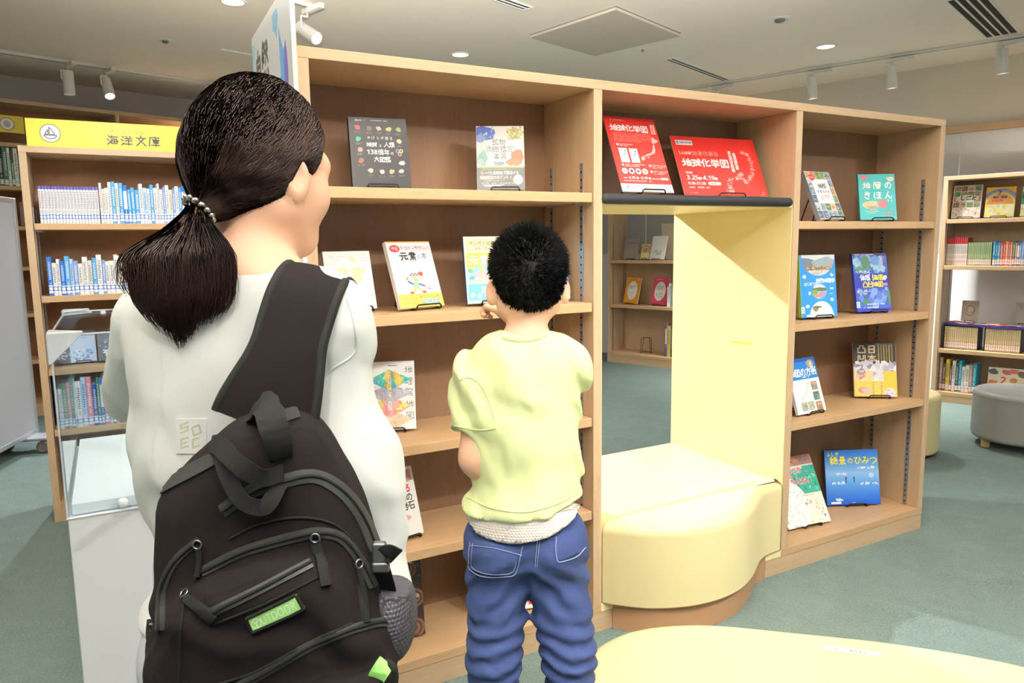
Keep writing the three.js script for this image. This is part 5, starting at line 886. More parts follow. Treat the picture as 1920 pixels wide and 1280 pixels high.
// poster board on the left end of the big bookcase
{
  const t = thing('poster_board', 'tall white poster board with a blue map, fixed to the left end of the bookcase', 'poster', [-0.0185, 0, 0.062], rad(-1.4));
  part('board', slab(-0.007, 0.005, 0.02, 1.99, -0.6, 0, 0.0008), M.white, t);
  const pm = printM(512, 1664, (c, w, h) => {
    const g = c.createLinearGradient(0, 0, w, 0); g.addColorStop(0, '#a9dcf0'); g.addColorStop(0.12, '#e6f1f8'); g.addColorStop(0.3, '#f4f3f8'); g.addColorStop(1, '#f6f6f8'); c.fillStyle = g; c.fillRect(0, 0, w, h);
    jp(c, '自', 40, 30, 92, '#4a4846', { w: 0.15 }); jp(c, '然', 142, 24, 92, '#4a4846', { w: 0.14 }); jp(c, 'と', 130, 172, 78, '#4a4846', { w: 0.14 }); jp(c, '質', 214, 156, 88, '#4a4846', { w: 0.13 }); jp(c, '層', 306, 146, 92, '#4a4846', { w: 0.13 });
    blob(c, 350, 20, 34, 40, '#8fc6ea', 9, 0.3); c.fillStyle = '#6fb2e6'; c.beginPath(); for (const [i, p] of [[380, 40], [420, 100], [452, 96], [470, 150], [448, 214], [430, 250], [440, 300], [410, 262], [396, 244], [386, 180], [380, 100]].entries()) i ? c.lineTo(...p) : c.moveTo(...p); c.fill(); blob(c, 446, 150, 22, 60, '#7d68c2', 9, 0.2); blob(c, 392, 262, 18, 40, '#5a55b4', 9, 0.25); blob(c, 398, 330, 12, 26, '#5a62b8', 8, 0.3);
    for (let i = 0; i < 40; i++) { c.strokeStyle = pick(['#9fcbe6', '#c6d2ee', '#b2a9dc', '#8fc4e4']); c.lineWidth = rr(2, 14); c.beginPath(); const x = rr(220, w), y = rr(420, h); c.moveTo(x, y); c.lineTo(x + rr(-40, 40), y + rr(40, 160)); c.stroke(); }
    rect(c, 300, 470, 70, 700, '#a6d8f2');
  }, 0.35);
  const f = new THREE.PlaneGeometry(0.594, 1.93); f.rotateY(-Math.PI / 2); f.translate(-0.0074, 1.0, -0.3); part('print', f, pm, t);
}
// sticker on the bench
{
  const g = new THREE.PlaneGeometry(0.127, 0.018); g.rotateX(-Math.PI / 2); g.rotateY(rad(-45.5) + Math.PI); g.translate(1.01, 0.3808, 0.924);
  const st = new THREE.Mesh(g, printM(256, 36, (c, w, h) => { rect(c, 0, 0, w, h, '#f6f6f4'); jp(c, 'ここではのめません！', 14, 8, 19, '#3a3a3a', { w: 0.12, gap: 0.16 }); }, 0.5)); GL['せ'] = [[0, 3, 9, 2], [3, 1, 3, 8, 8, 8], [7, 0, 7, 5, 6, 4]];
  st.name = 'sticker'; st.castShadow = st.receiveShadow = true; scene.children.find((q) => q.name === 'bench').add(st);
  const g2 = new THREE.PlaneGeometry(0.12, 0.018); g2.rotateX(-Math.PI / 2); g2.rotateY(rad(20)); g2.translate(1.42, 0.4006, 0.02);
  const s2 = new THREE.Mesh(g2, std(0xffffff, 0.2)); s2.name = 'sticker'; s2.castShadow = s2.receiveShadow = true; scene.children.find((q) => q.name === 'nook_seat').add(s2);
}

// ------------------------------------------------------------------ bodies: distance fields, meshed as one continuous surface
const capsule = (a, b, ra, rb = ra) => { const ax = a.x, ay = a.y, az = a.z, dx = b.x - ax, dy = b.y - ay, dz = b.z - az, l2 = dx * dx + dy * dy + dz * dz || 1e-9; return (x, y, z) => { const px = x - ax, py = y - ay, pz = z - az; let t = (px * dx + py * dy + pz * dz) / l2; t = t < 0 ? 0 : t > 1 ? 1 : t; const qx = px - dx * t, qy = py - dy * t, qz = pz - dz * t; return Math.sqrt(qx * qx + qy * qy + qz * qz) - (ra + (rb - ra) * t); }; };
const ellip = (c, X, Y, Z, rx, ry, rz) => (x, y, z) => { const px = x - c.x, py = y - c.y, pz = z - c.z; const a = (px * X.x + py * X.y + pz * X.z) / rx, b = (px * Y.x + py * Y.y + pz * Y.z) / ry, d = (px * Z.x + py * Z.y + pz * Z.z) / rz; const k0 = Math.sqrt(a * a + b * b + d * d), k1 = Math.sqrt((a / rx) ** 2 + (b / ry) ** 2 + (d / rz) ** 2); return k1 < 1e-9 ? -Math.min(rx, ry, rz) : k0 * (k0 - 1) / k1; };
const smin = (a, b, k) => { const h = Math.max(k - Math.abs(a - b), 0) / k; return Math.min(a, b) - h * h * k * 0.25; };
const smax = (a, b, k) => -smin(-a, -b, k);
const union = (list, k) => (x, y, z) => { let d = list[0](x, y, z); for (let i = 1; i < list.length; i++) d = smin(d, list[i](x, y, z), k); return d; };
const plane = (p, n) => { const q = n.clone().normalize(); const o = q.dot(p); return (x, y, z) => q.x * x + q.y * y + q.z * z - o; };   // positive on the side n points to
function meshField(f, lo, hi, cell, keep) {
  const nx = Math.ceil((hi.x - lo.x) / cell) + 1, ny = Math.ceil((hi.y - lo.y) / cell) + 1, nz = Math.ceil((hi.z - lo.z) / cell) + 1, val = new Float32Array(nx * ny * nz), B = 5, rB = B * cell * 0.5 * 1.75;
  for (let bz = 0; bz < nz; bz += B) for (let by = 0; by < ny; by += B) for (let bx = 0; bx < nx; bx += B) {
    const c = f(lo.x + (bx + B / 2) * cell, lo.y + (by + B / 2) * cell, lo.z + (bz + B / 2) * cell), skip = Math.abs(c) > rB * 1.6 + 0.02;
    for (let z = bz; z < Math.min(nz, bz + B); z++) for (let y = by; y < Math.min(ny, by + B); y++) for (let x = bx; x < Math.min(nx, bx + B); x++) val[(z * ny + y) * nx + x] = skip ? c : f(lo.x + x * cell, lo.y + y * cell, lo.z + z * cell);
  }
  const id = new Int32Array(nx * ny * nz).fill(-1), pos = [], off = [0, 1, nx, nx + 1, nx * ny, nx * ny + 1, nx * ny + nx, nx * ny + nx + 1], E = [[0, 1], [2, 3], [4, 5], [6, 7], [0, 2], [1, 3], [4, 6], [5, 7], [0, 4], [1, 5], [2, 6], [3, 7]];
  for (let z = 0; z < nz - 1; z++) for (let y = 0; y < ny - 1; y++) for (let x = 0; x < nx - 1; x++) {
    const b = (z * ny + y) * nx + x; let m = 0; for (let i = 0; i < 8; i++) if (val[b + off[i]] < 0) m |= 1 << i;
    if (m === 0 || m === 255) continue;
    let sx = 0, sy = 0, sz = 0, n = 0;
    for (const [i, j] of E) { const a = val[b + off[i]], c = val[b + off[j]]; if ((a < 0) === (c < 0)) continue; const t = a / (a - c); const ix = i & 1, iy = (i >> 1) & 1, iz = i >> 2, jx = j & 1, jy = (j >> 1) & 1, jz = j >> 2; sx += ix + (jx - ix) * t; sy += iy + (jy - iy) * t; sz += iz + (jz - iz) * t; n++; }
    id[b] = pos.length / 3; pos.push(lo.x + (x + sx / n) * cell, lo.y + (y + sy / n) * cell, lo.z + (z + sz / n) * cell);
  }
  const idx = [], quad = (a, b, c, d, flip) => { if (a < 0 || b < 0 || c < 0 || d < 0) return; if (flip) idx.push(a, c, b, a, d, c); else idx.push(a, b, c, a, c, d); };
  for (let z = 1; z < nz - 1; z++) for (let y = 1; y < ny - 1; y++) for (let x = 1; x < nx - 1; x++) {
    const b = (z * ny + y) * nx + x, s = val[b] < 0;
    if (s !== val[b + 1] < 0) quad(id[b - nx - nx * ny], id[b - nx * ny], id[b], id[b - nx], !s);
    if (s !== val[b + nx] < 0) quad(id[b - 1 - nx * ny], id[b - nx * ny], id[b], id[b - 1], s);
    if (s !== val[b + nx * ny] < 0) quad(id[b - 1 - nx], id[b - nx], id[b], id[b - 1], !s);
  }
  const e = cell * 0.35, nor = new Float32Array(pos.length);
  for (let i = 0; i < pos.length; i += 3) {
    let x = pos[i], y = pos[i + 1], z = pos[i + 2], gx, gy, gz, l;
    for (let k = 0; k < 2; k++) { gx = f(x + e, y, z) - f(x - e, y, z); gy = f(x, y + e, z) - f(x, y - e, z); gz = f(x, y, z + e) - f(x, y, z - e); l = Math.hypot(gx, gy, gz) || 1; if (k === 0) { const d = clamp(f(x, y, z) / (l / (2 * e)), -cell * 0.5, cell * 0.5); x -= gx / l * d; y -= gy / l * d; z -= gz / l * d; } }
    pos[i] = x; pos[i + 1] = y; pos[i + 2] = z; nor[i] = gx / l; nor[i + 1] = gy / l; nor[i + 2] = gz / l;
  }
  const g = new THREE.BufferGeometry(); g.setAttribute('position', new THREE.Float32BufferAttribute(pos, 3)); g.setAttribute('normal', new THREE.BufferAttribute(nor, 3));
  let I = idx; if (keep) { I = []; for (let i = 0; i < idx.length; i += 3) { const k = idx[i] * 3; if (keep(pos[k], pos[k + 1], pos[k + 2])) I.push(idx[i], idx[i + 1], idx[i + 2]); } }
  g.setIndex(I); return metric(g);
}
// where the line of sight through pixel (u, v) meets a field
function drape(f, u, v, near = 0.5) { const d = at(u, v, 1).sub(EYE).normalize(), p = EYE.clone().addScaledVector(d, near); for (let i = 0; i < 90; i++) { const q = f(p.x, p.y, p.z); if (q < 0.0004) break; p.addScaledVector(d, Math.min(q * 0.8, 0.05)); } const e = 0.002, n = V(f(p.x + e, p.y, p.z) - f(p.x - e, p.y, p.z), f(p.x, p.y + e, p.z) - f(p.x, p.y - e, p.z), f(p.x, p.y, p.z + e) - f(p.x, p.y, p.z - e)).normalize(); return { p, n }; }
function sheet(cols, rows, pt, thick) {           // closed thin sheet from a grid of {p, n}
  const P = [], Q = []; for (let j = 0; j <= rows; j++) for (let i = 0; i <= cols; i++) { const s = pt(i / cols, j / rows); P.push(s.p); Q.push(s.p.clone().addScaledVector(s.n, -thick)); }
  const pos = [], uv = [], w = cols + 1, put = (a, t) => { pos.push(a.x, a.y, a.z); uv.push(...t); }, tri = (a, b, c, ta, tb, tc) => { put(a, ta); put(b, tb); put(c, tc); }, T = (i, j) => [i / cols, 1 - j / rows];
  for (let j = 0; j < rows; j++) for (let i = 0; i < cols; i++) { const a = j * w + i, b = a + 1, c = a + w, d = c + 1; tri(P[a], P[c], P[b], T(i, j), T(i, j + 1), T(i + 1, j)); tri(P[b], P[c], P[d], T(i + 1, j), T(i, j + 1), T(i + 1, j + 1)); }
  const edge = []; for (let i = 0; i < cols; i++) edge.push([i, i + 1], [rows * w + i + 1, rows * w + i]); for (let j = 0; j < rows; j++) edge.push([(j + 1) * w, j * w], [j * w + cols, (j + 1) * w + cols]);
  for (const [a, b] of edge) { tri(P[a], P[b], Q[a], [0, 0], [0, 0], [0, 0]); tri(P[b], Q[b], Q[a], [0, 0], [0, 0], [0, 0]); }
  const g = new THREE.BufferGeometry(); g.setAttribute('position', new THREE.Float32BufferAttribute(pos, 3)); g.setAttribute('uv', new THREE.Float32BufferAttribute(uv, 2));
  return toCreasedNormals(g.computeVertexNormals() || g, 0.9);
}
const curve2 = (pts) => new THREE.CatmullRomCurve3(pts.map((p) => V(p[0], p[1], p[2] || 0)), false, 'centripetal');
// flat band lying on a field along a pixel path, width in pixels
function band(f, pts, width, off, seg = 40, bulge = 0, near) { const c = curve2(pts); return sheet(4, seg, (s, t) => { const p = c.getPointAt(t), d = c.getTangentAt(t), k = (s - 0.5) * (Array.isArray(width) ? lerp(width[0], width[1], t) : width), r = drape(f, p.x - d.y * k, p.y + d.x * k, near); return { p: r.p.addScaledVector(r.n, off + bulge * (1 - (2 * s - 1) ** 2)), n: r.n }; }, Math.max(off, 0.001) + 0.001); }
function cord(f, pts, r, off, seg = 40, near) { const c = curve2(pts), P = []; for (let i = 0; i <= seg; i++) { const p = c.getPointAt(i / seg), q = drape(f, p.x, p.y, near); P.push(q.p.addScaledVector(q.n, off)); } return new THREE.TubeGeometry(new THREE.CatmullRomCurve3(P), seg * 2, r, 6, false); }
// four-cornered pixel patch (clockwise from top left)
function patch(f, q, off, cols = 16, rows = 10, near) { return sheet(cols, rows, (s, t) => { const u = lerp(lerp(q[0][0], q[1][0], s), lerp(q[3][0], q[2][0], s), t), v = lerp(lerp(q[0][1], q[1][1], s), lerp(q[3][1], q[2][1], s), t), r = drape(f, u, v, near); return { p: r.p.addScaledVector(r.n, off), n: r.n }; }, off + 0.0015); }

function headFields(C, f, r, up, s, earY = -0.018, earX = 0.081, earT = 0.45) {
  const P = (a, b, c) => C.clone().addScaledVector(r, a * s).addScaledVector(up, b * s).addScaledVector(f, c * s);
  const add = [ellip(C, r, up, f, 0.076 * s, 0.096 * s, 0.093 * s), ellip(P(0, -0.045, 0.026), r, up, f, 0.062 * s, 0.074 * s, 0.07 * s), capsule(P(-0.012, -0.105, 0.07), P(0.012, -0.105, 0.07), 0.024 * s), capsule(P(-0.05, -0.07, 0.0), P(-0.012, -0.1, 0.065), 0.026 * s, 0.022 * s), capsule(P(0.05, -0.07, 0.0), P(0.012, -0.1, 0.065), 0.026 * s, 0.022 * s), capsule(P(-0.04, 0.01, 0.075), P(0.04, 0.01, 0.075), 0.014 * s), ellip(P(-0.042, -0.045, 0.062), r, up, f, 0.026 * s, 0.026 * s, 0.024 * s), ellip(P(0.042, -0.045, 0.062), r, up, f, 0.026 * s, 0.026 * s, 0.024 * s)];
  const base = union(add, 0.03 * s);
  const nose = union([capsule(P(0, -0.002, 0.09), P(0, -0.044, 0.108), 0.008 * s, 0.012 * s), capsule(P(-0.012, -0.047, 0.096), P(0.012, -0.047, 0.096), 0.009 * s)], 0.012 * s);
  const lips = union([capsule(P(-0.018, -0.073, 0.088), P(0.018, -0.073, 0.088), 0.007 * s), capsule(P(-0.014, -0.083, 0.088), P(0.014, -0.083, 0.088), 0.008 * s)], 0.004 * s);
  const sock = [capsule(P(-0.036, -0.012, 0.104), P(-0.026, -0.012, 0.108), 0.015 * s), capsule(P(0.036, -0.012, 0.104), P(0.026, -0.012, 0.108), 0.015 * s)];
  const ears = [];
  for (const k of [-1, 1]) {
    const e = P(k * earX, earY, -0.006), X = r.clone().multiplyScalar(k).addScaledVector(f, -earT).normalize(), Y = up.clone().addScaledVector(f, -0.18).normalize(), Z = X.clone().cross(Y).normalize();
    const out = ellip(e, X, Y, Z, 0.011 * s, 0.033 * s, 0.02 * s), inn = ellip(e.clone().addScaledVector(X, 0.013 * s).addScaledVector(Y, 0.004 * s), X, Y, Z, 0.01 * s, 0.022 * s, 0.012 * s);
    ears.push((x, y, z) => smax(out(x, y, z), -inn(x, y, z), 0.006 * s));
  }
  return { field: (x, y, z) => { let d = smin(base(x, y, z), nose(x, y, z), 0.018 * s); d = smin(d, lips(x, y, z), 0.008 * s); for (const q of sock) d = smax(d, -q(x, y, z), 0.016 * s); for (const q of ears) d = smin(d, q(x, y, z), 0.008 * s); return d; }, P };
}
// a hand: wrist point, direction of the fingers, palm normal (the side the fingers curl to), thumb side vector
function handFields(w, d, n, side, s, curl = [0.3, 0.35, 0.4, 0.45], thumb = 0.5) {
  const pt = (a, b, c) => w.clone().addScaledVector(side, a * s).addScaledVector(d, b * s).addScaledVector(n, c * s), L = [];
  const len = [0.07, 0.077, 0.072, 0.057], bx = [0.028, 0.0095, -0.0095, -0.027], by = [0.086, 0.09, 0.086, 0.078];
  for (let i = 0; i < 4; i++) {
    L.push(capsule(pt(bx[i] * 0.6, 0.0, 0), pt(bx[i], by[i], -0.002), 0.016 * s, 0.0115 * s));
    let p = pt(bx[i], by[i], -0.002), ang = curl[i] * 0.6; const spread = bx[i] * 1.6;
    for (let k = 0; k < 3; k++) { const l = len[i] * [0.46, 0.3, 0.24][k] * s, q = p.clone().addScaledVector(d, Math.cos(ang) * l).addScaledVector(n, Math.sin(ang) * l).addScaledVector(side, spread * l * 3); L.push(capsule(p, q, (0.0094 - k * 0.001) * s, (0.0086 - k * 0.001) * s)); p = q; ang += curl[i]; }
  }
  let p = pt(0.03, 0.022, 0.006); L.push(capsule(pt(0.012, 0.004, 0), p, 0.016 * s, 0.0145 * s));
  let q = pt(0.048, 0.056, 0.008 + 0.02 * thumb); L.push(capsule(p, q, 0.0135 * s, 0.0105 * s)); const q2 = pt(0.052 - 0.012 * thumb, 0.084, 0.012 + 0.03 * thumb); L.push(capsule(q, q2, 0.0102 * s, 0.008 * s));
  return { field: union(L, 0.007 * s), tip: q2 };
}
const CX = V(1, 0, 0).applyQuaternion(camera.quaternion).setY(0).normalize(), CZ = V(0, 0, 1).applyQuaternion(camera.quaternion).setY(0).normalize(), UP = V(0, 1, 0);
const heading = (deg) => ({ f: V(Math.sin(rad(deg)), 0, -Math.cos(rad(deg))), r: V(Math.cos(rad(deg)), 0, Math.sin(rad(deg))) });
const box3 = (pts, m) => { const b = new THREE.Box3().setFromPoints(pts); return [b.min.subScalar(m), b.max.addScalar(m)]; };
const skinM = phys({ color: 0xe0b093, roughness: 0.55, sheen: 0.25, sheenRoughness: 0.5, sheenColor: new THREE.Color(0xffc0a0) });
const eyeW = std(0xf3f0ec, 0.25), eyeD = std(0x1d1412, 0.15);
function eyes(P, s, o, f) { for (const k of [-1, 1]) { const c = P(k * 0.031, -0.012, 0.079), g = new THREE.SphereGeometry(0.0125 * s, 20, 14); g.translate(c.x, c.y, c.z); const e = part('eye', g, eyeW, o); const d = c.clone().addScaledVector(f, 0.0085 * s), h = new THREE.SphereGeometry(0.0058 * s, 16, 12); h.translate(d.x, d.y, d.z); part('iris', h, eyeD, e); } }
// many thin tapering hairs from a list of point lists, joined
function hairs(list, r0, r1, colors) {
  const pos = [], nor = [], col = [], idx = [];
  list.forEach((P, n) => {
    const c = colors[n % colors.length], base = pos.length / 3, m = P.length;
    for (let i = 0; i < m; i++) {
      const t = i / (m - 1), a = P[Math.max(0, i - 1)], b = P[Math.min(m - 1, i + 1)], d = b.clone().sub(a).normalize(), s = d.clone().cross(Math.abs(d.y) < 0.9 ? UP : CX).normalize(), q = s.clone().cross(d), r = lerp(r0, r1, t) * (P.thin || 1);
      for (let k = 0; k < 3; k++) { const an = k / 3 * Math.PI * 2, e = s.clone().multiplyScalar(Math.cos(an)).addScaledVector(q, Math.sin(an)); pos.push(P[i].x + e.x * r, P[i].y + e.y * r, P[i].z + e.z * r); nor.push(e.x, e.y, e.z); col.push(c.r, c.g, c.b); }
      if (i) for (let k = 0; k < 3; k++) { const a0 = base + (i - 1) * 3 + k, a1 = base + (i - 1) * 3 + (k + 1) % 3, b0 = a0 + 3, b1 = a1 + 3; idx.push(a0, a1, b0, a1, b1, b0); }
    }
  });
  const g = new THREE.BufferGeometry(); g.setAttribute('position', new THREE.Float32BufferAttribute(pos, 3)); g.setAttribute('normal', new THREE.Float32BufferAttribute(nor, 3)); g.setAttribute('color', new THREE.Float32BufferAttribute(col, 3)); g.setAttribute('uv', new THREE.BufferAttribute(new Float32Array(pos.length / 3 * 2), 2)); g.setIndex(idx); return g;
}
const project = (f, p, off = 0) => { for (let i = 0; i < 6; i++) { const d = f(p.x, p.y, p.z) - off, e = 0.003, n = V(f(p.x + e, p.y, p.z) - f(p.x - e, p.y, p.z), f(p.x, p.y + e, p.z) - f(p.x, p.y - e, p.z), f(p.x, p.y, p.z + e) - f(p.x, p.y, p.z - e)).normalize(); p.addScaledVector(n, -d); } return p; };
const gradOf = (f, p, e = 0.003) => V(f(p.x + e, p.y, p.z) - f(p.x - e, p.y, p.z), f(p.x, p.y + e, p.z) - f(p.x, p.y - e, p.z), f(p.x, p.y, p.z + e) - f(p.x, p.y, p.z - e)).normalize();

// ------------------------------------------------------------------ the boy
{
  const D = 1.66, boy = thing('person', 'boy in a pale lime T-shirt and blue jeans, seen from behind, reaching into the shelf', 'person');
  const { f, r } = heading(24), A = (u, v, d = D) => at(u, v, d);
  const hd = heading(22), tilt = rad(-6), hf = hd.f.clone().multiplyScalar(Math.cos(tilt)).addScaledVector(UP, Math.sin(tilt)), hu = UP.clone().multiplyScalar(Math.cos(tilt)).addScaledVector(hd.f, -Math.sin(tilt));
  const C = A(990, 518, 1.665), head = headFields(C, hf, hd.r, hu, 0.93, -0.036, 0.0875, 1.1);
  const sL = A(893, 697, 1.66), sR = A(1066, 682, 1.66), eL = A(897, 858, 1.625), wL = A(935, 770, 1.80), eR = A(1050, 676, 1.83), wR = A(947, 583, 1.98);
  const hipL = A(936, 1015, 1.66), hipR = A(1036, 1015, 1.66), kL = A(926, 1235, 1.64), kR = A(1066, 1230, 1.64);
  const aL = kL.clone().add(V(-0.005, 0, 0)).addScaledVector(f, -0.02); aL.y = 0.07; const aR = kR.clone().addScaledVector(f, -0.02).addScaledVector(r, 0.01); aR.y = 0.07;
  const chest = A(980, 745, 1.655), belly = A(985, 880, 1.65), pelvis = A(986, 990, 1.655), neckB = A(985, 655, 1.665);
  const limbs = [capsule(C.clone().addScaledVector(hu, -0.06), neckB, 0.043, 0.046), ellip(chest, r, UP, f, 0.118, 0.13, 0.082), ellip(belly, r, UP, f, 0.104, 0.12, 0.08), ellip(pelvis, r, UP, f, 0.118, 0.095, 0.092), capsule(neckB, sL, 0.045, 0.042), capsule(neckB, sR, 0.045, 0.042),
    capsule(sL, eL, 0.041, 0.037), capsule(eL, wL, 0.036, 0.024), capsule(sR, eR, 0.041, 0.036), capsule(eR, wR, 0.034, 0.022), capsule(hipL, kL, 0.066, 0.042), capsule(kL, aL, 0.04, 0.03), capsule(hipR, kR, 0.066, 0.042), capsule(kR, aR, 0.04, 0.03)];
  for (const a of [aL, aR]) limbs.push(capsule(a.clone().setY(0.045), a.clone().addScaledVector(f, 0.11).setY(0.03), 0.034, 0.027));
  const tipT = A(893, 566, 2.07), dR = tipT.clone().sub(wR).normalize(), nR = V(0, -1, 0).addScaledVector(dR, dR.y).normalize(), sideR = dR.clone().cross(nR).normalize().multiplyScalar(-1);
  const hR = handFields(wR, dR, nR, sideR, 0.72, [0.1, 1.2, 1.3, 1.3], 0.2), dL = A(950, 735, 1.95).sub(wL).normalize(), hL = handFields(wL, dL, f.clone().addScaledVector(dL, -f.dot(dL)).normalize(), r.clone(), 0.72, [0.3, 0.35, 0.4, 0.45]);
  const trunk = union(limbs, 0.035);
  const body = (x, y, z) => smin(smin(smin(trunk(x, y, z), head.field(x, y, z), 0.02), hR.field(x, y, z), 0.012), hL.field(x, y, z), 0.012);
  const [lo, hi] = box3([C.clone().add(V(0, 0.12, 0)), aL.clone().setY(0), aR.clone().setY(0), wL, wR, eL, sR, tipT], 0.13);
  const parts = [meshField(body, lo, hi, 0.009)];
  { const [a, b] = box3([C], 0.135); parts.push(meshField(body, a, b, 0.0035)); } { const [a, b] = box3([wR, tipT], 0.05); parts.push(meshField(body, a, b, 0.003)); } { const [a, b] = box3([wL, wL.clone().addScaledVector(dL, 0.12)], 0.05); parts.push(meshField(body, a, b, 0.003)); }
  part('body', parts, skinM, boy);
  eyes(head.P, 0.93, boy, hf);
  // T-shirt
  const hemP = [A(872, 946, 1.63), A(990, 972, 1.55), A(1102, 922, 1.63)], hemN = hemP[1].clone().sub(hemP[0]).cross(hemP[2].clone().sub(hemP[0])).normalize(); if (hemN.y > 0) hemN.negate();
  const shirtTorso = union([ellip(A(978, 740, 1.655), r, UP, f, 0.132, 0.15, 0.098), ellip(A(983, 850, 1.65), r, UP, f, 0.128, 0.16, 0.1), ellip(A(986, 960, 1.65), r, UP, f, 0.142, 0.12, 0.112), capsule(A(950, 670, 1.66), A(900, 707, 1.66), 0.052, 0.058), capsule(A(1015, 662, 1.66), A(1056, 686, 1.66), 0.05, 0.056)], 0.04);
  const sleeveLf = capsule(A(900, 709, 1.66), A(891, 830, 1.64), 0.06, 0.061), sleeveRf = capsule(A(1058, 684, 1.66), eR.clone().lerp(sR, 0.25), 0.06, 0.052);
  const eLdir = eL.clone().sub(sL).normalize(), cutSleeveL = plane(A(892, 806, 1.64), eLdir.clone().addScaledVector(CX, -0.1)), cutSleeveR = plane(eR.clone().lerp(sR, 0.42), eR.clone().sub(sR).normalize()), hemCut = plane(hemP[1], hemN), neckHole = capsule(neckB.clone().addScaledVector(f, 0.0).setY(neckB.y + 0.0), C, 0.052, 0.06);
  const nearL = (x, y, z) => Math.max(0, 0.1 - Math.hypot(x - eL.x, z - eL.z)) / 0.1;
  const folds = (x, y, z) => { const q = V(x, y, z).sub(chest), a = q.dot(r), b = q.y; let h = 0; const w = fbm(a * 7, b * 5, z * 6, 3); h += 0.006 * w; h += 0.004 * Math.sin((a * 0.8 + b * 0.55) * 70 + w * 7) * smooth(b, -0.32, -0.05) * smooth(0.14 - Math.abs(a + 0.05), 0, 0.1) * 0.7; h += 0.0045 * Math.sin((b * 0.9 - a * 0.4) * 60 + w * 8) * smooth(-b, 0.1, 0.26); h += 0.004 * Math.sin((b * 1.2 + a * 1.4) * 48 + w * 9) * smooth(Math.abs(a), 0.08, 0.13); return h; };
  const shirt = (x, y, z) => { const fo = folds(x, y, z); let d = shirtTorso(x, y, z); d = smin(d, smax(sleeveLf(x, y, z), cutSleeveL(x, y, z), 0.006), 0.035); d = smin(d, smax(sleeveRf(x, y, z), cutSleeveR(x, y, z), 0.006), 0.03) - fo * 1.35; d = smax(d, hemCut(x, y, z), 0.006); return smax(d, -neckHole(x, y, z), 0.008); };
  const tee = phys({ color: 0xd9e3a8, roughness: 0.85, sheen: 0.3, sheenRoughness: 0.6, bumpMap: rep(clothBump, 12), bumpScale: 0.0004 });
  const [s0, s1] = box3([A(860, 700), A(1090, 660), A(900, 970), A(1080, 970), eL, eR.clone().lerp(sR, 0.4)], 0.12);
  const teeO = part('t_shirt', meshField(shirt, s0, s1, 0.0055), tee, boy);
  // neckband, hem and sleeve stitching lie on the shirt
  part('neckband', cord(shirt, [[944, 632], [962, 637], [985, 638], [1008, 634], [1024, 627]], 0.006, 0.0, 24, 0.9), tee, teeO);
  part('hem_stitch', cord(shirt, [[876, 932], [920, 952], [985, 960], [1050, 942], [1086, 922]], 0.0012, 0.0008, 40, 0.9), tee, teeO);
  part('sleeve_stitch', cord(shirt, [[852, 798], [880, 804], [905, 806], [930, 803]], 0.0012, 0.0008, 20, 0.9), tee, teeO);
  part('shoulder_seam', cord(shirt, [[862, 712], [880, 708], [902, 722], [916, 750], [928, 790]], 0.0014, 0.0004, 24, 0.9), tee, teeO);
  // waffle undershirt below the hem
  const uP = [A(868, 962, 1.63), A(985, 1011, 1.55), A(1104, 930, 1.63)], uN = uP[1].clone().sub(uP[0]).cross(uP[2].clone().sub(uP[0])).normalize(); if (uN.y > 0) uN.negate();
  const uCut = plane(uP[1], uN), uBody = union([ellip(A(986, 930, 1.65), r, UP, f, 0.132, 0.12, 0.1), ellip(A(986, 985, 1.65), r, UP, f, 0.139, 0.1, 0.112)], 0.03), under = (x, y, z) => smax(smax(uBody(x, y, z) - 0.003 * noise.noise(x * 25, y * 8, z * 25), uCut(x, y, z), 0.005), plane0(x, y, z), 0.005), plane0 = plane(A(986, 930), V(0, 1, 0));
  const [u0, u1] = box3([A(870, 920), A(1100, 920), A(986, 1020)], 0.13);
  part('undershirt', meshField(under, u0, u1, 0.006), std(0xeee5de, 0.9, { bumpMap: rep(meshBump, 22), bumpScale: 0.0016 }), boy);
  // jeans
  const jl = [ellip(A(986, 1000, 1.655), r, UP, f, 0.129, 0.1, 0.1), ellip(A(938, 1028, 1.635), r, UP, f, 0.07, 0.075, 0.085), ellip(A(1034, 1026, 1.635), r, UP, f, 0.07, 0.075, 0.085), capsule(hipL, kL, 0.077, 0.058), capsule(kL, aL, 0.055, 0.045), capsule(hipR, kR, 0.077, 0.058), capsule(kR, aR, 0.055, 0.045)];
  const jb = union(jl, 0.022), waist = plane(A(986, 950), UP), cuffs = plane(V(0, 0.06, 0), V(0, -1, 0));
  const jfold = (x, y, z) => { const q = V(x, y, z).sub(pelvis), a = q.dot(r), b = q.y; const w = fbm(a * 9, b * 7, z * 8, 3); const k = smooth(-b, 0.12, 0.24); return 0.004 * w + k * 0.004 * Math.sin(b * 160 + a * 26 * Math.sign(a) + w * 6) + (1 - k) * smooth(-b, 0, 0.08) * 0.004 * Math.sin((b + Math.abs(a) * 0.9) * 95 + w * 5); };
  const jeans = (x, y, z) => smax(smax(jb(x, y, z) - jfold(x, y, z), waist(x, y, z), 0.006), cuffs(x, y, z), 0.006);
  const [j0, j1] = box3([A(870, 950), A(1100, 950), aL.clone().setY(0.05), aR.clone().setY(0.05), kL, kR], 0.13);
  const denim = std(0xffffff, 0.85, { map: rep(denimTex, 9), bumpMap: rep(clothBump, 18), bumpScale: 0.0005 });
  const jo = part('jeans', meshField(jeans, j0, j1, 0.0065), denim, boy);
  const thread = std(0x8f9fc0, 0.8), near = 1.2;
  const pocket = (q) => { part('back_pocket', patch(jeans, q, 0.0032, 14, 14, near), denim, jo); };
  pocket([[886, 1010], [978, 1030], [968, 1076], [884, 1070]]); pocket([[1042, 1008], [1094, 985], [1096, 1030], [1044, 1052]]);
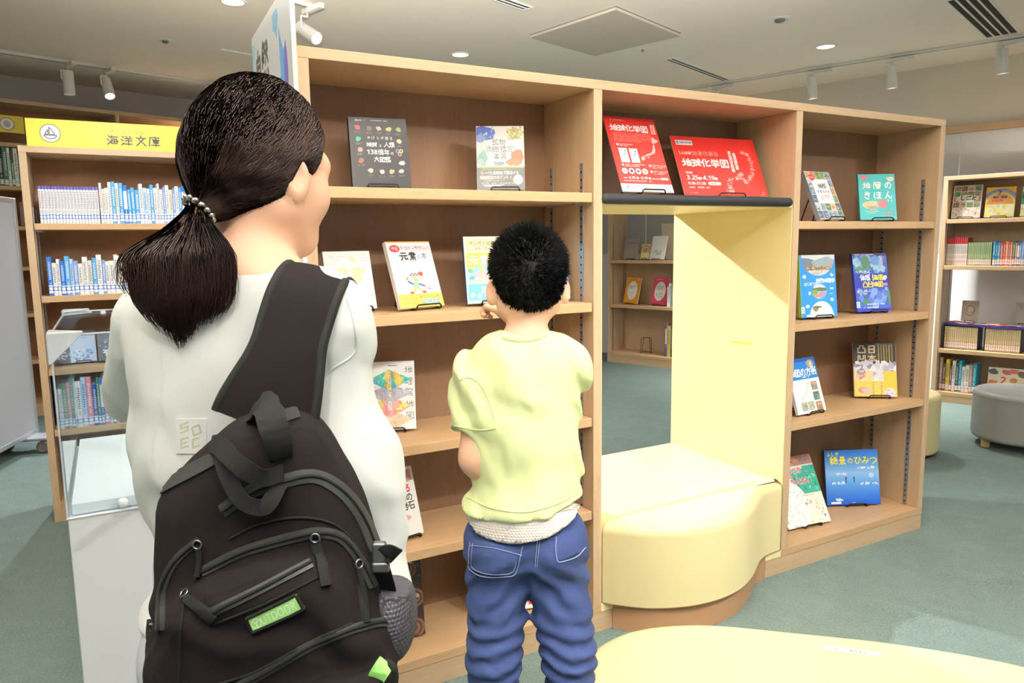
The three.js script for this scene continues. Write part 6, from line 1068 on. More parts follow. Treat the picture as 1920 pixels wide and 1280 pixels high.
  part('stitching', [cord(jeans, [[884, 1015], [881, 1045], [883, 1066], [900, 1077], [940, 1079], [964, 1076], [972, 1052], [980, 1022]], 0.001, 0.004, 50, near), cord(jeans, [[889, 1018], [886, 1045], [888, 1063], [904, 1072], [940, 1074], [960, 1071], [967, 1050]], 0.0008, 0.004, 50, near), cord(jeans, [[1042, 1006], [1042, 1034], [1046, 1052], [1060, 1050], [1082, 1040], [1095, 1026]], 0.001, 0.004, 40, near), cord(jeans, [[1008, 1008], [1006, 1030], [1003, 1062]], 0.001, 0.001, 24, near), cord(jeans, [[1012, 1008], [1010, 1030], [1007, 1062]], 0.0008, 0.001, 24, near), cord(jeans, [[884, 1022], [930, 1028], [978, 1040]], 0.0008, 0.004, 24, near)], thread, jo);
  // plain sneakers
  for (const a of [aL, aR]) { const sh = union([capsule(a.clone().setY(0.05), a.clone().addScaledVector(f, 0.12).setY(0.034), 0.046, 0.036), capsule(a.clone().addScaledVector(f, -0.015).setY(0.05), a.clone().setY(0.075), 0.042)], 0.02), fl = plane(V(0, 0.001, 0), V(0, -1, 0)), tp = plane(V(0, 0.098, 0), UP), F = (x, y, z) => smax(smax(sh(x, y, z), fl(x, y, z), 0.004), tp(x, y, z), 0.006); const [a0, a1] = box3([a.clone().setY(0), a.clone().addScaledVector(f, 0.15).setY(0.1)], 0.07); part('shoe', meshField(F, a0, a1, 0.006), std(0x3a3d44, 0.7), boy); }
  // short black hair: a cap and several thousand short hairs leaving the whorl
  const hc = C.clone().addScaledVector(hu, 0.008).addScaledVector(hf, -0.006), hEll = ellip(hc, hd.r, hu, hf, 0.0815, 0.1, 0.1), cutFace = plane(head.P(0, -0.02, 0.052), hf.clone().addScaledVector(hu, -0.5)), cutNape = plane(head.P(0, -0.088, -0.05), hu.clone().negate().addScaledVector(hf, 0.62)), earC = [-1, 1].map((k) => ellip(head.P(k * 0.09, -0.042, 0.004), hd.r, hu, hf, 0.028, 0.038, 0.03));
  const hair = (x, y, z) => { let d = hEll(x, y, z) - 0.003 * noise.noise(x * 60, y * 60, z * 60); d = smax(d, cutFace(x, y, z), 0.012); d = smax(d, cutNape(x, y, z), 0.016); for (const e of earC) d = smax(d, -e(x, y, z), 0.01); return d; };
  const [h0, h1] = box3([C], 0.135);
  const hm = phys({ color: 0x101010, roughness: 0.8, specularIntensity: 0.2 }), ho = part('hair', meshField(hair, h0, h1, 0.0045), hm, boy);
  const whorl = project(hair, A(1000, 490, 1.55)), list = [];
  for (let i = 0; i < 11000; i++) {
    const u = rr(-1, 1), ph = rnd() * 6.283, s = Math.sqrt(1 - u * u), d0 = hd.r.clone().multiplyScalar(s * Math.cos(ph)).addScaledVector(hu, u).addScaledVector(hf, s * Math.sin(ph));
    const p = project(hair, hc.clone().addScaledVector(d0, 0.1)); const n = gradOf(hair, p); if (n.dot(d0) < 0.5 || p.distanceTo(hc) < 0.074) continue;
    const away = p.clone().sub(whorl), dist = away.length(); if (dist < 0.003) continue; away.addScaledVector(n, -away.dot(n)).normalize(); const swirl = n.clone().cross(away).multiplyScalar(0.5 * Math.exp(-dist * 25));
    const up2 = smooth(p.clone().sub(hc).dot(hu), -0.05, 0.06), L = rr(0.012, 0.02) * lerp(0.6, 1, up2);
    const dir = away.add(swirl).multiplyScalar(lerp(1.0, 0.55, up2)).addScaledVector(n, lerp(0.3, 0.75, up2)).add(V(rr(-0.3, 0.3), rr(-0.3, 0.3), rr(-0.3, 0.3))).normalize();
    const mid = p.clone().addScaledVector(dir, L * 0.5).addScaledVector(n, 0.001); list.push([p.clone().addScaledVector(n, -0.002), mid, p.clone().addScaledVector(dir, L).addScaledVector(away, L * 0.15)]);
  }
  const cols = [0x17161a, 0x0f0e10, 0x1e1c20, 0x131215].map((c) => new THREE.Color(c));
  part('hair_tips', hairs(list, 0.0011, 0.0002, cols), phys({ color: 0xffffff, roughness: 0.45, specularIntensity: 0.6, vertexColors: true }), ho);
}

// ------------------------------------------------------------------ the woman
{
  const D = 1.1, wom = thing('person', 'woman with a brown ponytail in a loose white top, seen from behind', 'person');
  const A = (u, v, d = D) => at(u, v, d), { f, r } = heading(22);
  const hd = heading(60), tp = rad(-9), hf = hd.f.clone().multiplyScalar(Math.cos(tp)).addScaledVector(UP, Math.sin(tp)), hu = UP.clone().multiplyScalar(Math.cos(tp)).addScaledVector(hd.f, -Math.sin(tp));
  const C = A(492, 305, 1.1), head = headFields(C, hf, hd.r, hu, 1.0, -0.03);
  const neckB = A(470, 530, 1.09), sL = A(305, 610, 1.15), sR = A(598, 590, 1.03), eL = A(262, 725, 1.3), wL = A(345, 690, 1.48), eR = A(655, 850, 1.06), wR = A(718, 1140, 1.07);
  const chest = A(458, 700, 1.1), waistC = A(488, 960, 1.11), pel = A(500, 1190, 1.12);
  const floorAt = (p, dr, df) => p.clone().addScaledVector(r, dr).addScaledVector(f, df);
  const hipL = pel.clone().addScaledVector(r, -0.085).add(V(0, -0.03, 0)), hipR = pel.clone().addScaledVector(r, 0.085).add(V(0, -0.03, 0)), kL = hipL.clone().addScaledVector(f, 0.02).setY(0.43), kR = hipR.clone().addScaledVector(f, 0.03).setY(0.43), aL = kL.clone().addScaledVector(f, -0.03).setY(0.08), aR = kR.clone().addScaledVector(f, -0.03).setY(0.08);
  const limbs = [capsule(C.clone().addScaledVector(hu, -0.07).addScaledVector(hf, -0.012), neckB, 0.051, 0.056), ellip(chest, r, UP, f, 0.15, 0.17, 0.1), ellip(waistC, r, UP, f, 0.125, 0.15, 0.09), ellip(pel, r, UP, f, 0.16, 0.12, 0.11), capsule(neckB, sL, 0.055, 0.05), capsule(neckB, sR, 0.055, 0.05), capsule(sL, eL, 0.047, 0.04), capsule(eL, wL, 0.038, 0.026), capsule(sR, eR, 0.047, 0.04), capsule(eR, wR, 0.038, 0.026), capsule(hipL, kL, 0.085, 0.056), capsule(kL, aL, 0.053, 0.036), capsule(hipR, kR, 0.085, 0.056), capsule(kR, aR, 0.053, 0.036)];
  for (const a of [aL, aR]) limbs.push(capsule(a.clone().setY(0.05), a.clone().addScaledVector(f, 0.14).setY(0.03), 0.036, 0.028));
  const dR = V(0.04, -1, 0.02).addScaledVector(f, 0.12).normalize(), hR = handFields(wR, dR, r.clone().negate(), f.clone(), 0.93, [0.25, 0.3, 0.36, 0.42], 0.4), dL = A(430, 640, 1.6).sub(wL).normalize(), hL = handFields(wL, dL, UP.clone().addScaledVector(dL, -dL.y).normalize(), f.clone().negate().addScaledVector(r, -0.2).normalize(), 0.93, [0.3, 0.35, 0.4, 0.45], 0.6);
  const trunk = union(limbs, 0.04), body = (x, y, z) => smin(smin(smin(trunk(x, y, z), head.field(x, y, z), 0.022), hR.field(x, y, z), 0.014), hL.field(x, y, z), 0.014);
  const [lo, hi] = box3([C.clone().add(V(0, 0.12, 0)), aL.clone().setY(0), aR.clone().setY(0), wL, wR, eL, sR, wR.clone().add(V(0, -0.15, 0))], 0.14);
  const bp = [meshField(body, lo, hi, 0.01)];
  { const [a, b] = box3([C], 0.14); bp.push(meshField(body, a, b, 0.0036)); } { const [a, b] = box3([wR, wR.clone().addScaledVector(dR, 0.17)], 0.05); bp.push(meshField(body, a, b, 0.0032)); } { const [a, b] = box3([wL, wL.clone().addScaledVector(dL, 0.17)], 0.05); bp.push(meshField(body, a, b, 0.0032)); }
  part('body', bp, skinM, wom);
  eyes(head.P, 1, wom, hf);
  for (const k of [-1, 1]) part('eyebrow', tube([head.P(k * 0.016, 0.012, 0.094), head.P(k * 0.032, 0.018, 0.09), head.P(k * 0.05, 0.01, 0.076)], 0.0028, 10, 6), std(0x2a1c17, 0.7), wom);
  part('lips', [capsuleGeo(head.P(-0.016, -0.0745, 0.0935), head.P(0.016, -0.0745, 0.0935), 0.0042), capsuleGeo(head.P(-0.012, -0.0815, 0.0945), head.P(0.012, -0.0815, 0.0945), 0.0048)], std(0xc9776c, 0.45), wom);
  function capsuleGeo(a, b, rad0) { return new THREE.TubeGeometry(new THREE.LineCurve3(a, b), 4, rad0, 8, false); }
  // loose white top
  const sh = union([ellip(A(460, 660, 1.1), r, UP, f, 0.165, 0.14, 0.115), ellip(A(472, 790, 1.105), r, UP, f, 0.163, 0.19, 0.12), ellip(A(490, 960, 1.11), r, UP, f, 0.155, 0.2, 0.118), ellip(A(496, 1110, 1.115), r, UP, f, 0.163, 0.12, 0.125),
    capsule(A(468, 568, 1.09), A(325, 607, 1.13), 0.06, 0.064), capsule(A(482, 566, 1.085), A(590, 595, 1.04), 0.06, 0.064), capsule(A(315, 617, 1.14), A(272, 716, 1.25), 0.068, 0.06), capsule(eL, A(330, 700, 1.42), 0.06, 0.05), capsule(A(594, 600, 1.035), A(652, 850, 1.055), 0.066, 0.063), capsule(A(652, 850, 1.055), A(716, 1120, 1.07), 0.063, 0.048)], 0.045);
  const hole = capsule(A(474, 528, 1.085), A(500, 430, 1.1), 0.054, 0.075), hem = plane(A(480, 1160, 1.115), V(0, -1, 0)), cuffR = plane(A(718, 1150, 1.07), dR), cuffL = plane(A(335, 698, 1.43), wL.clone().sub(eL).normalize());
  const wf = (x, y, z) => { const q = V(x, y, z).sub(chest), a = q.dot(r), b = q.y, w = fbm(a * 5.5, b * 3.5, z * 5, 3); let h = 0.009 * w; h += 0.006 * Math.sin((a * 1.0 - b * 0.25) * 52 + w * 7) * smooth(-b, -0.06, 0.12) * smooth(-a, 0.0, 0.1); h += 0.005 * Math.sin((b * 0.9 + a * 0.7) * 46 + w * 8) * smooth(a, 0.1, 0.17); h += 0.007 * Math.sin((b + a * 0.35) * 40 + w * 6) * smooth(-b, 0.24, 0.36); h += 0.004 * Math.sin((b * 0.5 - a) * 60 + w * 6) * smooth(-a, 0.13, 0.2); return h; };
  const top = (x, y, z) => { let d = sh(x, y, z) - 1.5 * wf(x, y, z); d = smax(d, hem(x, y, z), 0.008); if (Math.hypot(x - wR.x, y - wR.y, z - wR.z) < 0.16) d = smax(d, cuffR(x, y, z), 0.006); if (Math.hypot(x - wL.x, y - wL.y, z - wL.z) < 0.14) d = smax(d, cuffL(x, y, z), 0.006); return smax(d, -hole(x, y, z), 0.008); };
  const topM = phys({ color: 0xdcdfdd, roughness: 0.85, sheen: 0.25, sheenRoughness: 0.6, bumpMap: rep(clothBump, 12), bumpScale: 0.0004 });
  const [t0, t1] = box3([A(230, 620, 1.2), A(700, 600, 1.05), A(480, 1180), wR, wL, eL, neckB], 0.14);
  const to = part('white_top', meshField(top, t0, t1, 0.0058), topM, wom);
  part('neckband', sheet(60, 3, (q, t) => { const an = (q - 0.5) * 5.6, e = CX.clone().multiplyScalar(Math.sin(an)).addScaledVector(CZ, Math.cos(an)); return { p: A(474, 514, 1.085).addScaledVector(e, lerp(0.057, 0.069, t)).addScaledVector(UP, 0.018 * Math.sin(an) - 0.004 * Math.cos(an) + lerp(0.013, -0.012, t)), n: e }; }, 0.004), topM, to);
  part('sleeve_seam', [cord(top, [[650, 560], [664, 610], [668, 650], [658, 668], [625, 690], [590, 722]], 0.0014, 0.0004, 36, 0.6)], topM, to);
  // grey lettering in a hexagon, low on the back
  const pr = printM(128, 160, (c, w, h) => { rect(c, 0, 0, w, h, '#dcdfdd'); c.strokeStyle = '#a9a894'; c.lineWidth = 9; c.lineCap = 'butt'; const S = (p) => { c.beginPath(); p.forEach(([x, y], i) => i ? c.lineTo(x, y) : c.moveTo(x, y)); c.stroke(); }; S([[52, 14], [22, 28], [22, 44], [50, 34], [50, 52], [20, 66]]); S([[66, 40], [96, 28], [106, 62], [76, 76], [66, 40]]); S([[54, 84], [24, 94], [24, 134], [54, 124]]); S([[24, 114], [48, 106]]); S([[98, 86], [70, 96], [72, 132], [102, 120]]); }, 0.85);
  part('print', patch(top, [[330, 785], [388, 785], [388, 850], [330, 850]], 0.0012, 16, 16, 0.6), pr, to, 'grey letters printed low on the back');
  // pale trousers and shoes
  const tr = union([ellip(pel, r, UP, f, 0.172, 0.12, 0.122), capsule(hipL, kL, 0.1, 0.08), capsule(kL, aL.clone().setY(0.1), 0.08, 0.075), capsule(hipR, kR, 0.1, 0.08), capsule(kR, aR.clone().setY(0.1), 0.08, 0.075)], 0.03), trT = plane(pel.clone().add(V(0, 0.09, 0)), UP), trB = plane(V(0, 0.08, 0), V(0, -1, 0)), trF = (x, y, z) => smax(smax(tr(x, y, z) - 0.006 * fbm(x * 8, y * 5, z * 8, 2), trT(x, y, z), 0.006), trB(x, y, z), 0.006);
  { const [a, b] = box3([pel, aL, aR, hipL, hipR], 0.16); part('trousers', meshField(trF, a, b, 0.009), std(0xb9bdc4, 0.85), wom); }
  for (const a of [aL, aR]) { const s = union([capsule(a.clone().setY(0.045), a.clone().addScaledVector(f, 0.15).setY(0.032), 0.046, 0.036), capsule(a.clone().setY(0.06), a.clone().setY(0.08), 0.042)], 0.02), fl = plane(V(0, 0.001, 0), V(0, -1, 0)), F = (x, y, z) => smax(s(x, y, z), fl(x, y, z), 0.004); const [p, q] = box3([a.clone().setY(0), a.clone().addScaledVector(f, 0.18).setY(0.1)], 0.07); part('shoe', meshField(F, p, q, 0.007), std(0xe6e3de, 0.7), wom); }

  // ---- hair
  const tie = A(374, 390, 1.005);
  const hc = C.clone().addScaledVector(hu, 0.018).addScaledVector(hf, -0.008);
  const cap = union([ellip(hc, hd.r, hu, hf, 0.087, 0.108, 0.105), ellip(hc.clone().addScaledVector(hf, -0.03).addScaledVector(hu, -0.024), hd.r, hu, hf, 0.083, 0.085, 0.08), capsule(hc.clone().addScaledVector(hf, -0.06).addScaledVector(hu, -0.045), tie.clone().addScaledVector(hf, 0.012), 0.05, 0.02)], 0.03);
  const cutF = plane(head.P(0, 0, 0.05), hf.clone().addScaledVector(hu, -0.62)), cutN = plane(head.P(0, -0.083, -0.035), hu.clone().negate().addScaledVector(hf, 0.5)), earCut = [-1, 1].map((k) => ellip(head.P(k * 0.09, -0.045, 0.012), hd.r, hu, hf, 0.03, 0.04, 0.024));
  const hairF = (x, y, z) => { let d = cap(x, y, z) - 0.0025 * noise.noise(x * 40, y * 40, z * 40); d = smax(d, cutF(x, y, z), 0.02); const cn = Math.min(cutN(x, y, z), 1); const nt = Math.hypot(x - tie.x, y - tie.y, z - tie.z); d = smax(d, cn - Math.max(0, 0.07 - nt), 0.02); for (const e of earCut) d = smax(d, -e(x, y, z), 0.012); return d; };
  const [h0, h1] = box3([C, tie], 0.15);
  const hairM = phys({ color: 0x20130f, roughness: 0.8, specularIntensity: 0.25 }), ho = part('hair', meshField(hairF, h0, h1, 0.0042), hairM, wom);
  const cols = [0x6a473b, 0x553931, 0x7d5242, 0x644439, 0x8e5f4c, 0x573c33].map((c) => new THREE.Color(c)), strandM = std(0xffffff, 0.5, { vertexColors: true });
  const strands = [];
  for (let i = 0; i < 6500; i++) {
    const u = rr(-0.75, 1), ph = rnd() * 6.283, s = Math.sqrt(1 - u * u), d0 = hd.r.clone().multiplyScalar(s * Math.cos(ph)).addScaledVector(hu, u).addScaledVector(hf, s * Math.sin(ph));
    let p = project(hairF, hc.clone().addScaledVector(d0, 0.11)); if (p.distanceTo(hc) < 0.07) continue;
    const P = []; let L = rr(0.06, 0.2), st = L / 9; const jit = rr(-0.25, 0.25);
    for (let k = 0; k < 10; k++) { const n = gradOf(hairF, p); P.push(p.clone().addScaledVector(n, rr(-0.0006, 0.0012))); const to2 = tie.clone().sub(p), dist = to2.length(); if (dist < 0.02) break; to2.normalize(); const side = n.clone().cross(to2); const dir = to2.addScaledVector(n, -to2.dot(n)).normalize().addScaledVector(side, jit * smooth(dist, 0.04, 0.15)).normalize(); p = project(hairF, p.clone().addScaledVector(dir, Math.min(st, dist * 0.8))); }
    if (P.length > 3) strands.push(P);
  }
  for (let i = 0; i < 26; i++) { let p = project(hairF, A(rr(380, 600), rr(150, 240), 1.0)), n = gradOf(hairF, p); const P = [p.clone()]; const d = V(rr(-1, 1), rr(-0.2, 0.8), rr(-1, 1)).addScaledVector(n, 0.8).normalize(); for (let k = 1; k < 7; k++) P.push(p.clone().addScaledVector(d, k * 0.005).add(V(0, -k * k * 0.0005, 0)).addScaledVector(n, 0.002 * Math.sin(k))); P.thin = 0.35; strands.push(P); }
  part('hair_strands', hairs(strands, 0.0009, 0.0004, cols), strandM, ho);
  // ponytail: a core and loose strands that part and flick outwards
  const pc = [[372, 388, 1.01], [356, 425, 1.003], [344, 480, 0.984], [346, 545, 0.978], [350, 600, 0.98]].map((q) => A(...q)), core = union([capsule(pc[0], pc[1], 0.006, 0.014), capsule(pc[1], pc[2], 0.014, 0.026), capsule(pc[2], pc[3], 0.026, 0.022), capsule(pc[3], pc[4], 0.022, 0.006)], 0.02), coreF = (x, y, z) => core(x, y, z) - 0.004 * noise.noise(x * 50, y * 14, z * 50);
  const tail = part('ponytail', meshField(coreF, ...box3(pc, 0.09), 0.005), hairM, wom), tl = [];
  for (let i = 0; i < 3600; i++) {
    const an = rnd() * 6.283, k = Math.sqrt(rnd()), x = Math.cos(an) * k, z = Math.sin(an) * k, flick = x < -0.2 && rnd() < 0.28 ? rr(0.2, 1) : 0, len = flick ? rr(0.45, 0.8) : rr(0.55, 1.05) * (1 - 0.22 * Math.abs(x + 0.15)), P = [];
    for (let q = 0; q < 14; q++) {
      const t = q / 13 * len, cu = lerp(lerp(372, 344, Math.min(1, t * 3)), lerp(344, 352, t), smooth(t, 0.2, 1)), cv = 388 + 252 * t, w = (0.012 + 0.05 * smooth(t, 0, 0.4)) * (1 - 0.55 * smooth(t, 0.62, 1.05));
      const p = A(cu, cv, lerp(1.008, 0.972, smooth(t, 0, 0.4)) + 0.01 * t).addScaledVector(CX, x * w * 1.12 + 0.006 * noise.noise(t * 5, i * 0.37, 1)).addScaledVector(CZ, z * w * 0.62 + 0.004).add(V(0, 0.004 * noise.noise(t * 4, i * 0.21, 7), 0));
      if (flick) p.addScaledVector(CX, -flick * 0.024 * smooth(t, 0.1, 0.55)).add(V(0, flick * 0.028 * smooth(t, 0.3, 0.8), 0));
      P.push(p);
    }
    tl.push(P);
  }
  part('tail_strands', hairs(tl, 0.0012, 0.0003, cols), strandM, tail);
  const beads = []; for (let i = 0; i < 26; i++) { const a = i / 26 * 6.283, d = pc[1].clone().sub(C).normalize(), e1 = CX.clone().addScaledVector(UP, 0.25).normalize(), e2 = d.clone().cross(e1).normalize(); const p = A(372, 392, 1.0).addScaledVector(e1, Math.cos(a) * 0.017).addScaledVector(UP, -Math.cos(a) * 0.011).addScaledVector(e2, Math.sin(a) * 0.017 + 0.002 * ((i % 2) * 2 - 1)); const g = new THREE.IcosahedronGeometry(i % 2 ? 0.0034 : 0.0046, 1); g.translate(p.x, p.y, p.z); beads.push(g); }
  part('hair_tie', beads, phys({ color: 0x9a968a, roughness: 0.12, metalness: 0.7, clearcoat: 1 }), wom, 'hair tie of small shiny beads');

  // ---- the bag on her back
  const bag = thing('backpack', 'black backpack with a light green name patch hanging from her right shoulder', 'backpack');
  const P0 = A(520, 1080, 0.94), N = CZ, toLoc = (u, v) => { const d = A(u, v, 1).sub(EYE), t = P0.clone().sub(EYE).dot(N) / d.dot(N), q = EYE.clone().addScaledVector(d, t).sub(P0); return [q.dot(CX), q.y]; };
  const poly = (px, n = 5) => { const c = new THREE.CatmullRomCurve3(px.map((p) => V(...toLoc(...p), 0)), true, 'centripetal'); return c.getPoints(px.length * n).slice(0, -1).map((p) => [p.x, p.y]); };
  const polyD = (pl) => (x, y) => { let d = 1e9, s = 1; for (let i = 0, j = pl.length - 1; i < pl.length; j = i++) { const ex = pl[j][0] - pl[i][0], ey = pl[j][1] - pl[i][1], wx = x - pl[i][0], wy = y - pl[i][1], t = clamp((wx * ex + wy * ey) / (ex * ex + ey * ey), 0, 1), bx = wx - ex * t, by = wy - ey * t; d = Math.min(d, bx * bx + by * by); const c1 = y >= pl[i][1], c2 = y < pl[j][1], c3 = ex * wy > ey * wx; if ((c1 && c2 && c3) || (!c1 && !c2 && !c3)) s = -s; } return s * Math.sqrt(d); };
  const outline = polyD(poly([[298, 915], [345, 852], [400, 800], [445, 765], [510, 748], [575, 758], [612, 785], [652, 845], [690, 925], [716, 1010], [736, 1085], [762, 1150], [762, 1220], [752, 1320], [735, 1420], [640, 1475], [500, 1490], [370, 1470], [305, 1400], [288, 1280], [288, 1180], [292, 1080], [292, 985]], 3));
  const pk1 = polyD(poly([[345, 1120], [385, 1062], [470, 1024], [560, 1000], [620, 998], [668, 1030], [704, 1095], [735, 1170], [748, 1260], [740, 1400], [600, 1450], [420, 1440], [345, 1360], [328, 1240]], 3)), pk2 = polyD(poly([[350, 1330], [400, 1290], [480, 1262], [590, 1205], [690, 1172], [742, 1186], [748, 1280], [730, 1400], [600, 1440], [430, 1430], [360, 1390]], 3));
  // thickness seen from the side: rounded slab, two pockets standing proud one over the other
  const pillow = (d2, z, h, rr0) => { const a = d2 + rr0, b = Math.abs(z) - h + rr0, ax = Math.max(a, 0), bx = Math.max(b, 0); return Math.min(Math.max(a, b), 0) + Math.hypot(ax, bx) - rr0; };
  const bagF0 = (x, y, z) => { const qx = x - P0.x, qy = y - P0.y, qz = z - P0.z, a = qx * CX.x + qz * CX.z, w = qx * N.x + qz * N.z; const cr = 0.006 * fbm(a * 9, qy * 7, 3.3, 3) + 0.0035 * Math.sin((a * 0.6 + qy) * 60 + 6 * noise.noise(a * 9, qy * 9, 2)) * smooth(-qy, -0.08, 0.05); const o = outline(a, qy) + 0.012; if (o > 0.12) return o * 0.8; let d = pillow(o, w, 0.068 + 0.02 * smooth(-qy, -0.15, 0.2), 0.055); d = smin(d, pillow(pk1(a, qy), w - 0.048, 0.058, 0.034), 0.012); d = smin(d, pillow(pk2(a, qy), w - 0.085, 0.045, 0.03), 0.012); return d - cr; };
  const bagM = phys({ color: 0x0e0a0b, roughness: 0.9, specularIntensity: 0.25, sheen: 0.05, sheenRoughness: 0.5, sheenColor: new THREE.Color(0x4a3a3c), bumpMap: rep(clothBump, 14), bumpScale: 0.0006 }), webM = phys({ color: 0x090a0b, roughness: 0.8, specularIntensity: 0.4, bumpMap: rep(clothBump, 30), bumpScale: 0.0004 }), tapeM = std(0x0a0d0e, 0.7), metalM = std(0x5a5c60, 0.3, { metalness: 0.9 });
  const [b0, b1] = box3([A(290, 760, 0.94), A(770, 760, 0.94), A(290, 1490, 0.94), A(770, 1490, 0.94)], 0.15);
  part('bag_body', meshField(bagF0, b0, b1, 0.0062), bagM, bag);
  const bf = bagF0, nr = 0.45;
  const zip = (pts, w, n = 46) => { const t = part('zipper', band(bf, pts, w, 0.0016, n, 0.0008, nr), tapeM, bag); part('zipper_teeth', cord(bf, pts, 0.0022, 0.0024, n, nr), webM, t); };
  zip([[416, 958], [470, 922], [529, 902], [591, 893], [640, 920], [676, 965], [704, 1030]], 26); zip([[378, 1072], [450, 1036], [545, 1008], [600, 998], [640, 1008], [676, 1052], [700, 1100]], 20); zip([[394, 1149], [480, 1108], [584, 1055]], 18); zip([[373, 1012], [330, 1050], [306, 1100], [300, 1180]], 16); zip([[440, 1290], [520, 1246], [591, 1206], [670, 1176], [728, 1168], [748, 1192]], 18);
  const seam = (pts) => part('seam', cord(bf, pts, 0.0016, 0.0006, 40, nr), webM, bag);
  seam([[430, 1010], [480, 985], [560, 970], [630, 985], [690, 1050]]); seam([[400, 1170], [500, 1130], [600, 1080]]); seam([[380, 1290], [470, 1262], [560, 1215], [660, 1168]]); seam([[345, 1130], [338, 1200], [336, 1280]]);
  // name patch
  part('name_patch', patch(bf, [[463, 1156], [557, 1113], [572, 1138], [475, 1184]], 0.0042, 20, 8, nr), printM(512, 150, (c, w, h) => { rect(c, 0, 0, w, h, '#a4e27c'); c.strokeStyle = '#f2faee'; c.lineWidth = 9; c.beginPath(); c.arc(72, 76, 44, 0, 7); c.stroke(); c.lineWidth = 11; c.beginPath(); c.moveTo(50, 52); c.lineTo(72, 70); c.lineTo(96, 52); c.moveTo(72, 70); c.lineTo(72, 112); c.stroke(); c.fillStyle = '#f2faee'; c.font = '104px sans-serif'; c.save(); c.translate(112, 112); c.scale(0.86, 1); c.fillText('UTDOOR', 0, 0); c.restore(); }, 0.6), bag, 'light green patch lettered OUTDOOR');
  part('patch_border', [cord(bf, [[463, 1156], [557, 1113]], 0.0022, 0.004, 12, nr), cord(bf, [[557, 1113], [572, 1138]], 0.0022, 0.004, 8, nr), cord(bf, [[572, 1138], [475, 1184]], 0.0022, 0.004, 12, nr), cord(bf, [[475, 1184], [463, 1156]], 0.0022, 0.004, 8, nr)], webM, bag);
  // mesh panels, webbing handle loops, pulls
  const meshM = std(0x15191a, 0.8, { bumpMap: rep(meshBump, 18), bumpScale: 0.003 });
  part('mesh_panel', patch(bf, [[300, 902], [404, 846], [412, 868], [304, 926]], 0.003, 16, 6, nr), meshM, bag); part('mesh_panel', patch(bf, [[505, 778], [556, 764], [562, 784], [516, 800]], 0.003, 10, 6, nr), meshM, bag);
  const hand = (pts, w, lift) => { const c = curve2(pts); return part('handle_loop', sheet(3, 40, (s, t) => { const p = c.getPointAt(t), d = c.getTangentAt(t), k = (s - 0.5) * w, q = drape(bf, p.x - d.y * k, p.y + d.x * k, nr); return { p: q.p.addScaledVector(q.n, 0.003 + lift * Math.sin(t * Math.PI)), n: q.n }; }, 0.002), webM, bag); };
  hand([[398, 836], [430, 842], [470, 868], [505, 888], [532, 884]], 30, 0.026); hand([[470, 776], [500, 788], [518, 822], [528, 862]], 40, 0.03); hand([[418, 850], [440, 890], [470, 930], [505, 940], [528, 900]], 30, 0.02);
  const pull = (pts, w) => { const t = part('zipper_pull', band(bf, pts, w, 0.005, 16, 0.0015, nr), webM, bag); const q = drape(bf, pts[0][0], pts[0][1] - 6, nr), g = new THREE.TorusGeometry(0.005, 0.0014, 6, 16); g.lookAt(q.n); g.translate(...q.p.addScaledVector(q.n, 0.006).toArray()); part('pull_ring', g, metalM, t); };
  pull([[592, 1012], [600, 1050], [610, 1098]], 18); pull([[668, 1062], [675, 1100], [684, 1168]], 10); pull([[352, 1122], [380, 1142], [402, 1160]], 18); pull([[374, 1024], [376, 1050], [372, 1082]], 10);
  // side straps, buckles, bottle pocket, bright loop
  const rib = (pts, w, th = 0.003, m = webM, name = 'strap', up = UP) => { const c = new THREE.CatmullRomCurve3(pts, false, 'centripetal'); return part(name, sheet(4, 40, (s, t) => { const p = c.getPointAt(t), d = c.getTangentAt(t), n = CZ.clone().addScaledVector(d, -CZ.dot(d)).normalize(), x = n.clone().cross(d).normalize(); return { p: p.addScaledVector(x, (s - 0.5) * (Array.isArray(w) ? lerp(w[0], w[1], t) : w)), n }; }, th), m, bag); };
  const bk = (u, v, d, w, h) => { const g = new RoundedBoxGeometry(w, h, 0.012, 2, 0.004); g.lookAt(CZ); const p = A(u, v, d); g.translate(p.x, p.y, p.z); return g; };
  part('buckle', [bk(712, 1040, 0.9, 0.018, 0.034), bk(714, 1062, 0.9, 0.022, 0.014)], std(0x2b2d30, 0.3), bag); rib([A(712, 1046, 0.9), A(728, 1038, 0.89), A(744, 1044, 0.9)], 0.022);
  rib([A(714, 1062, 0.9), A(728, 1110, 0.93), A(735, 1160, 0.96)], 0.02); part('buckle', [bk(289, 1190, 0.93, 0.012, 0.036)], M.black, bag); rib([A(290, 1160, 0.93), A(288, 1190, 0.925), A(296, 1260, 0.93)], 0.02);
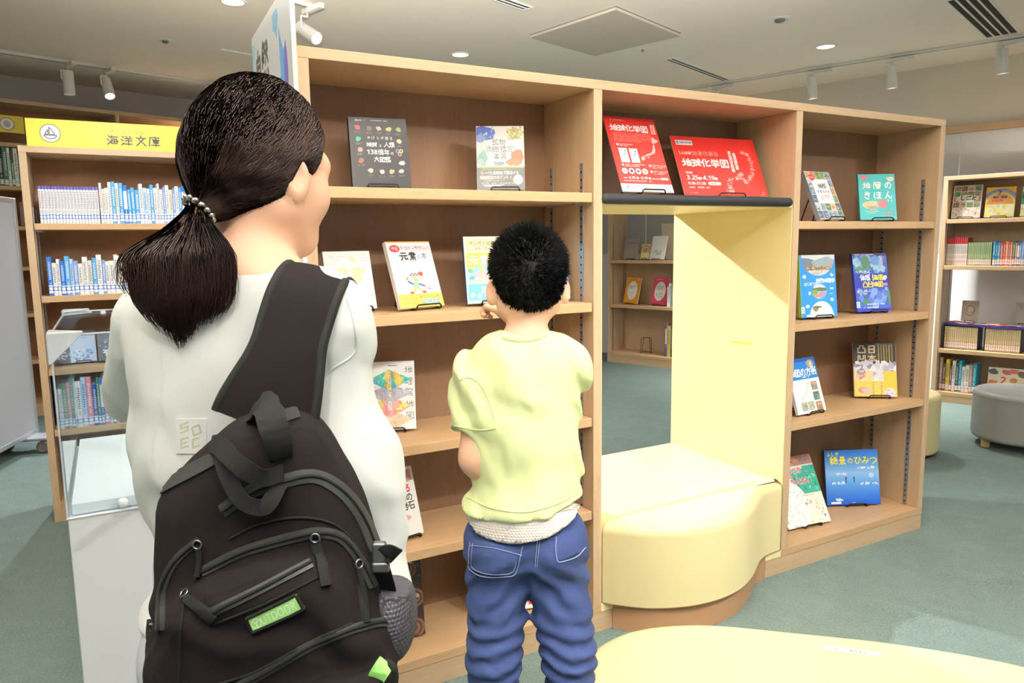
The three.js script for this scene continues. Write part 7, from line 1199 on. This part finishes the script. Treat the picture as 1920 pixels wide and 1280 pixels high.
  const mp = union([ellip(A(738, 1150, 0.95), CX, UP, CZ, 0.03, 0.06, 0.055)], 0.01); { const cutT = plane(A(745, 1098, 0.95), V(0.25, 1, 0)), F = (x, y, z) => smax(mp(x, y, z), cutT(x, y, z), 0.004); const [a, b] = box3([A(738, 1130, 0.95)], 0.1); part('bottle_pocket', meshField(F, a, b, 0.005), std(0x24222e, 0.7, { bumpMap: rep(meshBump, 24), bumpScale: 0.002 }), bag, 'dark violet mesh side pocket'); }
  rib([A(726, 1240, 0.845), A(714, 1258, 0.838), A(703, 1276, 0.845)], 0.02, 0.004, std(0x9fe87a, 0.6), 'loop'); part('loop_cord', tube([A(722, 1238, 0.85), A(738, 1252, 0.845), A(738, 1285, 0.848), A(716, 1300, 0.852)], 0.004, 20, 8), webM, bag);
  // padded shoulder strap over her right shoulder
  const sp = [[606, 700, 1.17], [622, 560, 1.13], [612, 518, 1.07], [594, 508, 1.015], [572, 545, 0.962], [550, 610, 0.94], [528, 690, 0.925], [508, 750, 0.92], [490, 800, 0.92]].map((q) => A(...q)), sc = new THREE.CatmullRomCurve3(sp, false, 'centripetal');
  const frame = (t) => { const p = sc.getPointAt(t), d = sc.getTangentAt(t), out = p.clone().sub(A(560, 640, 1.08)); out.addScaledVector(d, -out.dot(d)).normalize(); const n = out.lerp(CZ.clone().addScaledVector(d, -CZ.dot(d)).normalize(), smooth(t, 0.45, 0.8)).normalize(), x = d.clone().cross(n).normalize(); x.y *= smooth(t, 0.25, 0.6); x.normalize(); return { p, n, x, w: lerp(0.075, 0.083, smooth(t, 0.2, 0.6)) * (1 + 0.45 * smooth(t, 0.75, 1)) }; };
  const st = part('shoulder_strap', sheet(8, 70, (s, t) => { const q = frame(t), k = 2 * s - 1; return { p: q.p.clone().addScaledVector(q.x, k * q.w / 2).addScaledVector(q.n, 0.006 * (1 - k * k)), n: q.n }; }, 0.012), bagM, bag, 'wide padded strap with black edging');
  for (const k of [-1, 1]) { const P = []; for (let i = 0; i <= 60; i++) { const q = frame(i / 60); P.push(q.p.clone().addScaledVector(q.x, k * q.w / 2).addScaledVector(q.n, -0.004)); } const g = new THREE.TubeGeometry(new THREE.CatmullRomCurve3(P), 100, 0.0068, 8, false); part('edge_binding', g, webM, st); }
}
renderer.render(scene, camera);
